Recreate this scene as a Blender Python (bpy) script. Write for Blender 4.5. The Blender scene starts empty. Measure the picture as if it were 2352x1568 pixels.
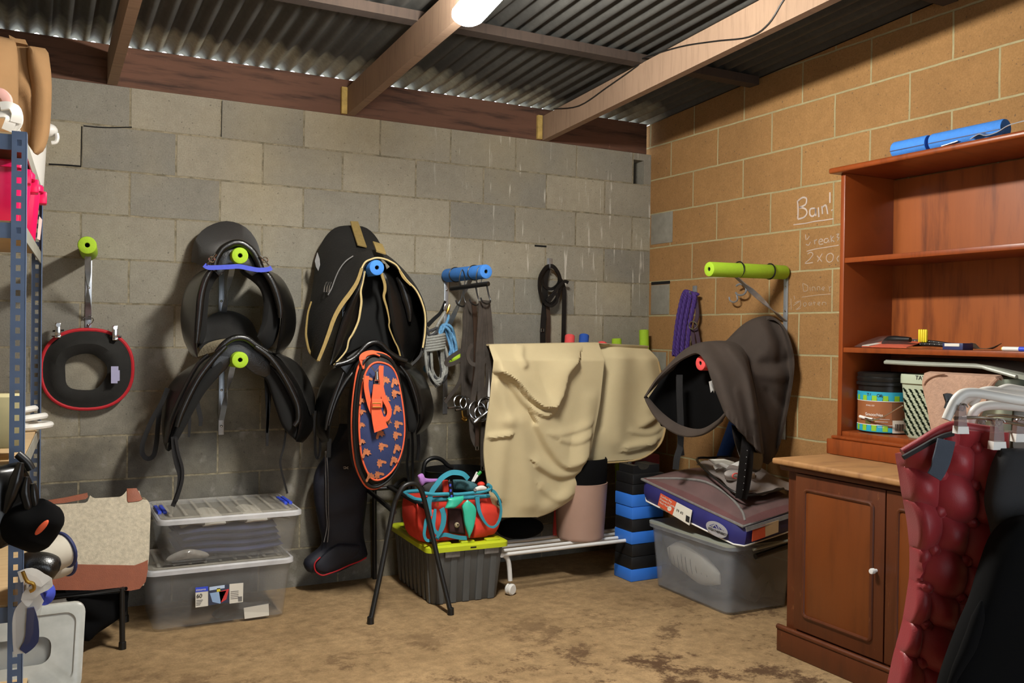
import bpy, bmesh, math, random
import numpy as np
from mathutils import Vector, Matrix
random.seed(7); np.random.seed(7)
S = bpy.context.scene
COL = S.collection

# ------------------------------------------------------------------ camera
FOC, YAW, PIT, ROLL = 2082.4, .4908, -.0084, .0132      # focal length in pixels of a 2352 wide frame
CAM = np.array([-.406, -4.484, 1.276])
_f = np.array([math.sin(YAW)*math.cos(PIT), math.cos(YAW)*math.cos(PIT), math.sin(PIT)])
_r0 = np.array([math.cos(YAW), -math.sin(YAW), 0.]); _u0 = np.cross(_r0, _f)
_r = _r0*math.cos(ROLL)+_u0*math.sin(ROLL); _u = -_r0*math.sin(ROLL)+_u0*math.cos(ROLL)
cd = bpy.data.cameras.new('camera'); cam = bpy.data.objects.new('camera', cd); COL.objects.link(cam)
cd.sensor_fit = 'HORIZONTAL'; cd.sensor_width = 36; cd.lens = FOC/2352*36; cd.clip_start = .02
cam.matrix_world = Matrix(((_r[0], _u[0], -_f[0], CAM[0]), (_r[1], _u[1], -_f[1], CAM[1]),
                           (_r[2], _u[2], -_f[2], CAM[2]), (0, 0, 0, 1)))
S.camera = cam

# ------------------------------------------------------------------ world (overcast daylight outside), exposure
W = bpy.data.worlds.new('world'); S.world = W; W.use_nodes = True
bg = W.node_tree.nodes['Background']; bg.inputs[0].default_value = (.86, .93, 1, 1); bg.inputs[1].default_value = 3.2
S.view_settings.view_transform = 'Standard'; S.view_settings.look = 'None'
S.view_settings.exposure = 0.0; S.view_settings.gamma = 1; S.view_settings.use_curve_mapping = False
LAMP_POWER = 320.0                                        # radiance of the ceiling lamp's diffuser

XC = 2.934                                               # right wall plane; back wall is y = 0

def at(px, py, x=None, y=None, z=None, d=None):
    """where the sight line of a photo point meets a plane of the room"""
    D = (px-1176)/FOC*_r-(py-784)/FOC*_u+_f
    if x is not None: t = (x-CAM[0])/D[0]
    elif y is not None: t = (y-CAM[1])/D[1]
    elif z is not None: t = (z-CAM[2])/D[2]
    else: t = d
    return CAM+t*D

def pix(P):
    d = np.array(P)-CAM; z = d@_f
    return np.stack([1176+FOC*(d@_r)/z, 784-FOC*(d@_u)/z], -1)
def wrinkle(rows, folds):
    """raise cloth towards the room along creases given in photo coordinates [(line, height m, width above px, width below px)]"""
    A = np.array(rows, float); Q = pix(A); V0 = A-CAM; V0 /= np.linalg.norm(V0, axis=2, keepdims=True); D = np.zeros(A.shape[:2])
    for P, h, w, w2 in folds:
        S_ = np.array(resample(cat([(q[0], q[1], 0) for q in P], 5), 50))[:, :2]; T = np.gradient(S_, axis=0)
        V = Q[:, :, None, :]-S_[None, None]; d = (V**2).sum(3); k = d.argmin(2); d = d.min(2); v = Q-S_[k]; t_ = T[k]
        D += h*np.exp(-d/np.where(t_[..., 0]*v[..., 1]-t_[..., 1]*v[..., 0] < 0, w, w2)**2)
    return A-V0*D[..., None]

def ats(pts, **k):
    out = []
    for p in pts:
        if len(p) == 3: out.append(at(p[0], p[1], y=p[2]))
        else: out.append(at(p[0], p[1], **k))
    return out

def zz(org, sc, pts):
    """crop coordinates to photo coordinates"""
    return [(org[0]+p[0]/sc, org[1]+p[1]/sc)+tuple(p[2:]) for p in pts]

def cat(pts, n=6, closed=False):
    """Catmull-Rom resampling"""
    P = [np.array(p, float) for p in pts]
    if len(P) < 3 and not closed:
        return [P[0]+(P[1]-P[0])*i/n for i in range(n+1)]
    m = len(P); out = []
    for i in range(m if closed else m-1):
        if closed: a, b, c, d = P[(i-1) % m], P[i], P[(i+1) % m], P[(i+2) % m]
        else: a, b, c, d = P[max(i-1, 0)], P[i], P[i+1], P[min(i+2, m-1)]
        for k in range(n):
            t = k/n
            out.append(.5*((2*b)+(c-a)*t+(2*a-5*b+4*c-d)*t*t+(3*b-3*c+d-a)*t**3))
    if not closed: out.append(P[-1])
    return out

def resample(pts, n):
    P = np.array(pts, float); L = np.concatenate([[0], np.cumsum(np.linalg.norm(np.diff(P, axis=0), axis=1))])
    s = np.linspace(0, L[-1], n)
    return [np.array([np.interp(q, L, P[:, k]) for k in range(P.shape[1])]) for q in s]

def nrm(v):
    n = np.linalg.norm(v)
    return v/n if n > 1e-12 else v

class MB:
    def __init__(s): s.v = []; s.f = []; s.m = []; s.mi = 0
    def add(s, vs, fs):
        o = len(s.v); s.v += [tuple(map(float, p)) for p in vs]
        s.f += [tuple(i+o for i in f) for f in fs]; s.m += [s.mi]*len(fs); return s
    def box(s, c, size, rz=0, bev=0, R=None, seg=2):
        bm = bmesh.new(); bmesh.ops.create_cube(bm, size=1)
        for v in bm.verts: v.co = Vector((v.co.x*size[0], v.co.y*size[1], v.co.z*size[2]))
        if bev: bmesh.ops.bevel(bm, geom=list(bm.edges), offset=bev, segments=seg, affect='EDGES', profile=.5)
        M = R if R is not None else Matrix.Rotation(rz, 3, 'Z')
        bm.verts.index_update()
        vs = [tuple(M @ v.co+Vector(c)) for v in bm.verts]; fs = [[v.index for v in f.verts] for f in bm.faces]
        bm.free(); return s.add(vs, fs)
    def hexa(s, a, b):
        """solid between two quads (4 points each)"""
        v = list(a)+list(b)
        return s.add(v, [(0, 1, 2, 3), (7, 6, 5, 4), (0, 4, 5, 1), (1, 5, 6, 2), (2, 6, 7, 3), (3, 7, 4, 0)])
    def tube(s, pts, r, seg=10, closed=False, cap=True, sub=0):
        P = [np.array(p, float) for p in pts]
        if sub: P = cat(P, sub, closed)
        n = len(P); rr = np.interp(np.linspace(0, 1, n), np.linspace(0, 1, len(r)), r) if hasattr(r, '__len__') else [r]*n
        T = []
        for i in range(n):
            if closed: T.append(nrm(P[(i+1) % n]-P[i-1]))
            else: T.append(nrm(P[min(i+1, n-1)]-P[max(i-1, 0)]))
        a = np.array([0, 0, 1.]) if abs(T[0][2]) < .9 else np.array([1., 0, 0])
        N = nrm(np.cross(T[0], a)); vs = []
        for i in range(n):
            N = nrm(N-T[i]*np.dot(N, T[i])); Bn = np.cross(T[i], N)
            for k in range(seg):
                th = 2*math.pi*k/seg; vs.append(P[i]+rr[i]*(math.cos(th)*N+math.sin(th)*Bn))
        fs = []
        for i in range(n if closed else n-1):
            j = (i+1) % n
            for k in range(seg):
                q = (k+1) % seg; fs.append((i*seg+k, i*seg+q, j*seg+q, j*seg+k))
        if not closed and cap:
            fs.append(tuple(range(seg-1, -1, -1))); fs.append(tuple((n-1)*seg+k for k in range(seg)))
        return s.add(vs, fs)
    def strap(s, pts, w, t=.003, face=(0, -1, 0), sub=0, closed=False):
        P = [np.array(p, float) for p in pts]
        if sub: P = cat(P, sub, closed)
        n = len(P); F = np.array(face, float); vs = []
        ww = np.interp(np.linspace(0, 1, n), np.linspace(0, 1, len(w)), w) if hasattr(w, '__len__') else [w]*n
        for i in range(n):
            T = nrm(P[(i+1) % n]-P[i-1]) if closed else nrm(P[min(i+1, n-1)]-P[max(i-1, 0)])
            Wd = np.cross(T, F)
            if np.linalg.norm(Wd) < .05: Wd = np.cross(T, np.array([1., .1, .2]))
            Wd = nrm(Wd); Nn = nrm(np.cross(Wd, T))
            for a, b in ((-1, -1), (1, -1), (1, 1), (-1, 1)): vs.append(P[i]+Wd*a*ww[i]/2+Nn*b*t/2)
        fs = []
        for i in range(n if closed else n-1):
            j = (i+1) % n
            for k in range(4): fs.append((i*4+k, i*4+(k+1) % 4, j*4+(k+1) % 4, j*4+k))
        if not closed: fs += [(3, 2, 1, 0), tuple((n-1)*4+k for k in range(4))]
        return s.add(vs, fs)
    def sheet(s, rows, thick=.003, wrap=False):
        A = np.array(rows, float); n, m = A.shape[:2]
        du = np.gradient(A, axis=1); dv = np.gradient(A, axis=0); N = np.cross(du, dv)
        N /= np.maximum(np.linalg.norm(N, axis=2, keepdims=True), 1e-9)
        top = (A+N*thick/2).reshape(-1, 3); bot = (A-N*thick/2).reshape(-1, 3); o = n*m; fs = []
        for i in range(n-1):
            for j in range(m-1):
                a, b, c, d = i*m+j, i*m+j+1, (i+1)*m+j+1, (i+1)*m+j
                fs.append((a, b, c, d)); fs.append((o+d, o+c, o+b, o+a))
        ring = [j for j in range(m)]+[i*m+m-1 for i in range(1, n)]+[(n-1)*m+j for j in range(m-2, -1, -1)]+[i*m for i in range(n-2, 0, -1)]
        for k in range(len(ring)):
            a, b = ring[k], ring[(k+1) % len(ring)]; fs.append((b, a, o+a, o+b))
        return s.add(list(top)+list(bot), fs)
    def loft(s, secs, cap=True):
        A = np.array(secs, float); n, m = A.shape[:2]; fs = []
        for i in range(n-1):
            for k in range(m):
                q = (k+1) % m; fs.append((i*m+k, i*m+q, (i+1)*m+q, (i+1)*m+k))
        if cap: fs.append(tuple(range(m-1, -1, -1))); fs.append(tuple((n-1)*m+k for k in range(m)))
        return s.add(list(A.reshape(-1, 3)), fs)
    def blade(s, F, R, thick, n=24, seg=14, power=.7, pw2=.35):
        """padded leaf between a front-edge curve and a rear-edge curve"""
        F = resample(cat(F, 6), n); R = resample(cat(R, 6), n); secs = []
        for i in range(n):
            c = R[i]-F[i]; T = nrm((F[min(i+1, n-1)]+R[min(i+1, n-1)])-(F[max(i-1, 0)]+R[max(i-1, 0)]))
            N = nrm(np.cross(T, c)); mid = (F[i]+R[i])/2; sec = []
            e = thick*min(1, (math.sin(math.pi*min(max(i/(n-1), .0), 1.)))**pw2+.15)
            for k in range(seg):
                th = 2*math.pi*k/seg; cx = math.copysign(abs(math.cos(th))**power, math.cos(th)); sy = math.copysign(abs(math.sin(th))**power, math.sin(th))
                sec.append(mid+c/2*cx+N*e/2*sy)
            secs.append(sec)
        return s.loft(secs)
    def prism(s, poly, ext, bev=0):
        P = [np.array(p, float) for p in poly]; E = np.array(ext, float); n = len(P)
        if not bev:
            return s.add(P+[p+E for p in P], [tuple(range(n))[::-1], tuple(n+i for i in range(n))]+[(i, (i+1) % n, n+(i+1) % n, n+i) for i in range(n)])
        c = sum(P)/n; e = nrm(E); L = np.linalg.norm(E); secs = []
        def ins(q, a): 
            out = []
            for i in range(n):
                t = nrm(P[(i+1) % n]-P[i-1]); nn = nrm(np.cross(t, e))
                if np.dot(nn, c-P[i]) < 0 and False: nn = -nn
                out.append(P[i]+nn*a*sg+e*q)
            return out
        ar = sum(np.dot(np.cross(P[i]-c, P[(i+1) % n]-c), e) for i in range(n)); sg = -1 if ar > 0 else 1
        for q, a in ((0, bev), (bev*.3, bev*.3), (bev, 0), (L-bev, 0), (L-bev*.3, bev*.3), (L, bev)): secs.append(ins(q, a))
        return s.loft(secs)
    def lathe(s, prof, c, axis=(0, 0, 1), seg=24, sx=1, cap=True):
        ax = nrm(np.array(axis, float)); a = np.array([1., 0, 0]) if abs(ax[0]) < .9 else np.array([0, 1., 0])
        N = nrm(a-ax*np.dot(a, ax)); Bn = np.cross(ax, N); c = np.array(c, float); secs = []
        for r, h in prof: secs.append([c+ax*h+r*(math.cos(2*math.pi*k/seg)*N*sx+math.sin(2*math.pi*k/seg)*Bn) for k in range(seg)])
        return s.loft(secs, cap)
    def ball(s, c, r, seg=12, R=None):
        r = (r, r, r) if not hasattr(r, '__len__') else r; secs = []
        for i in range(seg+1):
            ph = -math.pi/2+math.pi*i/seg; cr = max(math.cos(ph), .02)
            sec = []
            for k in range(seg*2):
                q = Vector((r[0]*cr*math.cos(math.pi*k/seg), r[1]*cr*math.sin(math.pi*k/seg), r[2]*math.sin(ph)))
                if R is not None: q = R @ q
                sec.append(np.array(c, float)+np.array(q))
            secs.append(sec)
        return s.loft(secs)
    def build(s, name, mats, parent=None, ang=40, origin=None, subsurf=0, label=None):
        V = np.array(s.v)
        if parent is not None: off = np.array(ROOT[parent.name])
        elif origin is not None: off = np.array(origin, float)
        else:
            off = np.array([(V[:, 0].min()+V[:, 0].max())/2, (V[:, 1].min()+V[:, 1].max())/2, V[:, 2].min()])
        me = bpy.data.meshes.new(name); me.from_pydata([tuple(p) for p in V-off], [], s.f)
        if not isinstance(mats, (list, tuple)): mats = [mats]
        for m in mats: me.materials.append(m)
        me.polygons.foreach_set('material_index', s.m)
        bm = bmesh.new(); bm.from_mesh(me); bmesh.ops.remove_doubles(bm, verts=bm.verts, dist=1e-6)
        bmesh.ops.recalc_face_normals(bm, faces=bm.faces); bm.to_mesh(me); bm.free()
        for p in me.polygons: p.use_smooth = True
        me.set_sharp_from_angle(angle=math.radians(ang))
        o = bpy.data.objects.new(name, me); COL.objects.link(o)
        if parent is not None: o.parent = parent; ROOT[o.name] = ROOT[parent.name]
        else: o.location = off; ROOT[o.name] = tuple(off)
        if subsurf:
            md = o.modifiers.new('sub', 'SUBSURF'); md.levels = md.render_levels = subsurf
        if label: o['label'] = label
        return o

ROOT = {}
def thing(name, label, cat_, loc, group=None):
    o = bpy.data.objects.new(name, None); COL.objects.link(o); o.location = loc; o.empty_display_size = .05
    ROOT[o.name] = tuple(loc); return tag(o, label, cat_, group)
def tag(o, label, cat_, group=None):
    o['label'] = label; o['category'] = cat_
    if group: o['group'] = group
    return o
def struct(o): o['kind'] = 'structure'; return o
def copy_tree(o, loc=None, parent=None):
    c = o.copy(); COL.objects.link(c)
    if parent is not None: c.parent = parent
    if loc is not None: c.location = loc
    ROOT[c.name] = tuple(loc) if loc is not None else (ROOT[parent.name] if parent is not None else tuple(o.location))
    for ch in list(o.children): copy_tree(ch, None, c)
    return c

def text(name, string, size, origin, xdir, ydir, m, parent, depth=.0006, align='LEFT'):
    """flat lettering lying in the plane of xdir / ydir"""
    cu = bpy.data.curves.new(name, 'FONT'); cu.body = string; cu.size = size; cu.extrude = depth; cu.align_x = align
    tmp = bpy.data.objects.new(name+'_tmp', cu); COL.objects.link(tmp)
    dg = bpy.context.evaluated_depsgraph_get(); me = bpy.data.meshes.new_from_object(tmp.evaluated_get(dg))
    bpy.data.objects.remove(tmp); bpy.data.curves.remove(cu)
    X = nrm(np.array(xdir, float)); Y = np.array(ydir, float); Y = nrm(Y-X*np.dot(X, Y)); Z = np.cross(X, Y); O = np.array(origin, float)
    base = np.array(ROOT[parent.name])
    for v in me.vertices:
        q = O+X*v.co.x+Y*v.co.y+Z*v.co.z-base; v.co = Vector(q)
    me.materials.clear(); me.materials.append(m)
    o = bpy.data.objects.new(name, me); COL.objects.link(o); o.parent = parent; ROOT[o.name] = ROOT[parent.name]
    return o
# ------------------------------------------------------------------ materials
def srgb(r, g, b):
    f = lambda c: (c/255/12.92) if c/255 <= .04045 else ((c/255+.055)/1.055)**2.4
    return (f(r), f(g), f(b), 1)
def mix(c, k): return (min(c[0]*k, 1), min(c[1]*k, 1), min(c[2]*k, 1), 1)
class NT:
    def __init__(s, name):
        s.m = bpy.data.materials.new(name); s.m.use_nodes = True; s.t = s.m.node_tree; s.n = s.t.nodes; s.b = s.n['Principled BSDF']; s.out = s.n['Material Output']
    def N(s, ty, ins=None, **k):
        n = s.n.new(ty)
        for a, b in k.items(): setattr(n, a, b)
        for a, b in (ins or {}).items(): s.set(n, a, b)
        return n
    def set(s, n, a, b):
        if hasattr(b, 'is_output') or isinstance(b, bpy.types.NodeSocket): s.t.links.new(b, n.inputs[a])
        else: n.inputs[a].default_value = b
    def P(s, **k):
        for a, b in k.items(): s.set(s.b, a.replace('_', ' '), b)
    def co(s, scale=(1, 1, 1)):
        tc = s.N('ShaderNodeTexCoord'); mp = s.N('ShaderNodeMapping', {0: tc.outputs['Object']}); mp.inputs['Scale'].default_value = scale
        return mp.outputs[0]
    def noise(s, v, sc, det=3, rough=.55): return s.N('ShaderNodeTexNoise', {'Vector': v, 'Scale': sc, 'Detail': det, 'Roughness': rough}).outputs[0]
    def ramp(s, f, stops):
        r = s.N('ShaderNodeValToRGB', {0: f}); e = r.color_ramp.elements
        while len(e) < len(stops): e.new(.5)
        for q, (p, c) in zip(e, stops): q.position = p; q.color = c if len(c) == 4 else (*c, 1)
        return r.outputs[0]
    def mixc(s, f, a, b, mode='MIX'):
        n = s.N('ShaderNodeMix', data_type='RGBA', blend_type=mode); s.set(n, 0, f); s.set(n, 6, a); s.set(n, 7, b); return n.outputs[2]
    def math(s, op, a, b=0.): return s.N('ShaderNodeMath', {0: a, 1: b}, operation=op).outputs[0]
    def bump(s, h, st, dist=.01): s.P(Normal=s.N('ShaderNodeBump', {'Strength': st, 'Distance': dist, 'Height': h}).outputs[0])

_mc = {}
def mat(name, c, rough=.6, metal=0., var=.15, vs=9., bump=0., bs=150., stretch=(1, 1, 1), spec=.5, coat=0., sheen=0.):
    if name in _mc: return _mc[name]
    t = NT(name); v = t.co(stretch); n = t.noise(v, vs, 4)
    t.P(Base_Color=t.ramp(n, [(.25, mix(c, 1-var)), (.75, mix(c, 1+var))]), Roughness=rough, Metallic=metal, Specular_IOR_Level=spec)
    if coat: t.P(Coat_Weight=coat, Coat_Roughness=.15)
    if sheen: t.P(Sheen_Weight=sheen)
    if bump: t.bump(t.noise(v, bs, 3), bump, .004)
    _mc[name] = t.m; return t.m
def clear(name, c, alpha, rough=.25):
    """thin translucent polypropylene"""
    t = NT(name); v = t.co(); n = t.noise(v, 14, 4)
    t.P(Base_Color=t.ramp(n, [(.3, mix(c, .85)), (.7, mix(c, 1.1))]), Roughness=rough)
    tr = t.N('ShaderNodeBsdfTransparent'); mx = t.N('ShaderNodeMixShader', {0: alpha, 1: tr.outputs[0], 2: t.b.outputs[0]})
    t.t.links.new(mx.outputs[0], t.out.inputs[0]); return t.m
def emit(name, c, st):
    t = NT(name); t.P(Base_Color=c, Emission_Color=c, Emission_Strength=st); return t.m

def block_wall(name, axis, x0, sx, z0, sz, c1, c2, cm, style):
    """concrete block courses; axis gives the horizontal object coordinate"""
    t = NT(name); tc = t.N('ShaderNodeTexCoord'); sp = t.N('ShaderNodeSeparateXYZ', {0: tc.outputs['Object']})
    h = sp.outputs[axis]; z = sp.outputs[2]
    X = t.math('ADD', t.math('MULTIPLY', h, sx), x0); Z = t.math('ADD', t.math('MULTIPLY', z, sz), z0)
    cv = t.N('ShaderNodeCombineXYZ', {0: X, 1: Z}); 
    nz = t.N('ShaderNodeTexNoise', {'Vector': tc.outputs['Object'], 'Scale': 9, 'Detail': 3})
    wob = t.N('ShaderNodeVectorMath', {0: nz.outputs[1], 1: (.5, .5, .5)}, operation='SUBTRACT')
    wob = t.N('ShaderNodeVectorMath', {0: wob.outputs[0], 'Scale': .006}, operation='SCALE')
    vv = t.N('ShaderNodeVectorMath', {0: cv.outputs[0], 1: wob.outputs[0]}, operation='ADD')
    br = t.N('ShaderNodeTexBrick', {'Vector': vv.outputs[0], 'Color1': (0, 0, 0, 1), 'Color2': (1, 1, 1, 1), 'Mortar': (.5, .5, .5, 1), 'Scale': 1, 'Mortar Size': .005,
                                    'Mortar Smooth': .25, 'Bias': 0, 'Brick Width': .4, 'Row Height': .2}, offset=.5, offset_frequency=2)
    O = tc.outputs['Object']
    n1 = t.noise(O, 2.2, 5, .6); n2 = t.noise(O, 160, 2); n3 = t.noise(O, 24, 5, .7)
    col = t.mixc(br.outputs[0], c1, c2)
    col = t.mixc(.30, col, t.ramp(n1, [(.3, (.30, .30, .30)), (.7, (.72, .72, .70))]), 'OVERLAY')
    col = t.mixc(.22, col, t.ramp(n2, [(.3, (.25, .25, .25)), (.72, (.8, .8, .8))]), 'OVERLAY')
    col = t.mixc(.2, col, t.ramp(n3, [(.35, (.3, .29, .28)), (.7, (.65, .65, .65))]), 'OVERLAY')
    pit = t.ramp(t.N('ShaderNodeTexNoise', {'Vector': O, 'Scale': 75, 'Detail': 2}).outputs[0], [(.66, (0, 0, 0)), (.72, (1, 1, 1))])
    col = t.mixc(t.math('MULTIPLY', pit, .55), col, (.06, .055, .05, 1))
    if style == 'grey':
        # pale water runs below the eave, dark stains low on the wall, overall darkening towards the bottom, ochre bloom
        mp = t.N('ShaderNodeMapping', {0: O}); mp.inputs['Scale'].default_value = (34, 1, 2.6)
        st = t.ramp(t.noise(mp.outputs[0], 1, 3, .6), [(.60, (0, 0, 0)), (.66, (1, 1, 1))])
        gx = t.N('ShaderNodeMapRange', {0: h, 1: 1.3, 2: 1.9, 3: 0, 4: 1}).outputs[0]
        gz = t.N('ShaderNodeMapRange', {0: z, 1: 1.2, 2: 1.6, 3: 0, 4: 1}).outputs[0]
        brk = t.ramp(t.noise(O, 7, 3), [(.40, (0, 0, 0)), (.52, (1, 1, 1))])
        f = t.math('MULTIPLY', t.math('MULTIPLY', st, gx), t.math('MULTIPLY', gz, brk))
        col = t.mixc(t.math('MULTIPLY', f, .85), col, (.62, .58, .5, 1))
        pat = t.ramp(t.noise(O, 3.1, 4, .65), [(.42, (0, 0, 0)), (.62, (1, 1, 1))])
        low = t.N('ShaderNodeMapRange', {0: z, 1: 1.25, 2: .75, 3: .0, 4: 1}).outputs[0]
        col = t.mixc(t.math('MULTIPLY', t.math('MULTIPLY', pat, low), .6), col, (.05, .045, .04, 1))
        oc = t.ramp(t.noise(O, 1.1, 3), [(.52, (0, 0, 0)), (.68, (1, 1, 1))])
        col = t.mixc(t.math('MULTIPLY', oc, .22), col, (.36, .27, .10, 1))
        ef = t.N('ShaderNodeTexNoise', {'Vector': O, 'Scale': 11, 'Detail': 6}).outputs[0]
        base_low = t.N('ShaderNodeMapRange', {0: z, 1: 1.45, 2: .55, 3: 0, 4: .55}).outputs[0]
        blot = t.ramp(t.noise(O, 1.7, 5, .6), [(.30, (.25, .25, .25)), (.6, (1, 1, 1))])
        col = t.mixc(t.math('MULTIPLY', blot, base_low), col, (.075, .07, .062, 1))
        low2 = t.N('ShaderNodeMapRange', {0: z, 1: 1.5, 2: .9, 3: 0, 4: .5}).outputs[0]
        col = t.mixc(t.math('MULTIPLY', t.ramp(ef, [(.6, (0, 0, 0)), (.72, (1, 1, 1))]), low2), col, (.42, .4, .36, 1))
    col = t.mixc(br.outputs[1], col, t.mixc(t.ramp(n3, [(.4, (0, 0, 0)), (.62, (1, 1, 1))]), cm, mix(cm, .5) if style == 'grey' else mix(cm, .85)))
    t.P(Base_Color=col, Roughness=.95, Specular_IOR_Level=.2)
    hgt = t.math('SUBTRACT', t.math('MULTIPLY', n2, .35), t.math('MULTIPLY', br.outputs[1], 1.0))
    t.bump(hgt, .6, .006)
    return t.m
def wood(name, c, dark, scale=(40, 3, 3), rough=.45, amt=.5, worn=None, coat=0.):
    t = NT(name); v = t.co(scale); n = t.noise(v, 1.6, 6, .62); big = t.noise(t.co((1.5, 1.5, 1.5)), 1.3, 3)
    col = t.ramp(n, [(.3, dark), (.5, c), (.75, mix(c, 1.15))])
    col = t.mixc(amt, c, col); col = t.mixc(.25, col, t.ramp(big, [(.35, (.35, .33, .32)), (.7, (.7, .7, .7))]), 'OVERLAY')
    if worn:
        w = t.ramp(t.noise(t.co((3, 3, 1.2)), 12, 8, .75), [(.62, (0, 0, 0)), (.74, (1, 1, 1))]); col = t.mixc(t.math('MULTIPLY', w, .5), col, worn)
    t.P(Base_Color=col, Roughness=rough)
    if coat: t.P(Coat_Weight=coat, Coat_Roughness=.25)
    t.bump(n, .12, .003); return t.m

M = {}
M['grey_wall'] = block_wall('grey concrete block', 0, .2, 1, .21, 1, srgb(134, 131, 122), srgb(164, 156, 137), srgb(158, 148, 124), 'grey')
M['orange_wall'] = block_wall('tan concrete block', 1, .2+.0086, -.4/.4098, 2.4-2.4219*.2/.205, .2/.205, srgb(154, 116, 74), srgb(166, 126, 80), srgb(178, 166, 126), 'tan')
M['plain_grey_block'] = mat('grey block face', srgb(140, 136, 124), .95, var=.18, vs=20, bump=.4, bs=220)
def floor_mat():
    t = NT('dusty concrete'); O = t.co(); a = t.noise(O, 1.4, 6, .6); b = t.noise(O, 17, 10, .72); c = t.noise(O, 150, 3)
    col = t.ramp(a, [(.3, srgb(134, 110, 78)), (.7, srgb(162, 136, 100))])
    col = t.mixc(.42, col, t.ramp(b, [(.35, (.18, .16, .14)), (.64, (.74, .72, .70))]), 'OVERLAY')
    col = t.mixc(.25, col, t.ramp(c, [(.3, (.3, .3, .3)), (.7, (.7, .7, .7))]), 'OVERLAY')
    sp = t.N('ShaderNodeSeparateXYZ', {0: O})
    near = t.N('ShaderNodeMapRange', {0: sp.outputs[1], 1: -.6, 2: -1.6, 3: .1, 4: 1.}).outputs[0]
    st = t.ramp(t.noise(O, 3.6, 10, .8), [(.51, (0, 0, 0)), (.58, (1, 1, 1))])
    col = t.mixc(t.math('MULTIPLY', st, near), col, srgb(84, 62, 42))
    t.P(Base_Color=col, Roughness=.9, Specular_IOR_Level=.25); t.bump(b, .25, .01); return t.m
M['floor'] = floor_mat()
def roof_mat():
    t = NT('weathered corrugated iron'); O = t.co(); a = t.noise(t.co((5, 1.2, 1)), 1.4, 6, .65); c = t.noise(O, 40, 5, .7)
    sp = t.N('ShaderNodeSeparateXYZ', {0: O})
    wx = t.math('MULTIPLY', t.math('SINE', t.math('MULTIPLY', sp.outputs[0], 2*math.pi/.076)), .02)
    ed = t.math('ADD', sp.outputs[1], t.math('ADD', wx, t.math('MULTIPLY', t.noise(O, 3, 4), -.55)))
    eave_pale = t.N('ShaderNodeMapRange', {0: ed, 1: -.52, 2: -.38, 3: 0, 4: 1}).outputs[0]
    col = t.ramp(a, [(.3, srgb(46, 45, 43)), (.7, srgb(70, 69, 65))])
    col = t.mixc(eave_pale, col, srgb(150, 148, 132))  # roof turns paler in a ragged band along the eave
    col = t.mixc(.35, col, t.ramp(c, [(.3, (.25, .25, .25)), (.7, (.75, .75, .74))]), 'OVERLAY')
    t.P(Base_Color=col, Roughness=.7); return t.m
M['roof'] = roof_mat()
M['rafter'] = wood('grey pine', srgb(146, 120, 98), srgb(118, 94, 76), (3, 30, 3), .85, .6)
M['rafter_end'] = mat('yellowed timber', srgb(190, 160, 90), .85, var=.3, vs=30)
M['purlin'] = wood('dull brown purlin', srgb(60, 48, 40), srgb(42, 34, 28), (30, 4, 4), .9, .6)
M['plate'] = wood('rough red hardwood', srgb(104, 72, 56), srgb(38, 27, 22), (1.6, 5, 16), .85, .95, srgb(178, 134, 112))
M['pine_red'] = wood('red brown stained pine', srgb(134, 62, 20), srgb(86, 34, 9), (2, 18, 2.6), .38, .5, None, .2)
M['pine_back'] = wood('plywood back panel', srgb(150, 80, 32), srgb(98, 45, 14), (2, 11, 1.3), .42, .85)
M['mahog'] = wood('worn cabinet wood', srgb(86, 42, 19), srgb(54, 24, 10), (3, 14, 2.2), .42, .5, srgb(170, 110, 66))
M['mahog_panel'] = wood('amber door panel', srgb(110, 56, 20), srgb(74, 35, 11), (3, 12, 1.6), .36, .45, None, .2)
M['mahog_top'] = wood('dusty cabinet top', srgb(160, 118, 74), srgb(110, 72, 44), (3, 10, 3), .6, .6, srgb(180, 140, 96))
M['black_leather'] = mat('black leather', srgb(15, 14, 13), .3, var=.3, vs=14, bump=.25, bs=240, spec=.6, coat=.25)
M['black_suede'] = mat('black suede', srgb(24, 22, 20), .9, var=.25, vs=25, bump=.3, bs=300, sheen=.15)
M['brown_suede'] = mat('dark brown suede', srgb(26, 22, 19), .92, var=.2, vs=22, bump=.3, bs=300, sheen=.2)
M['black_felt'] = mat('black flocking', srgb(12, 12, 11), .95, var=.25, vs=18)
M['grey_leather'] = mat('dull black skirt leather', srgb(34, 33, 31), .36, var=.25, vs=8, bump=.2, bs=200)
M['bridle'] = mat('dusty bridle leather', srgb(64, 58, 53), .5, var=.3, vs=22, bump=.2, bs=260)
M['brown_leather'] = mat('dark brown leather', srgb(58, 44, 36), .42, var=.3, vs=14, bump=.25, bs=220)
M['black_strap'] = mat('black bridle leather', srgb(22, 20, 19), .5, spec=.35, var=.3, vs=20, bump=.2, bs=260)
M['lime'] = mat('lime foam', srgb(160, 198, 40), .8, var=.05, vs=60, bump=.35, bs=260)
M['bluefoam'] = mat('blue foam', srgb(64, 134, 220), .8, var=.07, vs=60, bump=.35, bs=260)
M['redfoam'] = mat('red foam', srgb(238, 84, 84), .8, var=.05, vs=60, bump=.35, bs=260)
M['darkblue'] = mat('deep blue foam', srgb(36, 84, 178), .8, var=.07, vs=60, bump=.3, bs=260)
M['hole'] = mat('noodle bore', srgb(28, 40, 20), .95)
M['galv'] = mat('galvanised strip', srgb(176, 182, 190), .38, .75, .15, 30)
M['chrome'] = mat('chrome', srgb(205, 205, 205), .18, 1., .05, 10)
M['brass'] = mat('brass', srgb(200, 160, 80), .28, 1., .1, 20)
M['white_metal'] = mat('white enamel', srgb(220, 220, 218), .35, 0, .05)
M['black_metal'] = mat('black enamel', srgb(24, 23, 22), .4, 0, .2, 20)
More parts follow.
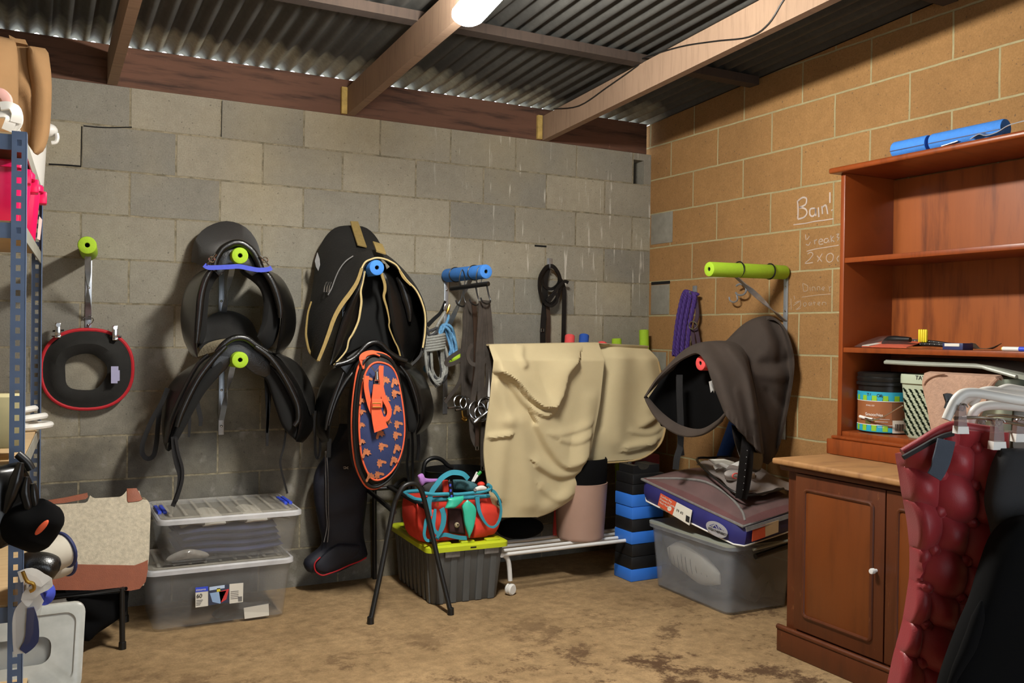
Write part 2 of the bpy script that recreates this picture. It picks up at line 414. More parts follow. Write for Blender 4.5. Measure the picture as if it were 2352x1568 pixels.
M['white_plastic'] = mat('white plastic', srgb(226, 224, 218), .4, 0, .05)
M['black_plastic'] = mat('black plastic', srgb(20, 20, 20), .38, 0, .15, 20)
M['rack_blue'] = mat('slate blue enamel', srgb(98, 118, 152), .42, .1, .15, 14)
M['rack_grey'] = mat('grey beam enamel', srgb(150, 148, 138), .5, .1, .18, 10)
M['ply'] = wood('pale shelf board', srgb(206, 176, 132), srgb(170, 134, 92), (4, 30, 4), .7, .4)
M['canvas_tan'] = mat('tan canvas', srgb(160, 124, 84), .9, var=.12, vs=7, bump=.2, bs=400)
M['pink_plastic'] = mat('magenta plastic', srgb(226, 24, 92), .3, 0, .12, 4)
M['beige'] = mat('beige canvas rug', srgb(190, 174, 136), .92, var=.08, vs=5, bump=.25, bs=420)
M['beige_edge'] = mat('beige binding', srgb(176, 150, 104), .9, var=.08, vs=12, bump=.2, bs=400)
M['felt'] = mat('flecked wool felt', srgb(194, 184, 162), .95, var=.22, vs=70, bump=.35, bs=240)
M['tan_leather'] = mat('chestnut leather', srgb(140, 76, 48), .55, var=.12, vs=30, bump=.25, bs=260)
M['navy_nylon'] = mat('black navy nylon', srgb(24, 26, 38), .6, var=.2, vs=12, bump=.3, bs=320)
M['navy_print'] = mat('navy cotton', srgb(40, 52, 96), .75, var=.12, vs=10, bump=.15, bs=400)
M['orange_trim'] = mat('orange webbing', srgb(232, 96, 56), .7, var=.1, vs=20, bump=.15, bs=400)
M['orange_print'] = mat('orange ink', srgb(186, 112, 72), .8, var=.3, vs=90)
M['cover_black'] = mat('black cover nylon', srgb(23, 22, 20), .72, var=.28, vs=13, bump=.35, bs=90)
M['gold_trim'] = mat('gold webbing', srgb(146, 124, 72), .75, var=.12, vs=60, bump=.25, bs=300)
M['cream_pipe'] = mat('cream piping', srgb(196, 176, 124), .7, var=.12, vs=40)
M['zip_grey'] = mat('grey zip', srgb(126, 124, 122), .5, .2, .2, 60)
M['red_trim'] = mat('red binding', srgb(186, 26, 38), .7, var=.1, vs=30)
M['neoprene'] = mat('black neoprene', srgb(28, 27, 24), .85, var=.22, vs=26, bump=.2, bs=300)
M['lilac_tag'] = mat('lilac label', srgb(166, 164, 196), .7, var=.05)
M['crate_grey'] = mat('charcoal plastic', srgb(84, 86, 86), .45, 0, .12, 6, bump=.1)
M['lid_lime'] = mat('lime plastic lid', srgb(188, 200, 36), .4, 0, .08, 10)
M['tote_red'] = mat('red tote canvas', srgb(222, 60, 42), .75, var=.12, vs=12, bump=.2, bs=380)
M['teal'] = mat('teal webbing', srgb(52, 146, 168), .75, var=.14, vs=12, bump=.2, bs=380)
M['teal_dark'] = mat('dull teal brush', srgb(62, 104, 112), .8, var=.3, vs=70, bump=.4, bs=200)
M['mint'] = mat('mint plastic bag', srgb(58, 190, 158), .3, 0, .15, 8)
M['lilac'] = mat('lilac fleece', srgb(176, 122, 196), .95, var=.12, vs=40, bump=.4, bs=200)
M['white'] = mat('white', srgb(228, 226, 220), .6, 0, .05)
M['purple'] = mat('purple rope', srgb(72, 46, 122), .75, var=.2, vs=50, bump=.3, bs=300)
M['rope_grey'] = mat('grey rope', srgb(150, 150, 144), .8, var=.25, vs=90, bump=.3, bs=300)
M['rope_blue'] = mat('light blue rope', srgb(104, 158, 200), .8, var=.25, vs=90, bump=.3, bs=300)
M['rope_dark'] = mat('charcoal rope', srgb(58, 58, 60), .8, var=.25, vs=90)
M['bin_pink'] = mat('dusty pink plastic', srgb(168, 136, 120), .55, 0, .06, 8)
M['block_blue'] = mat('blue moulded plastic', srgb(54, 122, 224), .45, 0, .06, 5)
M['block_black'] = mat('black moulded plastic', srgb(26, 26, 27), .45, 0, .2, 8, bump=.1)
M['box_clear'] = clear('clear tub wall', srgb(190, 190, 188), .14)
M['box_clear_lid'] = clear('dusty clear lid', srgb(206, 200, 186), .28)
M['box_rim'] = clear('milky rim', srgb(222, 222, 224), .6)
M['box_frost'] = clear('frosted tub wall', srgb(166, 172, 180), .33)
M['near_lid'] = clear('milky lid', srgb(196, 198, 192), .86)
M['vinyl'] = clear('clear vinyl', srgb(150, 140, 136), .10, .12)
M['clip_blue'] = mat('blue clip', srgb(52, 78, 210), .4, 0, .06)
M['cloth_navy'] = mat('folded navy rug', srgb(50, 58, 96), .9, var=.2, vs=9, bump=.2)
M['cloth_white'] = mat('white striped cloth', srgb(226, 222, 210), .9, var=.12, vs=12)
M['cloth_grey'] = mat('grey cloth', srgb(112, 108, 100), .9, var=.3, vs=8)
M['cloth_dark'] = mat('dark cloth', srgb(58, 56, 54), .9, var=.3, vs=8)
M['cover_brown'] = mat('brown cover cloth', srgb(60, 50, 43), .92, var=.2, vs=10, bump=.2, bs=400)
M['rug_maroon'] = mat('maroon brown rug', srgb(92, 58, 58), .8, var=.25, vs=7, bump=.3, bs=60)
M['bag_navy'] = mat('navy vinyl', srgb(44, 44, 110), .45, var=.2, vs=7)
M['label_orange'] = mat('orange card', srgb(204, 84, 50), .6, var=.05)
M['label_white'] = mat('card white', srgb(220, 216, 204), .6, var=.04)
M['ink'] = mat('black ink', srgb(30, 28, 28), .7, var=.05)
M['silver'] = mat('silver print', srgb(190, 190, 196), .35, .4, .05)
M['packet_grey'] = mat('grey plastic packet', srgb(122, 114, 110), .28, 0, .3, 9, bump=.3, bs=30)
M['red_quilt'] = mat('red quilted cloth', srgb(150, 34, 42), .45, var=.1, vs=6, bump=.15, bs=420, sheen=.2)
M['dark_grey_cloth'] = mat('charcoal cloth', srgb(44, 44, 46), .92, var=.12, vs=8, bump=.2, bs=400)
M['black_cloth'] = mat('black cloth', srgb(7, 7, 8), .95, var=.2, vs=8, spec=.15)
M['smoky'] = clear('smoky clip plastic', srgb(120, 90, 80), .6, .12)
M['label_brown'] = mat('brown label', srgb(150, 92, 54), .5, var=.06)
M['label_teal'] = mat('turquoise label', srgb(40, 160, 190), .5, var=.04)
M['label_green'] = mat('leaf green', srgb(136, 190, 44), .5, var=.04)
M['sage'] = mat('sage plastic', srgb(176, 186, 162), .45, 0, .05)
M['towel'] = mat('beige towelling', srgb(178, 144, 122), .95, var=.14, vs=60, bump=.6, bs=160)
M['grey_lid'] = mat('greenish lid', srgb(150, 154, 142), .35, 0, .06)
M['chalk'] = clear('white chalk', srgb(222, 204, 192), .78, .95)
M['chalk_mid'] = clear('thin chalk', srgb(220, 198, 176), .55, .95)
M['chalk_faint'] = clear('rubbed chalk', srgb(216, 190, 160), .4, .95)
M['yellow'] = mat('yellow rubber', srgb(226, 206, 40), .6, var=.08)
M['blue_box'] = mat('navy card box', srgb(44, 52, 96), .5, var=.08)
M['blue_band'] = mat('royal blue webbing', srgb(66, 82, 196), .7, var=.1, vs=40)
M['fleece'] = mat('dusty sheepskin', srgb(160, 146, 118), .98, var=.2, vs=60, bump=.8, bs=120)
M['boot_white'] = mat('grey white padding', srgb(190, 182, 166), .8, var=.12, vs=12)
M['bag_black'] = mat('shiny black bag', srgb(20, 19, 18), .26, 0, .2, 12)
M['lamp'] = emit('lamp diffuser', (1, .97, .90, 1), LAMP_POWER)
# ------------------------------------------------------------------ the room
SL = .063                                                # roof slope
hx0, hx1 = at(1455, 390, y=0)[0], at(1479, 390, y=0)[0]
m = MB()
m.box(((-1.1+hx0)/2, .095, 1.1875), (hx0+1.1, .19, 2.375))
m.box(((hx0+hx1)/2, .095, 1.095), (hx1-hx0, .19, 2.19)); m.box(((hx0+hx1)/2, .095, 2.355), (hx1-hx0, .19, .04))
m.box(((hx0+hx1)/2, .155, 2.27), (hx1-hx0, .07, .16)); m.box(((hx1+XC)/2, .095, 1.1875), (XC-hx1, .19, 2.375))
wbk = struct(m.build('wall_back', M['grey_wall'], origin=(0, 0, 0)))
for P, w_ in (([(112, 377), (150, 379), (187, 382)], .007), ([(188, 290), (187, 340), (186, 380)], .004), ([(192, 289), (240, 293), (303, 292)], .005), ([(510, 232), (509, 280), (508, 314)], .003), ([(1228, 564), (1242, 565), (1255, 566)], .010)):
    m = MB(); m.strap([at(a, b, y=-.0005) for a, b in P], w_, .002, (0, -1, 0), 3); m.build('open_joint_shade', M['black_felt'], wbk)  # flat black strips paint the shade inside open joints
m = MB(); m.prism([(XC, .19, 0), (XC, -5.6, 0), (XC, -5.6, 2.555+SL*5.6), (XC, .19, 2.55)], (.2, 0, 0))
wr = struct(m.build('wall_right', M['orange_wall'], origin=(0, 0, 0)))
def rwall_patch(x0, y0, x1, y1, name, mm, dep=.004):
    a, b = at(x0, (y0+y1)/2, x=XC), at(x1, (y0+y1)/2, x=XC); zt, zb = at((x0+x1)/2, y0, x=XC)[2], at((x0+x1)/2, y1, x=XC)[2]
    m = MB(); m.box((XC-dep/2+.001, (a[1]+b[1])/2, (zt+zb)/2), (dep, abs(a[1]-b[1]), zt-zb), bev=.001); return m.build(name, mm, wr)
rwall_patch(1496, 489, 1545, 559, 'grey_block', M['plain_grey_block'])
rwall_patch(1496, 654, 1537, 722, 'grey_block', M['plain_grey_block'])
rwall_patch(1496, 646, 1539, 653, 'open_joint_shade', M['black_felt'], .002)  # black strip painted in for the shadow gap above the block
rwall_patch(1498, 808, 1530, 850, 'grey_block', M['plain_grey_block'])
m = MB(); m.prism([(-1.1, .19, 0), (-1.1, -5.6, 0), (-1.1, -5.6, 2.9), (-1.1, .19, 2.55)], (-.2, 0, 0))
struct(m.build('wall_left', M['grey_wall'], origin=(0, 0, 0)))
m = MB(); dx0, dx1, dh = .1, 2.0, 2.15                       # unseen wall added behind the camera, its doorway limits the daylight
m.box(((-1.3+dx0)/2, -5.68, 1.45), (dx0+1.3, .16, 2.9)); m.box(((3.15+dx1)/2, -5.68, 1.45), (3.15-dx1, .16, 2.9)); m.box(((dx0+dx1)/2, -5.68, (2.9+dh)/2), (dx1-dx0, .16, 2.9-dh))
struct(m.build('wall_front_added', M['grey_wall'], origin=(0, 0, 0)))
m = MB(); m.box((.9, -2.8, -.05), (4.6, 6.4, .1)); struct(m.build('floor', M['floor'], origin=(0, 0, 0)))
# corrugated roof, ridges running towards the camera
m = MB(); xs = np.arange(-1.3, 3.25, .076/10); rows = []
for y in (.075, .0, -.9, -1.8, -2.8, -4.2, -5.8):
    rows.append([(x, y, 2.576-SL*y+.0135*math.cos(2*math.pi*x/.076)) for x in xs])
m.sheet(rows, .0012); struct(m.build('ceiling', M['roof'], origin=(0, 0, 0), ang=80))
m = MB(); m.box((.9, .0225, 2.4665), (4.0, .045, .183), bev=.004)
struct(m.build('trim_1', M['plate'], origin=(0, 0, 0)))
k = 2
for xl in (-.098, 1.016, 2.167):                         # rafters
    w = .042; m = MB()
    m.hexa([(xl, -.002, 2.378), (xl+w, -.002, 2.378), (xl+w, -.002, 2.515), (xl, -.002, 2.515)],
           [(xl, -5.6, 2.378+SL*5.6), (xl+w, -5.6, 2.378+SL*5.6), (xl+w, -5.6, 2.515+SL*5.6), (xl, -5.6, 2.515+SL*5.6)])
    struct(m.build('trim_%d' % k, M['rafter'], origin=(xl, 0, 2.4))); k += 1
for xl in (.986, 2.128):                                 # short packing pieces beside the rafters
    m = MB(); m.box((xl+.014, -.012, 2.447), (.03, .022, .135), bev=.002)
    struct(m.build('trim_%d' % k, M['rafter_end'], origin=(xl, 0, 2.4))); k += 1
for y in (-.92, -2.05, -3.3):                            # purlins on top of the rafters
    m = MB(); m.box((.9, y, 2.536-SL*y), (4.0, .07, .042)); struct(m.build('trim_%d' % k, M['purlin'], origin=(0, y, 2.5))); k += 1
# ceiling lamp
LY0, LY1, LX, LZ = -1.50, -2.14, .972, 2.405
t = thing('batten_lamp', 'glowing white tube light with rounded end fixed under the rafter near the iron roof', 'lamp', (LX, LY0, LZ-.04))
def lamp_c(y): return LX+.10*(y-LY0), LZ-SL*(y-LY0)
def lampsec(y, k):
    cx, cz = lamp_c(y); return [(cx+.062*k*math.cos(a), y, cz+.036*k*math.sin(a)) for a in np.linspace(0, 2*math.pi, 24, endpoint=False)]
ys = [(LY0, .25), (LY0-.008, .62), (LY0-.025, .88), (LY0-.05, 1), (LY1+.05, 1), (LY1+.025, .88), (LY1, .3)]
m = MB(); m.loft([lampsec(y, q) for y, q in ys]); m.build('diffuser', M['lamp'], t, 60)
for y in (LY0-.16, LY1+.16):
    cx, cz = lamp_c(y); m = MB(); m.box(((cx+1.03)/2, y, cz+.046), (abs(cx-1.03)+.04, .03, .03)); m.build('mounting_bracket', M['white_metal'], t)
# thin cable clipped along the right rafter
xr = 2.163
m = MB(); m.tube([at(1272, 250, x=xr), at(1330, 243, x=xr), at(1395, 200, x=xr), at(1465, 150, x=xr), at(1475, 135, x=xr), at(1560, 108, x=xr), at(1640, 95, x=xr), at(1720, 85, x=xr), at(1765, 55, x=xr), at(1800, 0, x=xr), at(1830, -30, x=xr)], .0035, 6, sub=5)
tag(m.build('electric_cable', M['black_plastic']), 'thin black cable sagging along the side of the right rafter', 'cable')

# chalk writing on the tan wall: strokes drawn in photo coordinates of the wall face
def chalk(strokes, r, name, mm, org=(1790, 420), sc=4.9):
    m = MB()
    for s_ in strokes:
        pts = [at(px, py, x=XC-.0015) for px, py in zz(org, sc, s_)]
        m.strap(cat(pts, 4) if len(pts) > 2 else pts, r, .0012, (-1, 0, 0))
    return m.build(name, mm, wr)
A = [[(205, 200), (212, 300), (208, 405)], [(207, 205), (260, 165), (305, 175), (300, 235), (262, 262), (225, 275)], [(225, 275), (290, 290), (312, 335), (280, 385), (208, 408)],
     [(400, 285), (350, 295), (345, 355), (375, 375), (405, 345), (408, 288), (412, 372)], [(440, 275), (446, 385)], [(480, 260), (487, 350)], [(485, 275), (520, 250), (535, 290), (545, 350)],
     [(570, 105), (570, 225)], [(590, 300), (595, 312)]]
chalk(A, .0085, 'chalk_writing', M['chalk'])
chalk([[(160, 470), (290, 455), (400, 432), (500, 420), (610, 402)]], .005, 'chalk_underline', M['chalk'])
Bk = [[(295, 580), (300, 640)], [(340, 600), (310, 640)], [(300, 690), (330, 700), (350, 665)], [(395, 640), (400, 690)], [(398, 655), (425, 635)], [(445, 665), (490, 650), (470, 630), (445, 655), (455, 690), (495, 685)],
      [(550, 625), (515, 630), (505, 665), (535, 670), (555, 640), (560, 672)], [(580, 590), (585, 665)], [(612, 600), (588, 635), (620, 660)], [(645, 580), (670, 575), (650, 610), (672, 615), (655, 650)],
      [(310, 770), (400, 745), (520, 725), (670, 700)], [(318, 800), (355, 780), (378, 805), (340, 860), (290, 905), (378, 895)], [(425, 820), (480, 885)], [(485, 795), (430, 885)],
      [(580, 790), (540, 810), (530, 860), (560, 892), (600, 870), (608, 815), (580, 790)], [(672, 820), (650, 850), (665, 885)]]
chalk(Bk, .005, 'chalk_writing', M['chalk_mid'])
Dn = [[(262, 1130), (275, 1220)], [(265, 1130), (320, 1160), (315, 1210), (275, 1222)], [(345, 1170), (350, 1215)], [(375, 1215), (372, 1175), (400, 1175), (405, 1212)], [(430, 1210), (428, 1172), (455, 1172), (460, 1210)],
      [(480, 1195), (510, 1185), (495, 1170), (478, 1195), (505, 1208)], [(560, 1160), (570, 1225)], [(565, 1180), (585, 1165)], [(255, 1285), (360, 1270), (460, 1258), (580, 1250)],
      [(130, 1300), (135, 1430)], [(165, 1270), (175, 1310)], [(160, 1380), (240, 1325)], [(175, 1350), (230, 1330), (238, 1385), (190, 1425), (240, 1410)],
      [(295, 1345), (270, 1360), (285, 1390), (305, 1370), (295, 1345)], [(350, 1340), (330, 1360), (345, 1380), (362, 1345), (365, 1378)], [(390, 1330), (395, 1375)], [(378, 1350), (410, 1345)],
      [(430, 1362), (460, 1352), (445, 1340), (430, 1362), (455, 1378)], [(485, 1375), (485, 1345), (520, 1345), (525, 1372)]]
chalk(Dn, .004, 'chalk_writing', M['chalk_faint'])

# ------------------------------------------------------------------ cabinet and bookcase on the right
FX = 2.325; CY0, CY1 = -1.775, -3.35
cb = thing('low_cupboard', 'old dark wooden two-door cupboard with dusty top carrying the open bookcase', 'cupboard', (2.6, -2.4, 0))
m = MB(); m.box(((FX+XC-.012)/2, (CY0+CY1)/2, .42), (XC-.012-FX, CY0-CY1, .66)); m.build('carcass', M['mahog'], cb)
m = MB(); m.box(((2.30+XC-.012)/2, (CY0+CY1)/2, .045), (XC-.012-2.30, CY0-CY1+.06, .088), bev=.003)
m.tube([(2.306, CY0+.03, .098), (2.306, CY1, .098)], .011, 10); m.build('plinth', M['mahog'], cb)
m = MB(); m.box(((2.272+XC-.008)/2, (CY0+CY1)/2, .774), (XC-.008-2.272, CY0-CY1+.09, .024), bev=.008, seg=3)
m.build('top_board', M['mahog_top'], cb)
m = MB(); m.box(((2.295+XC-.012)/2, (CY0+CY1)/2, .750), (XC-.012-2.295, CY0-CY1+.05, .022), bev=.008); m.build('cornice', M['mahog'], cb)
def rrect(y0, y1, z0, z1, r, x):
    out = []
    for cy, cz, a0 in ((y1+r, z0+r, 180), (y0-r, z0+r, 270), (y0-r, z1-r, 0), (y1+r, z1-r, 90)):
        for a in np.linspace(a0, a0+90, 6): out.append((x, cy+r*math.cos(math.radians(a)), cz+r*math.sin(math.radians(a))))
    return out
dz0, dz1 = .115, .735
ya = at(1833, 1250, x=FX)[1]; yb = at(2040, 1300, x=FX)[1]
for (y0, y1, knob) in ((ya, yb+.003, True), (yb-.003, yb-.003-(ya-yb), False)):
    m = MB(); m.box((FX-.008, (y0+y1)/2, (dz0+dz1)/2), (.020, y0-y1, dz1-dz0), bev=.002); d = m.build('door', M['mahog'], cb)
    sy = .052; m = MB(); m.box((FX-.0185, (y0+y1)/2, (dz0+dz1)/2), (.004, y0-y1-2*sy-.01, dz1-dz0-.125), bev=.001); m.build('panel', M['mahog_panel'], d)
    m = MB(); m.tube(rrect(y0-sy, y1+sy, dz0+.062, dz1-.058, .016, FX-.020), .0075, 8, closed=True)
    m.build('moulding', M['mahog'], d)
    if knob:
        q = at(2012, 1310, x=FX-.02); m = MB()
        m.lathe([(.006, 0), (.006, .012), (.010, .014), (.0105, .026), (.009, .029), (.001, .03)], (FX-.018, q[1], q[2]), (-1, 0, 0), 16); m.build('knob', M['white_metal'], d, label='pale metal knob')
BX = 2.62; BY0, BY1 = -1.752, -3.15
bk = thing('open_bookcase', 'red-brown stained pine bookcase with open shelves standing on the low cupboard', 'bookcase', (2.78, -2.4, .786))
m = MB(); m.box(((BX+XC-.004)/2, BY0-.011, 1.4), (XC-.004-BX, .022, 1.14), bev=.002); m.build('side_panel', M['pine_red'], bk)
m = MB(); m.box(((BX+XC-.004)/2, BY1+.011, 1.4), (XC-.004-BX, .022, 1.14), bev=.002); m.build('side_panel', M['pine_red'], bk)
m = MB(); m.box((XC-.010, (BY0+BY1)/2, 1.4), (.008, BY0-BY1-.04, 1.13)); m.build('back_panel', M['pine_back'], bk)
for z in (1.603, 1.227):
    m = MB(); m.box(((BX+.004+XC-.015)/2, (BY0+BY1)/2, z), (XC-.019-BX, BY0-BY1-.044, .021), bev=.002); m.build('shelf', M['pine_red'], bk)
m = MB(); m.box(((BX+.004+XC-.015)/2, (BY0+BY1)/2, .875), (XC-.019-BX, BY0-BY1-.044, .021), bev=.002); m.build('shelf', M['pine_red'], bk)
m = MB(); m.box(((BX-.035+XC-.004)/2, (BY0+BY1)/2, .8195), (XC-.004-BX+.035, BY0-BY1+.05, .064), bev=.004)
m.box(((BX-.022+XC-.004)/2, (BY0+BY1)/2, .859), (XC-.004-BX+.022, BY0-BY1+.03, .014), bev=.006); m.build('base', M['pine_red'], bk)
m = MB(); m.box(((BX-.04+XC-.002)/2, (BY0+BY1)/2, 1.982), (XC-.002-BX+.04, BY0-BY1+.07, .024), bev=.009, seg=3); m.build('top_board', M['pine_red'], bk)
# ------------------------------------------------------------------ saddle racks on the back wall
def noodle(m, a, b, r=.036, bore=.009, seg=28):
    """foam tube with a hollow bore; returns nothing, adds to m (slot 0 foam, slot 1 bore)"""
    a = np.array(a, float); b = np.array(b, float); ax = nrm(b-a); L = np.linalg.norm(b-a)
    m.mi = 0; m.lathe([(bore, .004), (bore+.002, 0), (r-.005, 0), (r-.0015, .002), (r, .006), (r, L-.006), (r-.002, L), (bore+.002, L)], a, ax, seg, cap=False)
    m.mi = 1; m.lathe([(bore+.0005, .003), (bore, .05), (.001, .05)], a, ax, 12, cap=False)
    m.mi = 0; m.lathe([(bore+.003, L-.001), (.0005, L)], a, ax, 12, cap=False)

def wall_rack(px, z, foam, ztop, zbot, label, name='saddle_rack', L=.44, xt=None, tie=False, strip_x=None):
    x = px; t = thing(name, label, 'saddle rack', (x, 0, zbot), 'foam-covered saddle racks')
    xs_ = strip_x if strip_x is not None else x
    m = MB(); m.box((xs_, -.0035, (ztop+zbot)/2), (.026, .005, ztop-zbot), bev=.001); m.build('wall_strip', M['galv'], t)
    for q in (.12, .62, .94):
        m = MB(); m.lathe([(.006, 0), (.006, .002), (.004, .004), (.001, .0045)], (xs_, -.006, zbot+(ztop-zbot)*q), (0, -1, 0), 10); m.build('screw', M['chrome'], t)
    xe = x if xt is None else xt
    m = MB(); noodle(m, (xe, -L, z), (x, -.012, z)); m.build('foam_sleeve', [M[foam], M['hole']], t, 35)
    # twisted flat brace from the arm back down to the strip
    m = MB(); n = 26; A = np.array([x+(xe-x)*.6, -L*.62, z-.034]); B = np.array([xs_, -.008, z-.30]); secs = []
    ax = nrm(B-A); u = nrm(np.cross(ax, (1, 0, 0))); v = np.cross(ax, u)
    for i in range(n+1):
        tt = i/n; th = math.pi*1.0*min(max((tt-.15)/.7, 0), 1); c = A+(B-A)*tt
        d = v*math.cos(th)+u*math.sin(th); e = -v*math.sin(th)+u*math.cos(th)
        secs.append([c+d*.0125*a+e*.0022*b for a, b in ((-1, -1), (1, -1), (1, 1), (-1, 1))])
    m.loft(secs); m.build('twisted_brace', M['galv'], t, 30)
    if tie:
        for q in (.25, .72):
            cy = -L*q; m = MB(); m.tube([(x+(xe-x)*q+.0375*math.cos(a), cy, z+.0375*math.sin(a)) for a in np.linspace(0, 2*math.pi, 24, endpoint=False)], .0035, 6, closed=True)
            m.build('cable_tie', M['black_plastic'], t)
    return t
g = lambda px, py: at(px, py, y=0)
wall_rack(g(203, 700)[0], 1.615, 'lime', 1.585, 1.25, 'saddle rack with lime foam sleeve, empty, above the round black brim', L=.40, xt=at(200, 583, y=-.40)[0])
wall_rack(.410, 1.602, 'lime', 1.57, 1.16, 'saddle rack with lime foam sleeve, holding the upper left saddle', L=.43)
wall_rack(.415, 1.146, 'lime', 1.12, .775, 'saddle rack with lime foam sleeve, holding the lower left saddle', L=.43)
wall_rack(at(862, 615, y=-.46)[0], 1.574, 'bluefoam', 1.55, 1.1, 'saddle rack with blue foam sleeve, holding the saddle in a gold-piped cover', L=.485)
xr4 = g(1025, 950)[0]
wall_rack(xr4-.01, 1.585, 'bluefoam', 1.55, .84, 'saddle rack with blue foam sleeve strapped by ties, above the bridle hanger', L=.43, tie=True, xt=at(1117, 625, y=-.43)[0])

# ------------------------------------------------------------------ saddles
def pts(org, sc, P, y): return [at(a, b, y=y) for a, b in zz(org, sc, P)]
def ptv(org, sc, P): return [at(a, b, y=c) for a, b, c in zz(org, sc, P)]
Z4 = ((300, 480), 2.239)
def add(parent, name, mm, fn, **k):
    m = MB(); fn(m); return m.build(name, mm, parent, **k)
def arc_sheet(secs, n=18): return [resample(cat(s_, 6), n) for s_ in secs]

# upper left saddle -------------------------------------------------
sa = thing('dressage_saddle', 'black saddle with round flaps and blue strap across its front, upper left on lime foam', 'saddle', tuple(at(548, 600, y=-.25)), 'uncovered saddles')
add(sa, 'seat', M['brown_suede'], lambda m: m.sheet(arc_sheet([
    pts(*Z4, [(425, 318), (432, 262), (470, 205), (540, 172), (612, 190), (650, 245), (668, 310)], -.40),
    pts(*Z4, [(405, 300), (425, 248), (475, 205), (540, 192), (605, 205), (650, 252), (675, 300)], -.30),
    pts(*Z4, [(350, 285), (375, 225), (430, 180), (510, 160), (590, 175), (640, 225), (665, 285)], -.18),
    pts(*Z4, [(322, 270), (335, 175), (390, 105), (490, 70), (585, 100), (640, 170), (660, 245)], -.07),
    pts(*Z4, [(322, 275), (345, 185), (400, 120), (490, 90), (580, 115), (635, 180), (655, 250)], -.03)]), .018))
add(sa, 'cantle_rim', M['black_leather'], lambda m: m.tube(pts(*Z4, [(325, 275), (322, 225), (345, 155), (395, 100), (490, 70), (580, 97), (635, 155), (660, 225), (662, 262)], -.066), .007, 8, sub=4))
add(sa, 'pommel_arch', M['black_leather'], lambda m: m.tube(pts(*Z4, [(425, 318), (436, 265), (470, 208), (515, 180), (545, 173), (580, 180), (625, 215), (655, 265), (672, 312)], -.405), .016, 12, sub=4))
def gul(m):
    o = pts(*Z4, [(430, 320), (445, 262), (480, 205), (545, 182), (610, 210), (650, 265), (668, 318), (625, 345), (590, 322), (570, 290), (545, 290), (515, 290), (490, 315), (455, 345)], -.385)
    m.prism(o, (0, .02, 0), .004)
add(sa, 'gullet_plate', M['black_leather'], gul)
add(sa, 'flap', M['black_leather'], lambda m: m.blade(pts(*Z4, [(440, 290), (395, 345), (368, 420), (355, 520), (345, 620), (338, 700), (345, 762)], -.385),
    pts(*Z4, [(400, 310), (345, 335), (292, 400), (265, 490), (262, 590), (280, 680), (322, 762)], -.13), .022))
add(sa, 'flap', M['black_leather'], lambda m: m.blade(pts(*Z4, [(640, 300), (700, 345), (745, 420), (775, 520), (772, 620), (758, 700), (745, 742)], -.385),
    pts(*Z4, [(690, 310), (770, 355), (822, 440), (845, 530), (845, 610), (822, 680), (772, 742)], -.15), .022))
add(sa, 'panel', M['black_felt'], lambda m: m.blade(pts(*Z4, [(560, 318), (625, 350), (675, 400), (695, 470), (690, 560), (670, 620), (650, 655)], -.36),
    pts(*Z4, [(600, 318), (680, 350), (730, 410), (755, 500), (757, 600), (735, 680), (700, 725)], -.30), .05))
add(sa, 'panel', M['black_felt'], lambda m: m.blade(pts(*Z4, [(470, 318), (425, 350), (390, 410), (380, 480), (375, 560), (372, 640), (360, 690)], -.36),
    pts(*Z4, [(445, 318), (395, 350), (360, 420), (350, 500), (345, 580), (340, 660), (335, 720)], -.30), .05))
for q in ([(436, 285), (388, 355), (362, 440), (352, 530), (344, 620), (338, 690)], [(655, 285), (712, 350), (748, 425), (768, 505), (770, 560)]):
    add(sa, 'knee_roll', M['black_leather'], lambda m: m.tube(pts(*Z4, q, -.40), [.010, .016, .018, .016, .010], 12, sub=5))
for q in ([(395, 318), (345, 345), (300, 405), (272, 490), (268, 590), (284, 672), (310, 735)], [(715, 330), (775, 375), (818, 440), (838, 530), (838, 605), (818, 672), (785, 722)]):
    add(sa, 'flap_piping', M['black_strap'], lambda m: m.tube(pts(*Z4, q, -.15), .007, 8, sub=5))
add(sa, 'blue_strap', M['blue_band'], lambda m: m.strap(pts(*Z4, [(378, 287), (400, 300), (450, 300), (510, 297), (560, 295), (610, 305), (660, 313), (705, 310), (725, 302)], -.425), .020, .003, (0, -1, 0), 4))
for q in ([(440, 232), (418, 258), (395, 285)], [(664, 240), (690, 262), (712, 290)]):
    def clip(m):
        P = pts(*Z4, q, -.43); m.tube([P[0], P[1]], .006, 8); m.tube([P[1], P[2]], .0035, 8)
        c = P[1]; m.tube([c+np.array((.012*math.cos(a), -.003, .012*math.sin(a))) for a in np.linspace(0, 6.28, 14, endpoint=False)], .003, 6, closed=True)
    add(sa, 'snap_clip', M['chrome'], clip)

# lower left saddle --------------------------------------------------
sb = thing('jumping_saddle', 'black saddle with wide spread flaps and dangling leathers, lower left on lime foam', 'saddle', tuple(at(560, 830, y=-.25)), 'uncovered saddles')
add(sb, 'seat', M['fleece'], lambda m: m.sheet(arc_sheet([
    pts(*Z4, [(445, 735), (475, 690), (520, 665), (560, 662), (600, 672), (640, 700), (680, 735)], -.40),
    pts(*Z4, [(415, 745), (450, 705), (505, 680), (550, 675), (595, 682), (640, 705), (680, 740)], -.30),
    pts(*Z4, [(345, 765), (385, 705), (450, 680), (520, 672), (590, 678), (640, 700), (665, 745)], -.19)]), .014))
add(sb, 'cantle', M['black_suede'], lambda m: m.sheet(arc_sheet([
    pts(*Z4, [(360, 720), (385, 690), (440, 675), (510, 668), (580, 672), (640, 690), (665, 735)], -.18),
    pts(*Z4, [(365, 690), (380, 620), (430, 565), (500, 548), (570, 565), (630, 620), (660, 690)], -.10),
    pts(*Z4, [(375, 690), (380, 600), (420, 550), (490, 530), (560, 545), (620, 590), (645, 660)], -.05)]), .016))
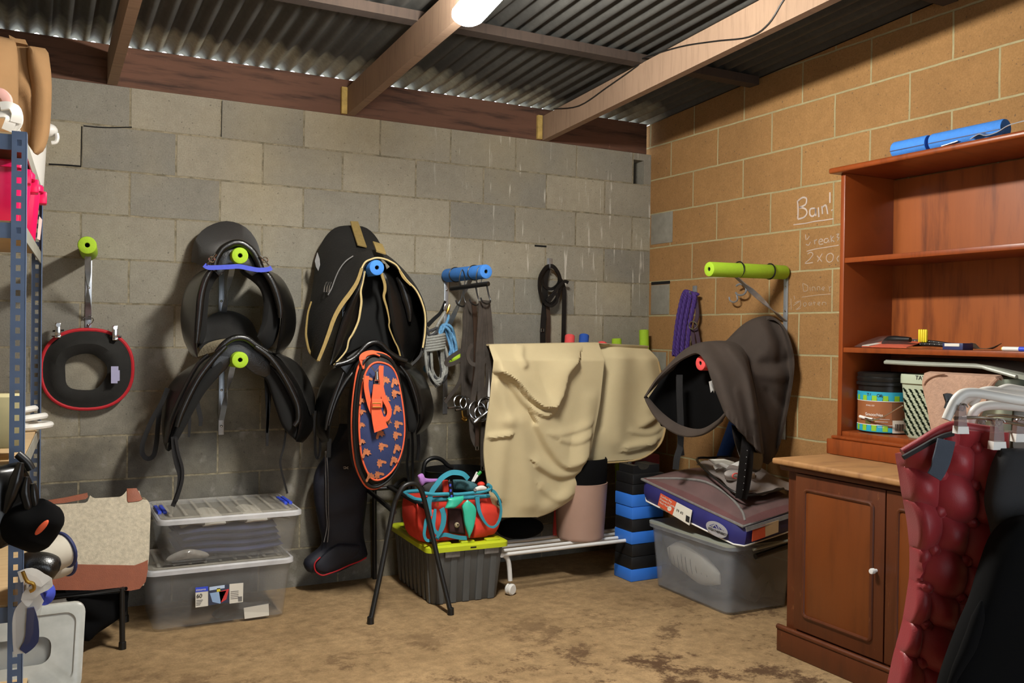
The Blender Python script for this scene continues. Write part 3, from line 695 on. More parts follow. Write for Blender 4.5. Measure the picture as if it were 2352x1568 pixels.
add(sb, 'pommel_arch', M['black_leather'], lambda m: m.tube(pts(*Z4, [(445, 738), (480, 695), (520, 668), (560, 660), (600, 668), (645, 700), (700, 735)], -.405), .014, 12, sub=4))
add(sb, 'gullet_plate', M['black_leather'], lambda m: m.prism(pts(*Z4, [(430, 745), (475, 700), (520, 675), (562, 668), (605, 680), (660, 715), (720, 755), (720, 850), (690, 865), (640, 848), (600, 820), (560, 770), (520, 780), (495, 820), (440, 870), (400, 880)], -.385), (0, .022, 0), .004))
add(sb, 'flap', M['black_leather'], lambda m: m.blade(pts(*Z4, [(485, 720), (420, 780), (350, 880), (290, 980), (240, 1080), (205, 1180), (185, 1240)], -.40),
    pts(*Z4, [(420, 760), (340, 795), (255, 850), (195, 920), (165, 1010), (165, 1120), (178, 1225)], -.14), .024))
add(sb, 'flap', M['black_leather'], lambda m: m.blade(pts(*Z4, [(640, 720), (720, 770), (790, 850), (840, 930), (865, 1020), (868, 1110), (850, 1195)], -.40),
    pts(*Z4, [(700, 740), (790, 790), (850, 870), (900, 970), (930, 1060), (932, 1130), (885, 1200)], -.24), .028))
add(sb, 'skirt', M['grey_leather'], lambda m: m.blade(pts(*Z4, [(660, 715), (760, 760), (820, 840), (870, 920), (905, 1000), (925, 1060)], -.33),
    pts(*Z4, [(740, 750), (810, 768), (870, 810), (915, 880), (942, 960), (948, 1045)], -.14), .02))
add(sb, 'panel', M['black_felt'], lambda m: m.blade(pts(*Z4, [(590, 812), (650, 850), (695, 880), (725, 960), (755, 1050), (785, 1125), (850, 1190)], -.36),
    pts(*Z4, [(640, 780), (720, 800), (780, 870), (825, 950), (850, 1030), (858, 1110), (865, 1180)], -.36), .05))
add(sb, 'panel', M['black_felt'], lambda m: m.blade(pts(*Z4, [(500, 800), (440, 865), (375, 940), (320, 1030), (275, 1110), (232, 1180), (195, 1245)], -.36),
    pts(*Z4, [(470, 770), (400, 830), (335, 915), (285, 1000), (240, 1090), (205, 1180), (185, 1240)], -.38), .05))
for q in ([(490, 705), (425, 770), (355, 860), (305, 950), (262, 1045), (238, 1120)], [(640, 705), (715, 760), (775, 840), (825, 930), (858, 1010), (862, 1080), (840, 1115)]):
    add(sb, 'knee_roll', M['black_leather'], lambda m: m.tube(pts(*Z4, q, -.418), [.010, .014, .015, .015, .010], 12, sub=5))
add(sb, 'ridge_piping', M['black_leather'], lambda m: m.tube(pts(*Z4, [(400, 750), (345, 800), (285, 905), (235, 1010), (200, 1100), (182, 1200)], -.39), .009, 8, sub=5))
add(sb, 'stirrup_leather', M['black_strap'], lambda m: m.strap(pts(*Z4, [(190, 920), (158, 1000), (112, 1080), (70, 1180), (58, 1240), (70, 1272), (95, 1283), (120, 1262), (133, 1200), (140, 1120), (150, 1010)], -.20), .020, .004, (0, -1, .2), 4))
add(sb, 'stirrup_leather', M['black_strap'], lambda m: m.strap(pts(*Z4, [(222, 1170), (228, 1250), (240, 1310), (255, 1370), (248, 1440), (232, 1490), (216, 1528)], -.40), [.024, .024, .02, .018], .004, (0, -1, .1), 4))
add(sb, 'stirrup_leather', M['black_strap'], lambda m: m.strap(pts(*Z4, [(232, 1175), (244, 1250), (266, 1330), (266, 1390), (250, 1450), (232, 1500)], -.41), [.012, .012, .016], .004, (0, -1, .1), 4))
for q, w in (([(335, 945), (345, 1010), (360, 1075), (358, 1115)], .02), ([(302, 1040), (303, 1100), (300, 1172)], .013)):
    add(sb, 'girth_strap', M['black_strap'], lambda m: m.strap(pts(*Z4, q, -.28), [w, w, w*.7], .004, (0, -1, 0), 4))
for q in ([(695, 858), (700, 950), (704, 1060), (702, 1218)], [(716, 905), (712, 1000), (706, 1080), (700, 1150)]):
    add(sb, 'girth_strap', M['black_strap'], lambda m: m.strap(pts(*Z4, q, -.30), [.016, .015, .011], .004, (0, -1, 0), 4))
add(sb, 'thin_strap', M['black_strap'], lambda m: m.strap(pts(*Z4, [(800, 1130), (788, 1220), (770, 1290), (775, 1340), (790, 1400), (806, 1462)], -.33), .009, .003, (0, -1, .1), 4))

# covered saddle -----------------------------------------------------
Z5 = ((680, 480), 3.017)
sc_ = thing('covered_saddle', 'black saddle in a black zip cover edged with gold piping on blue foam', 'saddle', tuple(at(830, 700, y=-.25)))
add(sc_, 'cover', M['cover_black'], lambda m: m.sheet(arc_sheet([
    pts(*Z5, [(150, 1050), (205, 915), (255, 780), (310, 672), (375, 580), (430, 480), (470, 395), (520, 352), (565, 340), (620, 348), (690, 395), (760, 470), (830, 560), (872, 650), (893, 750), (890, 860), (868, 1000), (800, 1078)], -.455),
    pts(*Z5, [(125, 1030), (150, 900), (200, 760), (260, 640), (330, 530), (390, 440), (440, 350), (500, 300), (555, 290), (615, 318), (690, 375), (770, 460), (840, 560), (882, 660), (900, 760), (898, 870), (872, 1000), (805, 1080)], -.36),
    pts(*Z5, [(98, 995), (105, 880), (140, 740), (180, 620), (225, 510), (280, 410), (345, 340), (420, 310), (500, 300), (575, 325), (660, 385), (745, 470), (820, 570), (870, 670), (895, 770), (895, 870), (870, 990), (815, 1070)], -.25),
    pts(*Z5, [(78, 930), (85, 800), (112, 660), (140, 530), (170, 400), (215, 300), (280, 230), (370, 205), (460, 215), (530, 255), (590, 320), (660, 400), (740, 490), (810, 590), (855, 700), (870, 800), (860, 900), (820, 1000)], -.15),
    pts(*Z5, [(70, 880), (78, 760), (104, 640), (128, 500), (150, 340), (190, 225), (265, 140), (360, 120), (470, 130), (535, 180), (580, 250), (615, 330), (680, 420), (760, 530), (810, 640), (830, 740), (830, 840), (810, 920)], -.07)], 60), .012))
for q, w in (([(455, 410), (425, 500), (380, 575), (310, 670), (262, 760), (225, 865), (190, 960), (153, 1050)], [.014, .020, .018, .014]), ):
    add(sc_, 'gold_piping', M['gold_trim'], lambda m: m.strap(pts(*Z5, q, -.468), w, .004, (0, -1, 0), 4))
add(sc_, 'gold_piping', M['gold_trim'], lambda m: m.tube(pts(*Z5, [(153, 1052), (120, 1020), (92, 985), (75, 920), (68, 860), (74, 780), (84, 710), (106, 640)], -.30), [.006, .006, .004], 6, sub=4))
add(sc_, 'cream_piping', M['cream_pipe'], lambda m: m.tube(pts(*Z5, [(455, 410), (480, 368), (520, 348), (565, 338), (625, 350), (690, 385), (720, 425), (765, 490), (830, 560), (872, 645), (895, 740), (893, 860), (878, 960)], -.468), .0045, 8, sub=4))
add(sc_, 'gold_piping', M['gold_trim'], lambda m: m.strap(pts(*Z5, [(718, 425), (745, 475), (795, 530)], -.472), [.01, .012, .006], .003, (0, -1, 0), 4))
add(sc_, 'saddle_flap', M['black_leather'], lambda m: m.blade(pts(*Z5, [(470, 420), (440, 520), (390, 620), (330, 740), (290, 860), (260, 980), (235, 1080)], -.43),
    pts(*Z5, [(500, 420), (470, 520), (445, 640), (425, 780), (385, 890), (345, 985), (265, 1078)], -.38), .03))
add(sc_, 'saddle_flap', M['black_leather'], lambda m: m.blade(pts(*Z5, [(600, 440), (625, 520), (640, 620), (655, 740), (680, 860), (710, 960), (745, 1045)], -.40),
    pts(*Z5, [(660, 390), (735, 450), (800, 540), (850, 650), (870, 770), (860, 900), (790, 1065)], -.30), .05))
add(sc_, 'knee_roll', M['black_leather'], lambda m: m.tube(pts(*Z5, [(700, 470), (738, 540), (765, 620), (785, 700), (790, 780)], -.40), [.008, .018, .022, .018, .008], 12, sub=4))
add(sc_, 'gullet', M['black_felt'], lambda m: m.prism(pts(*Z5, [(480, 430), (515, 372), (565, 352), (620, 380), (640, 450), (650, 620), (680, 800), (720, 980), (700, 1030), (620, 980), (540, 910), (460, 950), (330, 1010), (420, 800), (450, 620)], -.30), (0, .03, 0), .006))
add(sc_, 'inner_piping', M['cream_pipe'], lambda m: m.tube(pts(*Z5, [(478, 430), (462, 510), (448, 570), (452, 640), (445, 700), (430, 780), (395, 860), (365, 910), (345, 985), (262, 1080)], -.43), [.003, .006, .005, .0035], 6, sub=4))
add(sc_, 'inner_piping', M['gold_trim'], lambda m: m.strap(pts(*Z5, [(588, 440), (612, 510), (616, 560), (608, 610), (630, 690), (645, 770), (645, 820), (680, 910), (705, 960), (725, 1030)], -.43), [.014, .014, .007, .006, .008], .004, (0, -1, 0), 4))
for q in ([(392, 120, -.075), (405, 160, -.09), (425, 225, -.14), (447, 290, -.22)], [(552, 270, -.345), (565, 300, -.40), (578, 338, -.46)]):
    add(sc_, 'gold_strap', M['gold_trim'], lambda m: m.strap([p+np.array((0, -.022, .022)) for p in ptv(*Z5, q)], .047, .006, (.15, -.6, .8), 5))
add(sc_, 'zip_line', M['zip_grey'], lambda m: (m.tube([p+np.array((0, -.012, .006)) for p in ptv(*Z5, [(390, 335, -.30), (340, 370, -.30), (300, 420, -.30), (270, 480, -.30), (240, 560, -.30), (215, 605, -.30)])], .003, 6, sub=4)))
def clipc(m):
    for dx in (0, 18, 34): m.tube([p+np.array((0, -.03, 0)) for p in pts(*Z5, [(182+dx, 575), (186+dx, 540), (200+dx, 508)], -.30)], .0025, 6, sub=3)
    m.tube([p+np.array((0, -.03, 0)) for p in pts(*Z5, [(180, 575), (214, 580)], -.30)], .0025, 6); m.tube([p+np.array((0, -.03, 0)) for p in pts(*Z5, [(200, 508), (234, 512)], -.30)], .0025, 6)
add(sc_, 'buckle', M['chrome'], clipc)
def vent(m):
    m.prism([p+np.array((-.012, -.012, 0)) for p in pts(*Z5, [(160, 300), (175, 345), (180, 400), (170, 438), (150, 400), (142, 360)], -.14)], (0, .004, 0))
add(sc_, 'mesh_patch', M['zip_grey'], vent)

# lower saddle of the third rack --------------------------------------
Z6 = ((660, 900), 2.8)
sd = thing('black_saddle', 'black saddle behind the orange-trimmed printed bag, below the covered saddle', 'saddle', tuple(at(860, 870, y=-.25)), 'uncovered saddles')
wall_rack(at(860, 850, y=-.3)[0], 1.118, 'bluefoam', 1.09, .8, 'saddle rack with blue foam sleeve, hidden under the saddle behind the printed bag', L=.40)
add(sd, 'seat', M['black_suede'], lambda m: m.sheet(arc_sheet([
    pts(*Z5, [(400, 1040), (450, 985), (500, 935), (545, 922), (590, 938), (640, 985), (700, 1030)], -.44),
    pts(*Z5, [(370, 1045), (430, 1000), (490, 965), (540, 955), (590, 965), (650, 1000), (710, 1035)], -.32),
    pts(*Z5, [(330, 1030), (400, 960), (470, 930), (540, 922), (610, 930), (670, 960), (720, 1020)], -.16),
    pts(*Z5, [(320, 1010), (390, 900), (460, 850), (540, 835), (610, 850), (670, 900), (715, 1000)], -.06)]), .014))
add(sd, 'pommel_arch', M['black_leather'], lambda m: m.tube(pts(*Z5, [(275, 1080), (345, 1062), (405, 1030), (450, 985), (495, 938), (545, 922), (592, 938), (640, 988), (700, 1028), (765, 1052)], -.445), .013, 12, sub=4))
add(sd, 'gullet_plate', M['black_leather'], lambda m: m.prism(pts(*Z5, [(300, 1085), (400, 1045), (460, 990), (545, 935), (630, 990), (720, 1045), (760, 1075), (700, 1180), (600, 1120), (540, 1090), (480, 1120), (380, 1180)], -.42), (0, .02, 0), .004))
add(sd, 'flap', M['black_leather'], lambda m: m.blade(pts(*Z5, [(430, 1040), (385, 1120), (330, 1220), (280, 1330), (250, 1430), (230, 1530), (225, 1610)], -.44),
    pts(*Z5, [(350, 1070), (250, 1120), (180, 1210), (145, 1320), (135, 1440), (140, 1540), (175, 1620)], -.16), .026))
add(sd, 'flap', M['black_leather'], lambda m: m.blade(pts(*Z5, [(690, 1060), (750, 1120), (800, 1200), (835, 1290), (855, 1390), (860, 1470), (830, 1560)], -.43),
    pts(*Z5, [(740, 1060), (835, 1115), (895, 1190), (932, 1290), (945, 1390), (925, 1480), (850, 1560)], -.18), .03))
add(sd, 'panel', M['black_felt'], lambda m: m.blade(pts(*Z5, [(640, 1080), (700, 1150), (735, 1240), (755, 1340), (765, 1440), (780, 1540)], -.40),
    pts(*Z5, [(690, 1080), (760, 1150), (810, 1250), (840, 1350), (845, 1450), (820, 1550)], -.40), .05))
for q in ([(455, 1080), (400, 1130), (340, 1200), (285, 1300), (250, 1400), (225, 1500)], [(330, 1130), (300, 1210), (262, 1310), (225, 1430), (205, 1530)], [(720, 1085), (770, 1150), (805, 1230), (835, 1330), (850, 1420)]):
    add(sd, 'knee_roll', M['black_leather'], lambda m: m.tube(pts(*Z5, q, -.455), [.005, .012, .013, .012, .006], 10, sub=5))
add(sd, 'skirt', M['grey_leather'], lambda m: m.blade(pts(*Z5, [(270, 1082), (330, 1066), (390, 1045), (425, 1010)], -.455), pts(*Z5, [(285, 1085), (340, 1080), (395, 1062), (430, 1030)], -.44), .014))
for q, w in (([(232, 1590), (228, 1660), (225, 1720)], .02), ([(845, 1560), (850, 1650), (840, 1740)], .016)):
    add(sd, 'girth_strap', M['black_strap'], lambda m: m.strap(pts(*Z5, q, -.26), w, .004, (0, -1, 0), 3))
add(sd, 'stirrup_leather', M['black_strap'], lambda m: m.strap(pts(*Z6, [(180, 120), (172, 200), (178, 280), (180, 380), (190, 425), (208, 400), (212, 300), (215, 230)], -.22), .012, .004, (0, -1, 0), 4))
add(sd, 'stirrup_leather', M['black_strap'], lambda m: m.strap(pts(*Z6, [(800, 240), (806, 340), (805, 440), (808, 560), (815, 700), (822, 835)], -.20), .012, .004, (0, -1, 0), 4))
add(sd, 'stirrup_leather', M['black_strap'], lambda m: m.strap(pts(*Z6, [(780, 300), (776, 400), (770, 470), (785, 620), (780, 740), (800, 830)], -.20), .012, .004, (0, -1, 0), 4))
# ------------------------------------------------------------------ things hung on the back wall
# round hat brim on a clip hanger
hb = thing('helmet_brim', 'round black helmet brim with red edge and open centre, hanging far left', 'helmet brim', tuple(at(202, 940, y=-.05)))
c0 = at(202, 848, y=-.05); rx = abs(at(305, 848, y=-.05)[0]-c0[0]); rz_ = abs(at(202, 757, y=-.05)[2]-c0[2])
random.seed(3)
n = 48; rows = []
def supr(a, e=.86): return (math.copysign(abs(math.cos(a))**e, math.cos(a)), math.copysign(abs(math.sin(a))**e, math.sin(a)))
for tt in (0, .18, .4, .62, .82, .93, 1.0):
    row = []
    for k in range(n+1):
        a = 2*math.pi*k/n; ca, sa_ = supr(a)
        ri = (.47+.015*math.sin(5*a+1)+.012*math.cos(3*a)); r = ri+(1-ri)*tt
        cx = -.06*(1-tt); y = -.055-.035*math.sin(math.pi*min(tt*1.2, 1))*(.6+.4*math.sin(a)) + .012*tt
        row.append((c0[0]+rx*(r*ca+cx)-.008*tt*0, y, c0[2]+rz_*(r*sa_-.06*(1-tt))))
    rows.append(row)
add(hb, 'brim', M['neoprene'], lambda m: m.sheet(rows, .010))
add(hb, 'red_binding', M['red_trim'], lambda m: m.tube([np.array(p) for p in rows[-1][:-1]], .0085, 8, closed=True))
add(hb, 'size_tag', M['lilac_tag'], lambda m: m.prism([at(a, b, y=-.105) for a, b in ((255, 841), (272, 841), (272, 850), (275, 850), (275, 874), (270, 875), (270, 880), (255, 880))], (0, .003, 0)))
ch = thing('clip_hanger', 'wire clip hanger gripping the round black brim with two chrome clips', 'hanger', tuple(at(200, 770, y=-.05)))
add(ch, 'bar', M['chrome'], lambda m: m.tube([at(118, 772, y=-.035), at(280, 772, y=-.035)], .0035, 8))
add(ch, 'hook', M['chrome'], lambda m: m.tube([at(a, b, y=-.03) for a, b in ((200, 772), (203, 750), (212, 740), (214, 733), (207, 726))]+[at(a, b, y=-.012) for a, b in ((197, 728), (190, 733))], .0022, 6, sub=4))
for px, py in ((133, 762), (264, 768)):
    def cl(m):
        p = at(px, py, y=-.075); m.box(p+np.array((0, .012, .012)), (.022, .008, .055), bev=.003); m.box(p+np.array((0, -.012, .012)), (.022, .008, .055), bev=.003)
        m.tube([p+np.array((-.0, -.022, .03)), p+np.array((0, .02, .03))], .009, 10)
        m.box(p+np.array((0, 0, -.02)), (.024, .04, .012), bev=.003)
    c_ = add(ch, 'clip', M['chrome'], cl)
    add(ch, 'clip_arm', M['black_plastic'], lambda m: m.tube([at(px-12, py+(-2 if px < 200 else 4), y=-.07), at(px+14, py+(-4 if px < 200 else 6), y=-.07)], .004, 8))

# navy long-boot bag hanging under the black saddle
bb = thing('boot_bag', 'black-navy boot-shaped nylon bag with red piped sole hanging under the black saddle', 'boot bag', tuple(at(770, 1320, y=-.14)))
Lc = [(345, 210), (310, 300), (255, 395), (200, 475), (168, 570), (172, 680), (190, 790), (208, 880), (222, 960), (200, 1005), (150, 1045), (110, 1080), (104, 1115), (125, 1150)]
Rc = [(420, 210), (440, 300), (455, 395), (470, 475), (500, 570), (512, 680), (496, 790), (488, 860), (490, 930), (500, 985), (512, 1030), (512, 1055), (470, 1085), (330, 1150)]
def bootbag(m):
    L = resample(cat(pts(*Z6, Lc, -.13), 5), 40); R = resample(cat(pts(*Z6, Rc, -.13), 5), 40); secs = []
    for i in range(40):
        mid = (L[i]+R[i])/2; c = (R[i]-L[i])/2; th = .055*(1-.1*i/40); sec = []
        for k in range(20):
            a = 2*math.pi*k/20; cc = math.copysign(abs(math.cos(a))**.75, math.cos(a)); ss = math.copysign(abs(math.sin(a))**.8, math.sin(a))
            sec.append(mid+c*cc+np.array((0, th*ss*(1+.12*math.sin(i*.9+k)), 0)))
        secs.append(sec)
    m.loft(secs)
add(bb, 'bag', M['navy_nylon'], bootbag)
add(bb, 'foot_panel', M['navy_nylon'], lambda m: m.blade(pts(*Z6, [(330, 975), (260, 1020), (205, 1070), (178, 1110), (190, 1150)], -.185), pts(*Z6, [(470, 985), (450, 1040), (400, 1080), (330, 1120), (245, 1168)], -.185), .03))
add(bb, 'red_piping', M['red_trim'], lambda m: m.tube(pts(*Z6, [(212, 1062), (182, 1092), (174, 1120), (185, 1155), (225, 1178), (275, 1165), (330, 1145), (400, 1112), (460, 1090), (508, 1064)], -.196), .0035, 6, sub=4))
for dx in (0, 14):
    add(bb, 'zip', M['zip_grey'], lambda m: m.tube([p for p in pts(*Z6, [(244+dx*.4, 380), (246+dx, 500), (248+dx, 640), (250+dx, 760), (256+dx*.8, 860), (235+dx*1.6, 965)], -.192)], .0022, 6, sub=4))
add(bb, 'logo_mark', M['white'], lambda m: (m.strap(pts(*Z6, [(360, 483), (374, 480), (378, 487), (374, 493), (362, 492)], -.192), .0025, .001), m.strap(pts(*Z6, [(392, 481), (384, 484), (382, 490), (392, 494)], -.192), .0025, .001)))

# oval printed bag
ob = thing('printed_bag', 'oval navy bag printed with orange motifs and edged in orange piping, hanging below pommel', 'bag', tuple(at(880, 1110, y=-.52)))
oc = [(560, 1050), (640, 1068), (690, 1125), (722, 1240), (745, 1380), (755, 1500), (750, 1600), (730, 1700), (690, 1790), (640, 1850), (580, 1885), (530, 1880), (490, 1830), (455, 1740), (438, 1620), (432, 1500), (436, 1380), (450, 1250), (470, 1150), (505, 1080)]
F0 = cat(pts(*Z5, oc, -.575), 3, True)
cen = sum(F0)/len(F0)
def bagbody(m):
    secs = []
    for y, k in ((.004, .93), (0, .985), (.012, 1.06), (.05, 1.09), (.10, 1.06), (.115, .97), (.12, .8)):
        secs.append([cen+(p-cen)*k+np.array((-.012*y/.1, y+.004, -.0)) for p in F0])
    m.loft(secs)
add(ob, 'body', M['cover_black'], bagbody)
def face(m):
    secs = [[cen+(p-cen)*k+np.array((0, yo, 0)) for p in F0] for k, yo in ((.96, .006), (.95, -.004), (.8, -.012), (.5, -.018), (.1, -.02))]
    m.loft(secs)
add(ob, 'front_piping', M['orange_trim'], lambda m: m.tube([cen+(p-cen)*.975+np.array((0, -.002, 0)) for p in F0], .0045, 8, closed=True))
out = [cen+(p-cen)*1.08+np.array((-.012, .055, 0)) for p in F0]
add(ob, 'rim_piping', M['orange_trim'], lambda m: m.tube([cen+(p-cen)*1.135+np.array((-.006, .03, 0)) for p in F0], .006, 8, closed=True))
add(ob, 'side_zip', M['black_plastic'], lambda m: m.tube([cen+(p-cen)*1.1+np.array((-.004, .016, 0)) for p in F0], .008, 8, closed=True))
def horse(m, px, py, s, fl):
    o = at(px, py, y=-.601); pl = [(-1, -.55), (-.85, -.8), (-.55, -.7), (-.3, -.35), (0, -.3), (.25, -.9), (.5, -.62), (.95, -.95), (.8, -.4), (1, -.1), (.7, .15), (.75, .5), (.4, .55), (.3, .95), (.05, .6), (-.15, .7), (-.2, .4), (-.55, .05), (-.9, -.25)]
    ca, sa_ = math.cos(.5*fl), math.sin(.5*fl)
    Q = []
    for x, y in pl:
        p = o+s*np.array(((x*ca-y*sa_)*(1 if fl > 0 else -1), 0, x*sa_+y*ca)); v = p-cen; k = 9.
        for f in F0:                                     # how far out on the oval: panel surface bulges there
            w_ = f-cen; c_ = (v[0]*w_[0]+v[2]*w_[2])/(math.hypot(v[0], v[2])*math.hypot(w_[0], w_[2])+1e-9)
            if c_ > .97: k = min(k, math.hypot(v[0], v[2])/math.hypot(w_[0], w_[2]))
        p[1] = cen[1]+np.interp(min(k, 1), [.1, .5, .8, .95, 1], [-.0212, -.0192, -.0132, -.0052, .002]); Q.append(p)
    m.prism(Q, (0, .0012, 0))
def prints(m):
    for i, (px, py) in enumerate(((845, 870), (886, 874), (907, 878), (910, 902), (885, 917), (833, 921), (835, 945), (889, 938), (912, 940), (916, 973), (833, 977), (872, 996), (913, 998), (888, 968),
                                  (833, 1015), (880, 1024), (912, 1030), (841, 1040), (877, 1062), (905, 1058), (852, 1096), (873, 1090))):
        horse(m, px, py, .023 if px > 840 else .015, 1 if i % 3 else -1)
def panel(m):
    face(m); m.mi = 1; prints(m)
add(ob, 'front_panel', [M['navy_print'], M['orange_print']], panel)
add(ob, 'handle', M['orange_trim'], lambda m: m.strap([at(a, b, y=-.56) for a, b in ((838, 845), (832, 826), (838, 814), (856, 809), (872, 814))], .03, .004, (0, -.5, .8), 4))
os_ = thing('lead_strap', 'bright orange webbing strap with chrome snap hanging over the front of the printed bag', 'strap', tuple(at(870, 985, y=-.62)))
add(os_, 'webbing', M['orange_trim'], lambda m: m.strap(pts(*Z5, [(565, 1215), (558, 1290), (552, 1350), (560, 1420), (575, 1480), (590, 1530)], -.625), [.040, .042, .046, .058, .068], .004, (0, -1, 0), 4))
add(os_, 'loop', M['orange_trim'], lambda m: m.strap(pts(*Z5, [(590, 1085), (588, 1160), (590, 1230), (610, 1310), (640, 1370), (645, 1420), (625, 1455), (595, 1450), (545, 1430), (515, 1370), (495, 1290), (485, 1220), (490, 1155)], -.613), .022, .004, (0, -1, 0), 4))
add(os_, 'keeper', M['orange_trim'], lambda m: m.box(at(866, 926, y=-.632), (.05, .006, .04), bev=.002))
add(os_, 'slide_buckle', M['brass'], lambda m: m.tube(pts(*Z5, [(530, 1345), (585, 1345), (585, 1372), (530, 1372)], -.634), .003, 6, closed=True))
def snp(m):
    m.tube(pts(*Z5, [(522, 1092), (548, 1130), (588, 1080)], -.612), .003, 6); m.tube(pts(*Z5, [(560, 1125), (562, 1180)], -.615), [.009, .006, .010], 10)
    m.tube(pts(*Z5, [(545, 1185), (545, 1212), (578, 1212), (578, 1185)], -.618), .003, 6, closed=True)
add(os_, 'snap', M['chrome'], snp)

# bridle hanger under the blue noodle
Z7 = ((940, 560), 2.9025)
bh = thing('bridle_hanger', 'black bar with three metal hooks slung below the tied blue noodle', 'hanger', tuple(at(1080, 670, y=-.36)))
barA, barB = at(*zz(*Z7, [(280, 298)])[0], y=-.22), at(*zz(*Z7, [(528, 265)])[0], y=-.47)
add(bh, 'bar', M['black_metal'], lambda m: m.tube([barA, barB], .012, 12))
for fr, dx in ((.35, -.0), (.66, .012), (.95, .012)):
    p = barA+(barB-barA)*fr
    add(bh, 'hook', M['black_metal'], lambda m: m.tube([p, p+np.array((dx, 0, -.05)), p+np.array((dx+.006, -.01, -.085)), p+np.array((dx-.02, -.03, -.10)), p+np.array((dx-.05, -.035, -.09)), p+np.array((dx-.06, -.035, -.07))], .0042, 8, sub=4))
for fr in (.3, .75):
    p = barA+(barB-barA)*fr
    add(bh, 'wire_loop', M['black_plastic'], lambda m: m.tube([p+np.array((0, 0, -.01)), p+np.array((.016, 0, .035)), p+np.array((.0, 0, .09)), p+np.array((-.016, 0, .035))], .003, 6, closed=True, sub=3))
def straps(parent, lst, mm, y):
    for name, P, w in lst:
        add(parent, name, mm, lambda m: m.strap(pts(*Z7, P, y), w, .0045, (.15, -1, 0), 4))
def bit(parent, px, py, y, r, mm=None):
    c = at(px, py, y=y)
    add(parent, 'bit_ring', mm or M['chrome'], lambda m: m.tube([c+np.array((r*math.cos(a), .25*r*math.sin(a), r*math.sin(a))) for a in np.linspace(0, 2*math.pi, 20, endpoint=False)], .0038, 8, closed=True))
b1 = thing('bridle', 'dark leather bridle with looped browband and long-cheek bit, at back of bridle hanger', 'bridle', tuple(at(1075, 900, y=-.34)))
straps(b1, [('headpiece', [(395, 385), (372, 470), (372, 560), (362, 680), (355, 800), (358, 900), (362, 980), (360, 1030)], .026),
            ('cheek_strap', [(400, 380), (425, 480), (415, 600), (410, 720), (400, 860), (400, 1000), (410, 1140)], .040),
            ('browband', [(455, 660), (390, 690), (330, 720), (270, 760), (245, 790), (260, 805), (320, 785), (380, 740), (445, 680)], .02),
            ('rein', [(350, 860), (335, 920), (290, 990), (238, 1058)], .018), ('cheek_strap', [(385, 390), (395, 500), (385, 640), (378, 780), (372, 900), (380, 1010)], .022)], M['bridle'], -.34)
straps(b1, [('noseband', [(430, 385), (440, 520), (445, 700), (440, 850), (425, 1000), (420, 1120), (430, 1200)], .026)], M['brown_leather'], -.35)
bit(b1, *zz(*Z7, [(340, 1055)])[0], -.36, .034); bit(b1, *zz(*Z7, [(375, 1062)])[0], -.38, .03)
add(b1, 'bit_cheek', M['chrome'], lambda m: m.tube(pts(*Z7, [(258, 1092), (350, 1085)], -.37), .006, 10))
add(b1, 'bit_cheek', M['chrome'], lambda m: m.tube(pts(*Z7, [(308, 1108), (400, 1096)], -.40), .006, 10))
add(b1, 'brass_clip', M['brass'], lambda m: m.tube(pts(*Z7, [(352, 1110), (358, 1150), (382, 1165), (372, 1178), (350, 1160)], -.37), .006, 8, sub=3))
b2 = thing('bridle', 'dark leather bridle with bunched snaffle rings and long buckled strap, at front of bridle hanger', 'bridle', tuple(at(1105, 900, y=-.46)))
straps(b2, [('headpiece', [(480, 380), (475, 480), (468, 600), (460, 720), (455, 840), (440, 940), (420, 1060), (415, 1180), (425, 1290), (450, 1345)], .030),
            ('cheek_strap', [(505, 375), (500, 480), (485, 600), (470, 740), (470, 900), (470, 1040), (480, 1130)], .026),
            ('cheek_strap', [(520, 378), (532, 480), (540, 600), (548, 720), (550, 850), (555, 980), (550, 1090)], .030),
            ('noseband', [(495, 650), (515, 690), (520, 760), (480, 800), (420, 800), (392, 760), (395, 710), (420, 670)], .02),
            ('throat_lash', [(510, 640), (530, 720), (520, 820), (520, 900), (510, 1000), (520, 1050)], .018),
            ('rein', [(485, 1120), (490, 1200), (486, 1300), (485, 1400), (488, 1480)], .018), ('rein', [(530, 480), (515, 560), (520, 640), (500, 720)], .018), ('cheek_strap', [(495, 378), (510, 500), (500, 640), (492, 800), (488, 950), (492, 1090)], .022)], M['bridle'], -.46)
straps(b2, [('curb_strap', [(440, 1180), (452, 1260), (450, 1350)], .02)], M['brown_leather'], -.47)
for px, py, r in ((455, 1110, .045), (520, 1090, .05), (480, 1130, .036)): bit(b2, *zz(*Z7, [(px, py)])[0], -.48, r)
add(b2, 'bit_mouthpiece', M['chrome'], lambda m: m.tube(pts(*Z7, [(430, 1190), (470, 1160), (510, 1130), (550, 1095)], -.50), [.008, .012, .008, .011, .008], 10, sub=3))
add(b2, 'bit_guard', M['black_plastic'], lambda m: m.box(at(*zz(*Z7, [(548, 1098)])[0], y=-.51), (.05, .02, .022), R=Matrix.Rotation(-.6, 3, 'Y'), bev=.004))
for px, py in ((452, 1360), (488, 1495)):
    add(b2, 'buckle', M['chrome'], lambda m: m.tube([at(*q, y=-.475) for q in zz(*Z7, [(px-9, py-12), (px+9, py-12), (px+9, py+12), (px-9, py+12)])], .0028, 6, closed=True))

m = MB(); noodle(m, at(1035, 826, y=-.26), at(1118, 815, y=-.20), .024, .006);
tag(m.build('foam_offcut', [M['lime'], M['hole']]), 'lime foam offcut peeping out behind the hanging bridles', 'foam offcut')

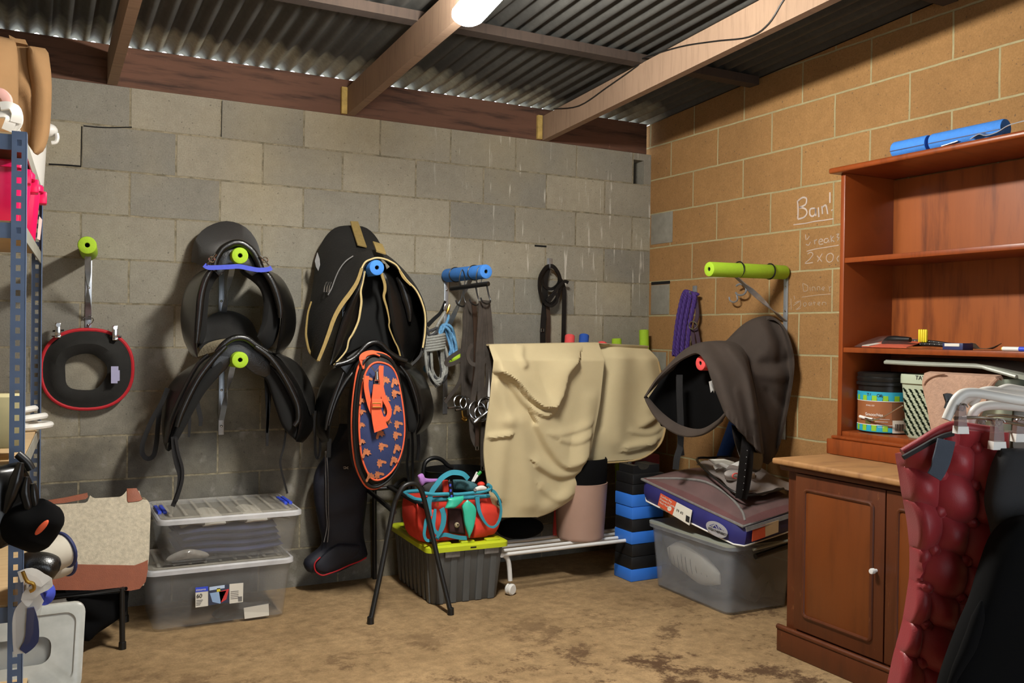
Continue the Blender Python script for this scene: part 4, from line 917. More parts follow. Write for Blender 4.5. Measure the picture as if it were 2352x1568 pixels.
# coiled ropes
def ropecoil(name, label, cx, cy, rx, rz, y, mm, n, seed, wrap=None, tilt=0., r=.006, group=None, mm2=None):
    rnd = random.Random(seed); t = thing(name, label, 'rope', tuple(at(cx, cy+rz*.9, y=y)))
    for k in range(n):
        c = at(cx+rnd.uniform(-4, 4), cy+rnd.uniform(-5, 5), y=y-.012*(k % 3)); a0 = rnd.uniform(.82, 1.05); P = []
        w = rx*a0*(.35+.65*((k+1)/n)); sc = np.linalg.norm(at(cx+1, cy, y=y)-at(cx, cy, y=y))
        for a in np.linspace(0, 2*math.pi, 22, endpoint=False):
            dx, dz = w*sc*math.cos(a), rz*a0*sc*math.sin(a); P.append(c+np.array((dx*math.cos(tilt)-dz*math.sin(tilt), .012*math.sin(3*a+k), dx*math.sin(tilt)+dz*math.cos(tilt))))
        add(t, 'coil', mm2 if (mm2 and k % 3 == 1) else mm, lambda m: m.tube(P, r, 7, closed=True))
    if wrap:
        for k in range(wrap[2]):
            c = at(wrap[0], wrap[1]+k*6, y=y-.01); sc = np.linalg.norm(at(cx+1, cy, y=y)-at(cx, cy, y=y)); w = wrap[3]*sc
            add(t, 'wrap', mm, lambda m: m.tube([c+np.array((w*math.cos(a), .04*math.sin(a), .16*w*math.cos(a))) for a in np.linspace(0, 2*math.pi, 18, endpoint=False)], r, 7, closed=True))
    return t
rp = ropecoil('lead_rope', 'bundled grey striped lead rope with wrapped waist, hanging on the metal strip', 1002, 826, 28, 54, -.16, M['rope_grey'], 9, 1, (996, 772, 6, 24), .12, .0075, mm2=M['rope_dark'])
add(rp, 'rope_tail', M['rope_grey'], lambda m: m.tube(pts(*Z7, [(180, 570), (150, 600), (110, 640), (130, 680), (200, 640)], -.19), .0075, 7, sub=4))
add(rp, 'rope_tail', M['rope_grey'], lambda m: m.tube(pts(*Z7, [(175, 570), (200, 520), (225, 480), (240, 450)], -.17), .0075, 7, sub=4))
add(rp, 'rope_tail', M['rope_dark'], lambda m: m.tube(pts(*Z7, [(120, 560), (135, 610), (180, 590), (185, 560), (160, 570), (110, 590)], -.2), .007, 7, sub=4))
add(rp, 'snap', M['chrome'], lambda m: m.tube(pts(*Z7, [(240, 400), (232, 430), (236, 460)], -.16), [.006, .009, .006], 8))
rb = ropecoil('lead_rope', 'looped light blue lead rope with brass snap, right of the grey rope bundle', 1026, 786, 19, 36, -.12, M['rope_blue'], 9, 4, None, .25, .0075)
add(rb, 'rope_tail', M['rope_blue'], lambda m: m.tube(pts(*Z7, [(262, 470), (258, 500), (240, 540), (215, 560)], -.13), .0075, 7, sub=4))
add(rb, 'snap', M['brass'], lambda m: m.tube(pts(*Z7, [(268, 405), (258, 440), (248, 465)], -.15), [.006, .010, .006], 8))
add(rb, 'rope_tail', M['rope_blue'], lambda m: m.tube(pts(*Z7, [(110, 812), (100, 835), (118, 850), (130, 835)], -.12), .007, 7, sub=4))
rh = MB(); rh.strap(pts(*Z7, [(120, 545), (165, 500), (210, 455), (240, 380)], -.14), [.022, .018, .012], .006, (0, -1, 0), 4)
tag(rh.build('hanging_strap', M['black_plastic']), 'black strap slanting up from the grey rope to the wall strip', 'strap')
# bridle on a single wall hook
hk = thing('bridle', 'dark bridle looped in a figure eight alone on a wall hook', 'bridle', tuple(at(1270, 790, y=-.05)))
add(hk, 'crown_loop', M['black_strap'], lambda m: m.strap(pts(*Z7, [(900, 170), (870, 230), (872, 320), (905, 390), (950, 400), (985, 360), (1010, 290), (1000, 210), (965, 155), (930, 148)], -.06), .022, .006, (.3, -1, 0), 4, closed=True))
add(hk, 'browband', M['black_strap'], lambda m: m.strap(pts(*Z7, [(910, 165), (885, 230), (905, 285), (950, 300), (990, 270), (1000, 220), (975, 170)], -.045), .018, .006, (.3, -1, 0), 4))
add(hk, 'cheek_strap', M['black_strap'], lambda m: m.strap(pts(*Z7, [(925, 150), (905, 260), (905, 380), (895, 500), (890, 600), (892, 700)], -.04), .034, .005, (0, -1, 0), 4))
add(hk, 'cheek_strap', M['brown_leather'], lambda m: m.strap(pts(*Z7, [(920, 400), (928, 500), (926, 600), (928, 700)], -.045), .024, .005, (0, -1, 0), 4))
add(hk, 'cheek_strap', M['black_strap'], lambda m: m.strap(pts(*Z7, [(1000, 230), (1030, 290), (1032, 400), (1030, 520), (1026, 690)], -.04), .026, .005, (0, -1, 0), 4))
add(hk, 'throat_lash', M['black_strap'], lambda m: m.strap(pts(*Z7, [(915, 380), (960, 330), (1000, 280), (1035, 250), (1060, 258)], -.07), .018, .005, (0, -1, 0), 4))
add(hk, 'throat_lash', M['black_strap'], lambda m: m.strap(pts(*Z7, [(905, 400), (950, 415), (985, 380), (975, 330), (930, 390)], -.075), .014, .005, (0, -1, 0), 4))
add(hk, 'buckle', M['chrome'], lambda m: m.tube(pts(*Z7, [(880, 565), (896, 565), (896, 585), (880, 585)], -.05), .0025, 6, closed=True))
t = thing('wall_hook', 'small metal wall hook holding the lone figure-eight bridle', 'hook', tuple(at(1262, 615, y=-.02)))
add(t, 'plate', M['galv'], lambda m: m.box(at(1263, 605, y=-.004), (.032, .006, .06), bev=.002))
add(t, 'prong', M['galv'], lambda m: m.tube([at(1263, 608, y=-.008), at(1263, 616, y=-.05), at(1263, 614, y=-.085), at(1263, 606, y=-.095)], .004, 8, sub=4))
# ------------------------------------------------------------------ storage rack at the far left
RA = np.array((-.412, -1.55, 0)); RB = np.array((-.356, -.45, 0)); ey = nrm(RB-RA); ex = np.array((-ey[1], ey[0], 0)); RLEN = np.linalg.norm(RB-RA); RW = .52
rk = thing('storage_rack', 'slate blue slotted-angle metal shelving along the left edge of the room', 'shelving', tuple(RA+ey*RLEN/2+ex*RW/2))
def rp_(u, v, z): return RA+ey*u+ex*v+np.array((0, 0, z))
def post(m, u, v, su, sv):
    """slotted angle post: two flanges with key-hole slots cut as dark insets"""
    z0, z1, w, t_ = .0, 1.832, .038, .0025
    m.mi = 0
    a = rp_(u, v, 0); du = ey*su; dv = ex*sv
    # flange along v (faces the camera), built as strips around the slots
    zs = np.arange(.06, 1.80, .0355)
    hw, hh = .006, .0085
    def plate(o, d, n_):
        e = [0, w/2-hw, w/2+hw, w]
        for q0, q1 in ((e[0], e[1]), (e[2], e[3])):
            m.prism([o+d*q0, o+d*q1, o+d*q1+np.array((0, 0, z1)), o+d*q0+np.array((0, 0, z1))], n_*t_)
        zp = z0
        for z in list(zs)+[z1+hh]:
            if z-hh > zp: m.prism([o+d*e[1]+np.array((0, 0, zp)), o+d*e[2]+np.array((0, 0, zp)), o+d*e[2]+np.array((0, 0, z-hh)), o+d*e[1]+np.array((0, 0, z-hh))], n_*t_)
            zp = z+hh
    plate(a, dv, du); m.prism([a, a+du*w, a+du*w+np.array((0, 0, z1)), a+np.array((0, 0, z1))], dv*t_)
for u, v, su, sv in ((0, 0, 1, 1), (RLEN, 0, -1, 1), (0, RW, 1, -1), (RLEN, RW, -1, -1)):
    add(rk, 'post', M['rack_blue'], lambda m: post(m, u, v, su, sv))
ang = math.atan2(ey[1], ey[0])-math.pi/2
for z in (1.822, 1.572, .885, .48, .10):
    add(rk, 'side_beam', M['rack_grey'], lambda m: m.box(rp_(RLEN/2, .006, z-.022), (.004, RLEN-.01, .044), rz=ang))
    add(rk, 'front_beam', M['rack_blue'], lambda m: m.box(rp_(.005, RW/2, z-.022), (RW-.01, .004, .044), rz=ang))
    add(rk, 'shelf_board', M['ply'], lambda m: m.box(rp_(RLEN/2, RW/2, z), (RW-.02, RLEN-.02, .012), rz=ang))

def fold_sheet(L, R, y, n=30, mcol=24, folds=(), thick=.012, wob=.0):
    """cloth between a left and a right outline (photo points at depth y) with raised folds [(polyline, height, width px)]"""
    A = np.array(resample(cat([(p[0], p[1], 0) for p in L], 6), n)); B = np.array(resample(cat([(p[0], p[1], 0) for p in R], 6), n))
    t_ = np.linspace(0, 1, mcol)[None, :, None]; Q = A[:, None, :]*(1-t_)+B[:, None, :]*t_; D = np.zeros((n, mcol))
    for P, h, *ws in folds:
        w, w2 = ws if len(ws) == 2 else (ws[0], ws[0]); S_ = np.array(resample(cat([(q[0], q[1], 0) for q in P], 5), 60))
        V = Q[:, :, None, :]-S_[None, None]; d = (V**2).sum(3); k = d.argmin(2); d = d.min(2); T = np.gradient(S_, axis=0)[k]; v = Q-S_[k]
        side = T[..., 0]*v[..., 1]-T[..., 1]*v[..., 0]; ww = np.where(side < 0, w, w2)   # w above a left-to-right fold, w2 below
        D += h*np.exp(-d/(ww*ww))
    ed = np.minimum(1, np.minimum(.15+np.arange(mcol)/4, .15+(mcol-1-np.arange(mcol))/5)); D *= ed[None]
    rows = []
    for i in range(n):
        rows.append([at(Q[i, j, 0], Q[i, j, 1], y=y)+np.array((0, -D[i, j]+wob*math.sin(Q[i, j, 0]*.05+Q[i, j, 1]*.03), 0)) for j in range(mcol)])
    return rows
# tan canvas bundle on top
cv = thing('canvas_bundle', 'tall tan canvas bundle folded upright on top of the slotted rack', 'canvas', tuple(at(60, 355, y=-.8)))
add(cv, 'fold', M['canvas_tan'], lambda m: m.blade([at(a, b, y=-.80) for a, b in ((-60, 70), (-62, 160), (-62, 250), (-58, 312))], [at(a, b, y=-.72) for a, b in ((32, 92), (35, 160), (35, 250), (30, 308))], .10))
add(cv, 'fold', M['canvas_tan'], lambda m: m.sheet(fold_sheet([(30, 100), (30, 180), (34, 260), (58, 320), (80, 352)], [(64, 104), (75, 180), (86, 230), (92, 290), (88, 350)], -.66, 26, 14, [([(40, 190), (75, 230), (80, 300)], .02, 14)]), .02))
add(cv, 'fold', M['canvas_tan'], lambda m: m.blade([at(a, b, y=-.70) for a, b in ((66, 106), (72, 150), (82, 190), (86, 240), (84, 300), (80, 335), (78, 350))], [at(a, b, y=-.64) for a, b in ((104, 112), (108, 130), (108, 190), (105, 240), (101, 290), (95, 330), (86, 356))], .06))
add(cv, 'flap', M['canvas_tan'], lambda m: m.prism([at(a, b, y=-.7) for a, b in ((20, 80), (36, 88), (58, 91), (64, 103), (40, 98), (25, 96))], (0, .05, 0)))
m = MB(); m.blade([at(a, b, y=-1.3) for a, b in ((-30, 215), (0, 212), (14, 226), (16, 240))], [at(a, b, y=-1.2) for a, b in ((-30, 238), (0, 240), (10, 242), (12, 246))], .05)
tag(m.build('folded_cloth', mat('pale pink cloth', srgb(216, 166, 158), .9)), 'pale pink folded cloth edge on the rack top, left of the white straps', 'cloth')
t = thing('webbing_straps', 'bunched white webbing straps on the front corner of the rack top', 'strap', tuple(at(20, 300, y=-1.4)))
for P in ([(-20, 255), (10, 250), (34, 248), (40, 280), (20, 302)], [(-20, 262), (12, 262), (24, 275), (16, 300)], [(0, 244), (25, 244), (38, 262), (36, 282)]):
    add(t, 'strap', M['white'], lambda m: m.strap([at(a, b, y=-1.42+.01*len(P)) for a, b in P], .03, .006, (.2, -.8, .5), 5))
wb = thing('white_bucket', 'white lidded bucket with rounded knob behind the tan canvas bundle', 'bucket', tuple(at(60, 432, y=-.42)))
xr_ = at(108, 360, y=-.42)[0]; zt = at(108, 300, y=-.42)[2]; zb = at(108, 428, y=-.42)[2]-.01
add(wb, 'body', M['white_plastic'], lambda m: m.lathe([(.001, 0), (.125, 0), (.13, .01), (.14, zt-zb-.02), (.14, zt-zb)], (xr_-.14, -.42, zb), seg=32))
add(wb, 'lid', M['white_plastic'], lambda m: m.ball(at(110, 299, y=-.46), (.036, .036, .027), 10))
add(wb, 'handle_lug', M['white_plastic'], lambda m: m.tube([at(a, b, y=-.48) for a, b in ((118, 328), (128, 326), (132, 316), (130, 306))], .008, 8, sub=3))
# magenta tubs on the second shelf
def rsec(c, w, d, z, r, rz=0, k=5):
    out = []; ca, sa_ = math.cos(rz), math.sin(rz)
    for sx, sy, a0 in ((1, 1, 0), (-1, 1, 90), (-1, -1, 180), (1, -1, 270)):
        for a in np.linspace(a0, a0+90, k):
            x = sx*(w/2-r)+r*math.cos(math.radians(a)); y = sy*(d/2-r)+r*math.sin(math.radians(a)); out.append((c[0]+x*ca-y*sa_, c[1]+x*sa_+y*ca, z))
    return out
def shell(m, c, wb_, db, wt, dt, z0, z1, r=.03, rz=0, wall=.003, rim=0, steps=()):
    S_ = [rsec(c, wb_-.01, db-.01, z0, r, rz), rsec(c, wb_, db, z0+.008, r, rz)]
    for f, e in steps: S_.append(rsec(c, wb_+(wt-wb_)*f+e, db+(dt-db)*f+e, z0+(z1-z0)*f, r, rz))
    S_ += [rsec(c, wt, dt, z1, r, rz), rsec(c, wt-2*wall, dt-2*wall, z1, r, rz), rsec(c, wb_-2*wall, db-2*wall, z0+.012, r, rz)]
    m.loft(S_)
def rimring(m, c, w, d, z, h, out, r=.035, rz=0):
    m.loft([rsec(c, w, d, z, r, rz), rsec(c, w+2*out, d+2*out, z, r+out, rz), rsec(c, w+2*out, d+2*out, z+h*.75, r+out, rz), rsec(c, w+out, d+out, z+h, r, rz), rsec(c, w-.004, d-.004, z+h, r, rz), rsec(c, w-.004, d-.004, z, r, rz), rsec(c, w, d, z, r, rz)], cap=False)
for (u, px, py, lab) in ((-1.33, 63, 383, 'magenta plastic tub nearest the front post on the second shelf'), (-1.08, 81, 398, 'magenta plastic tub standing between two others on the second shelf'), (-.80, 100, 432, 'magenta plastic tub at the wall end of the second shelf, white card below its rim')):
    yy = u; p = at(px, py, y=yy); w = .30; c = (p[0]-w/2, yy+.02); t = thing('plastic_tub', lab, 'tub', (c[0], c[1], 1.579), 'magenta tubs on the second shelf')
    zt = min(p[2], 1.775); 
    add(t, 'body', M['pink_plastic'], lambda m: shell(m, c, w-.05, .22, w-.02, .25, 1.579, zt-.012, .02, 0, .004))
    add(t, 'rim', M['pink_plastic'], lambda m: rimring(m, c, w-.024, .246, zt-.022, .022, .012, .02))
    add(t, 'lug', M['pink_plastic'], lambda m: m.box((p[0]-.004, c[1]-.03, zt-.035), (.03, .06, .045), bev=.006))
    if u > -.9: add(t, 'label_card', M['label_white'], lambda m: m.prism([at(a, b, y=yy) +np.array((0, -.01, 0))for a, b in ((90, 497), (97, 505), (92, 552), (85, 548))], (0, .003, 0)))
# white plastic rings on the third shelf
for (px, py, r, tl, lab) in ((72, 978, .085, .06, 'white plastic ring at the bottom of the ring pile on the third shelf'), (62, 962, .08, .16, 'white plastic ring in the middle of the ring pile on the third shelf'), (46, 948, .07, .26, 'white plastic ring tilted on top of the ring pile on the third shelf')):
    c = at(px, py, y=-.62)+np.array((-.02, 0, 0)); m = MB()
    P = [c+np.array((r*math.cos(a), r*math.sin(a), r*tl*math.cos(a+.5))) for a in np.linspace(0, 2*math.pi, 36, endpoint=False)]
    m.strap(P, .022, .008, (0, 0, 1), 0, True) if False else m.tube(P, .0115, 8, closed=True)
    tag(m.build('plastic_ring', M['white_plastic']), lab, 'ring', 'white plastic rings')
m = MB(); m.box(rp_(.14, .12, 1.0), (.22, .16, .15), rz=ang, bev=.004); tag(m.build('cream_box', mat('cream card', srgb(206, 196, 150), .8)), 'cream box at left frame edge on the third shelf', 'box')
# black bag and cap hanging on the front post
bg_ = thing('black_bag', 'crumpled shiny black bag hanging on the front post of the rack', 'bag', tuple(at(60, 1190, y=-1.66)))
add(bg_, 'body', M['bag_black'], lambda m: m.blade([at(a, b, y=-1.66) for a, b in ((-30, 1075), (-40, 1120), (-40, 1180), (-30, 1230), (0, 1260))], [at(a, b, y=-1.60) for a, b in ((46, 1060), (62, 1090), (78, 1130), (84, 1180), (70, 1225))], .07, 24, 20))
for P, w in (([(48, 1062), (38, 1100), (25, 1140), (12, 1178)], .04), ([(62, 1095), (58, 1130), (66, 1165), (60, 1190)], .035), ([(76, 1110), (80, 1150), (90, 1185)], .03)):
    add(bg_, 'fold', M['bag_black'], lambda m: m.tube([at(a, b, y=-1.69) for a, b in P], [w*.2, w*.45, w*.4, w*.15], 10, sub=4))
add(bg_, 'spiral_handle', M['black_plastic'], lambda m: m.tube([at(a, b, y=-1.63) for a, b in ((40, 1042), (52, 1052), (64, 1064), (72, 1078))], .012, 10, sub=3))
cp = thing('black_hat', 'black peaked hat with oval orange badge hanging on the rack below the crumpled bag', 'hat', tuple(at(80, 1250, y=-1.66)))
add(cp, 'crown', M['black_cloth'], lambda m: m.blade([at(a, b, y=-1.70) for a, b in ((100, 1145), (70, 1165), (30, 1180), (10, 1210), (20, 1250))], [at(a, b, y=-1.62) for a, b in ((118, 1155), (128, 1190), (124, 1215), (100, 1245), (65, 1268))], .13, 24, 20, .85, .5))
add(cp, 'badge', M['orange_trim'], lambda m: m.ball(at(96, 1211, y=-1.775), (.008, .006, .024), 8, Matrix.Rotation(.7, 3, 'Y')))
# pale boots with blue rim and other tack in front of the rack
for i, (c0_, c1_, r, lab) in enumerate((((85, 1290), (146, 1262), .052, 'pale padded boot with dark blue rim poking out below the black hat'), ((100, 1310), (152, 1290), .04, 'second pale padded boot with blue rim, lower and partly behind the first'))):
    a, b = at(*c0_, y=-1.45+i*.08), at(*c1_, y=-1.40+i*.08); t = thing('padded_boot', lab, 'boot', tuple(a), 'pale padded boots')
    add(t, 'shell', M['boot_white'], lambda m: m.lathe([(r*.8, 0), (r*.95, .03), (r*1.02, .6*np.linalg.norm(b-a)), (r, np.linalg.norm(b-a)), (r*.8, np.linalg.norm(b-a)+.002), (r*.7, .02)], a, b-a, 24, cap=False))
    add(t, 'blue_rim', M['blue_box'], lambda m: m.tube([np.array(p) for p in [b+r*1.02*(math.cos(q)*nrm(np.cross(b-a, (0, 0, 1)))+math.sin(q)*nrm(np.cross(nrm(np.cross(b-a, (0, 0, 1))), b-a))) for q in np.linspace(0, 2*math.pi, 24, endpoint=False)]], .006, 8, closed=True))
m = MB(); m.blade([at(a, b, y=-1.5) for a, b in ((45, 1300), (60, 1284), (100, 1278), (128, 1288), (136, 1310))], [at(a, b, y=-1.45) for a, b in ((48, 1318), (66, 1320), (90, 1330), (110, 1336), (122, 1328))], .08)
tag(m.build('leather_boot', M['black_leather']), 'dark leather boot cuff lying below the pale padded boots', 'boot')
hl = thing('clear_bag', 'clear plastic bag of white and blue webbing hanging against the front post', 'bag', tuple(at(70, 1500, y=-1.70)))
add(hl, 'pouch', M['vinyl'], lambda m: m.blade([at(a, b, y=-1.72) for a, b in ((42, 1312), (40, 1370), (42, 1430), (48, 1495))], [at(a, b, y=-1.68) for a, b in ((95, 1322), (104, 1350), (84, 1400), (62, 1480))], .06))
add(hl, 'white_webbing', M['white'], lambda m: m.strap([at(a, b, y=-1.71) for a, b in ((44, 1325), (70, 1318), (92, 1330), (108, 1340), (80, 1355), (66, 1372), (80, 1380), (60, 1400), (48, 1430), (46, 1500))], [.03, .035, .03, .04, .05, .03], .006, (0, -1, .2), 4))
add(hl, 'navy_webbing', M['blue_box'], lambda m: m.strap([at(a, b, y=-1.72) for a, b in ((70, 1395), (74, 1430), (72, 1470), (52, 1495))], [.016, .03, .035, .02], .008, (0, -1, .1), 4))
add(hl, 'brass_buckle', M['brass'], lambda m: m.tube([at(a, b, y=-1.74) for a, b in ((52, 1312), (62, 1334), (76, 1340), (78, 1352), (68, 1358))], .005, 8, sub=3))
add(hl, 'blue_ring', M['blue_band'], lambda m: m.strap([at(103+13*math.cos(a), 1362+15*math.sin(a), y=-1.70) for a in np.linspace(0, 2*math.pi, 20, endpoint=False)], .03, .004, (.8, -1, 0) , 0, True))
# milky storage tub lying on its side with the lid towards us
nt = thing('storage_tub', 'milky clear tub lying on its side at lower left, lid facing the room', 'storage box', (-.43, -.9, .0))
tlt = .30
def tq(u, v, w):                                          # u across, v up the lid, w behind the lid
    ca, sa_ = math.cos(tlt), math.sin(tlt); return np.array((-.216-.02*(1-v/.33)-u, -1.08+v*sa_*1.0+w*ca, .045+v*ca-w*sa_+0.06*w/.22))
def tsec(w, ins, r=.035):
    out = []; W_, H_ = .46-2*ins, .29-2*ins
    for cx, cy, a0 in ((ins+W_-r, ins+H_-r, 0), (ins+r, ins+H_-r, 90), (ins+r, ins+r, 180), (ins+W_-r, ins+r, 270)):
        for a in np.linspace(a0, a0+90, 6): out.append(tq(cx+r*math.cos(math.radians(a)), cy+r*math.sin(math.radians(a)), w))
    return out
add(nt, 'body', M['box_clear'], lambda m: m.loft([tsec(.012, .012), tsec(.22, .035), tsec(.225, .05), tsec(.222, .055), tsec(.2, .04), tsec(.012, .018)]))
add(nt, 'lid', M['near_lid'], lambda m: m.loft([tsec(.018, 0), tsec(-.004, 0), tsec(-.010, .008), tsec(-.010, .028), tsec(-.004, .032), tsec(-.004, .1), tsec(.0, .1), tsec(.0, .004), tsec(.018, .004)]))
add(nt, 'contents', M['cloth_white'], lambda m: m.blade([tq(u, .03, .1) for u in (.05, .15, .3, .4)], [tq(u, .2+.04*math.sin(u*20), .1) for u in (.05, .15, .3, .4)], .12))

# ------------------------------------------------------------------ folding stool with the wool pad
st = thing('folding_stool', 'low black fabric stool with metal legs under the wool saddle pad', 'stool', (-.2, -.4, 0))
for x, y in ((-.063, -.581), (-.42, -.60), (-.02, -.22), (-.40, -.22)):
    add(st, 'leg', M['black_metal'], lambda m: m.tube([(x, y, .001), (x-.004, y, .245)], .011, 10))
    add(st, 'foot', M['black_plastic'], lambda m: m.lathe([(.001, 0), (.015, 0), (.014, .028), (.011, .03)], (x, y, 0), seg=12))
add(st, 'frame', M['black_metal'], lambda m: m.tube([(-.063, -.581, .235), (-.42, -.60, .235), (-.40, -.22, .235), (-.02, -.22, .235)], .011, 10, closed=True))
add(st, 'fabric', M['black_cloth'], lambda m: m.sheet(fold_sheet([(150, 1355), (160, 1420), (175, 1462), (200, 1470)], [(296, 1355), (293, 1385), (282, 1412), (215, 1456)], -.56, 16, 14, [([(180, 1380), (240, 1420), (200, 1455)], .03, 25)]), .006))
add(st, 'seat', M['black_cloth'], lambda m: m.box((-.225, -.405, .238), (.36, .35, .012), bev=.004))
sp_ = thing('saddle_pad', 'flecked cream wool saddle pad with chestnut leather edging leaning above the low stool', 'saddle pad', tuple(at(235, 1355, y=-.56)))
Ltop = [(100, 1162), (98, 1200), (98, 1260), (98, 1300), (98, 1345)]
def lean(rows_): return [[p+np.array((0, .30*(p[2]-.22), 0)) for p in r] for r in rows_]
def padbody(m):
    L = [(112, 1164), (112, 1200), (112, 1250), (112, 1300), (115, 1352)]; R = [(338, 1150), (351, 1172), (348, 1230), (343, 1290), (330, 1345)]
    A = resample(cat([(*p, 0) for p in L], 6), 26); B = resample(cat([(*p, 0) for p in R], 6), 26); rows_ = []
    for i in range(26):
        row = []
        for j in range(40):
            s_ = j/39; q = A[i]+(B[i]-A[i])*s_
            if i < 6:                                     # stepped wither cut along the top edge
                k = (1-i/6)**2; x = q[0]
                dy = (8*(x < 205) - 2*(205 <= x < 292) - 14*(292 <= x < 330) + 3*(x >= 330)); bump_ = -8*math.exp(-((x-210)/6)**2)-8*math.exp(-((x-292)/6)**2)
                q = q+np.array((0, (dy+bump_)*k*.9, 0))
            p = at(q[0], q[1], y=-.56); row.append(p)
        rows_.append(row)
    m.sheet(lean(rows_), .026)
add(sp_, 'felt', M['felt'], padbody)
def onpad(P): 
    return [at(a, b, y=-.56)+np.array((0, .30*(at(a, b, y=-.56)[2]-.22)-.0165, 0)) for a, b in P]
add(sp_, 'leather_edge', M['tan_leather'], lambda m: m.prism(onpad([(112, 1297), (200, 1299), (310, 1300), (330, 1293), (341, 1288), (340, 1310), (334, 1335), (320, 1350), (300, 1354), (112, 1354)]), (0, .005, 0)))
add(sp_, 'leather_edge', M['tan_leather'], lambda m: m.prism(onpad([(112, 1158), (150, 1152), (204, 1141), (206, 1150), (200, 1155), (150, 1164), (112, 1167)]), (0, .005, 0)))
add(sp_, 'leather_patch', M['tan_leather'], lambda m: m.prism(onpad([(297, 1131), (320, 1130), (326, 1140), (333, 1155), (325, 1159), (300, 1162), (297, 1158)]), (0, .005, 0), .001))

# ------------------------------------------------------------------ two stacked clear tubs
def clear_tub(lab, c, w, d, z0, h, rz, lidw, group=None):
    t = thing('storage_tub', lab, 'storage box', (c[0], c[1], z0), group)
    add(t, 'body', M['box_clear'], lambda m: shell(m, c, w-.05, d-.05, w, d, z0, z0+h-.012, .03, rz))
    add(t, 'rim', M['box_rim'], lambda m: rimring(m, c, w, d, z0+h-.022, .022, .012, .03, rz))
    def lid(m):
        m.loft([rsec(c, w-.008, d-.008, z0+h-.006, .03, rz), rsec(c, w-.008, d-.008, z0+h+.002, .03, rz), rsec(c, w-.05, d-.05, z0+h+.004, .03, rz), rsec(c, w-.05, d-.05, z0+h-.002, .03, rz)])
    l = add(t, 'lid', M['box_clear_lid'], lid)
    ca, sa_ = math.cos(rz), math.sin(rz)
    def lidribs(m):
        for q in np.linspace(-.42, .42, 9):
            m.box((c[0]+q*w*ca, c[1]+q*w*sa_, z0+h+.006), (.012, d*.8, .003), rz=rz)
    if w > .5: add(t, 'lid_ribs', M['box_clear_lid'], lidribs)['kind'] = 'stuff'
    return t
lw = clear_tub('clear tub with a white and blue label on its front, bottom of the left stack', (.345, -.265), .60, .40, 0, .268, -.015, 0, 'stacked clear tubs')
up = clear_tub('clear tub with blue lid clips holding a navy rug, top of the left stack', (.385, -.245), .585, .46, .279, .200, -.015, 0, 'stacked clear tubs')
for s_ in (-1, 1):
    for k in (-.011, .011):
        add(up, 'lid_clip', M['clip_blue'], lambda m: m.box((.385+s_*.272+k, -.255, .484), (.016, .16, .014), bev=.003))
cn = thing('folded_rug', 'folded navy rug seen through the upper clear tub', 'rug', (.40, -.26, .3))
for k in range(4):
    y0 = -.445+.004*k
    add(cn, 'layer', M['cloth_navy'], lambda m: m.blade([(.17+.02*math.sin(k), -.40, .315+.028*k), (.3, -.42, .318+.03*k), (.45, -.42, .310+.03*k), (.62-.01*k, -.40, .315+.028*k)], [(.17, -.08, .315+.028*k), (.3, -.08, .318+.03*k), (.45, -.08, .310+.03*k), (.62, -.08, .315+.028*k)], .045, 20, 16, .8, .4))
pl = thing('packed_cloth', 'crumpled white and grey cloth packed above the navy rug in the upper tub', 'cloth', (.4, -.26, .43))
for q in range(5):
    x = .22+.09*q
    add(pl, 'fold', M['cloth_white' if q % 2 else 'cloth_grey'], lambda m: m.blade([(x-.04, -.40, .425), (x, -.43, .448-.01*(q % 2)), (x+.07, -.40, .430)], [(x-.04, -.12, .43), (x, -.12, .45), (x+.07, -.12, .435)], .03))
pl2 = thing('plastic_packet', 'crinkled clear packet low at the left end of the upper tub', 'packet', (.2, -.42, .30))
add(pl2, 'packet', mat('crinkled grey film', srgb(150, 146, 138), .2, 0, .4, 30, .6, 30), lambda m: m.blade([(.12, -.425, .30), (.20, -.44, .335), (.29, -.43, .305)], [(.12, -.40, .295), (.20, -.40, .297), (.30, -.40, .295)], .03))
t = thing('tag_packet', 'dark packet with a white tag lying in the lower clear tub', 'packet', (.46, -.42, .02))
add(t, 'packet', M['cloth_dark'], lambda m: m.blade([(.32, -.42, .03), (.40, -.42, .07), (.48, -.42, .05), (.56, -.42, .06)], [(.32, -.35, .02), (.40, -.33, .02), (.48, -.33, .02), (.56, -.35, .02)], .05))
add(t, 'tag', M['label_white'], lambda m: m.prism([at(a, b, y=-.445) for a, b in ((560, 1396), (617, 1386), (618, 1413), (562, 1421))], (0, .003, 0)))
# printed label on the lower tub
yl = -.4725
def q4(m, a, b, c, d, yy=None): m.prism([at(*p, y=yy or yl) for p in (a, b, c, d)], (0, .0012, 0))
lb = add(lw, 'label', M['label_white'], lambda m: (q4(m, (449, 1349), (478, 1346), (478, 1391), (449, 1395)), ))
add(lb, 'blue_header', M['clip_blue'], lambda m: q4(m, (449, 1349), (478, 1346), (478, 1357), (449, 1360), yl-.001))
lb2 = add(lw, 'label', M['label_white'], lambda m: q4(m, (527, 1341), (559, 1338), (558, 1382), (527, 1386)))
lp = add(lw, 'picture', mat('label photo dark', srgb(56, 62, 84), .5), lambda m: q4(m, (479, 1348), (526, 1342), (526, 1383), (479, 1390)))
for c_, P in (((150, 180, 220), ((482, 1362), (520, 1356), (506, 1386), (488, 1382))), ((208, 60, 60), ((503, 1358), (526, 1352), (520, 1376), (507, 1384))), ((220, 206, 60), ((498, 1351), (506, 1350), (506, 1358), (498, 1359))), ((190, 210, 235), ((481, 1348), (516, 1343), (516, 1350), (481, 1356)))):
    add(lp, 'picture_detail', mat('label ink %d %d' % c_[:2], srgb(*c_), .5, var=.1), lambda m: q4(m, *P, yl-.001))
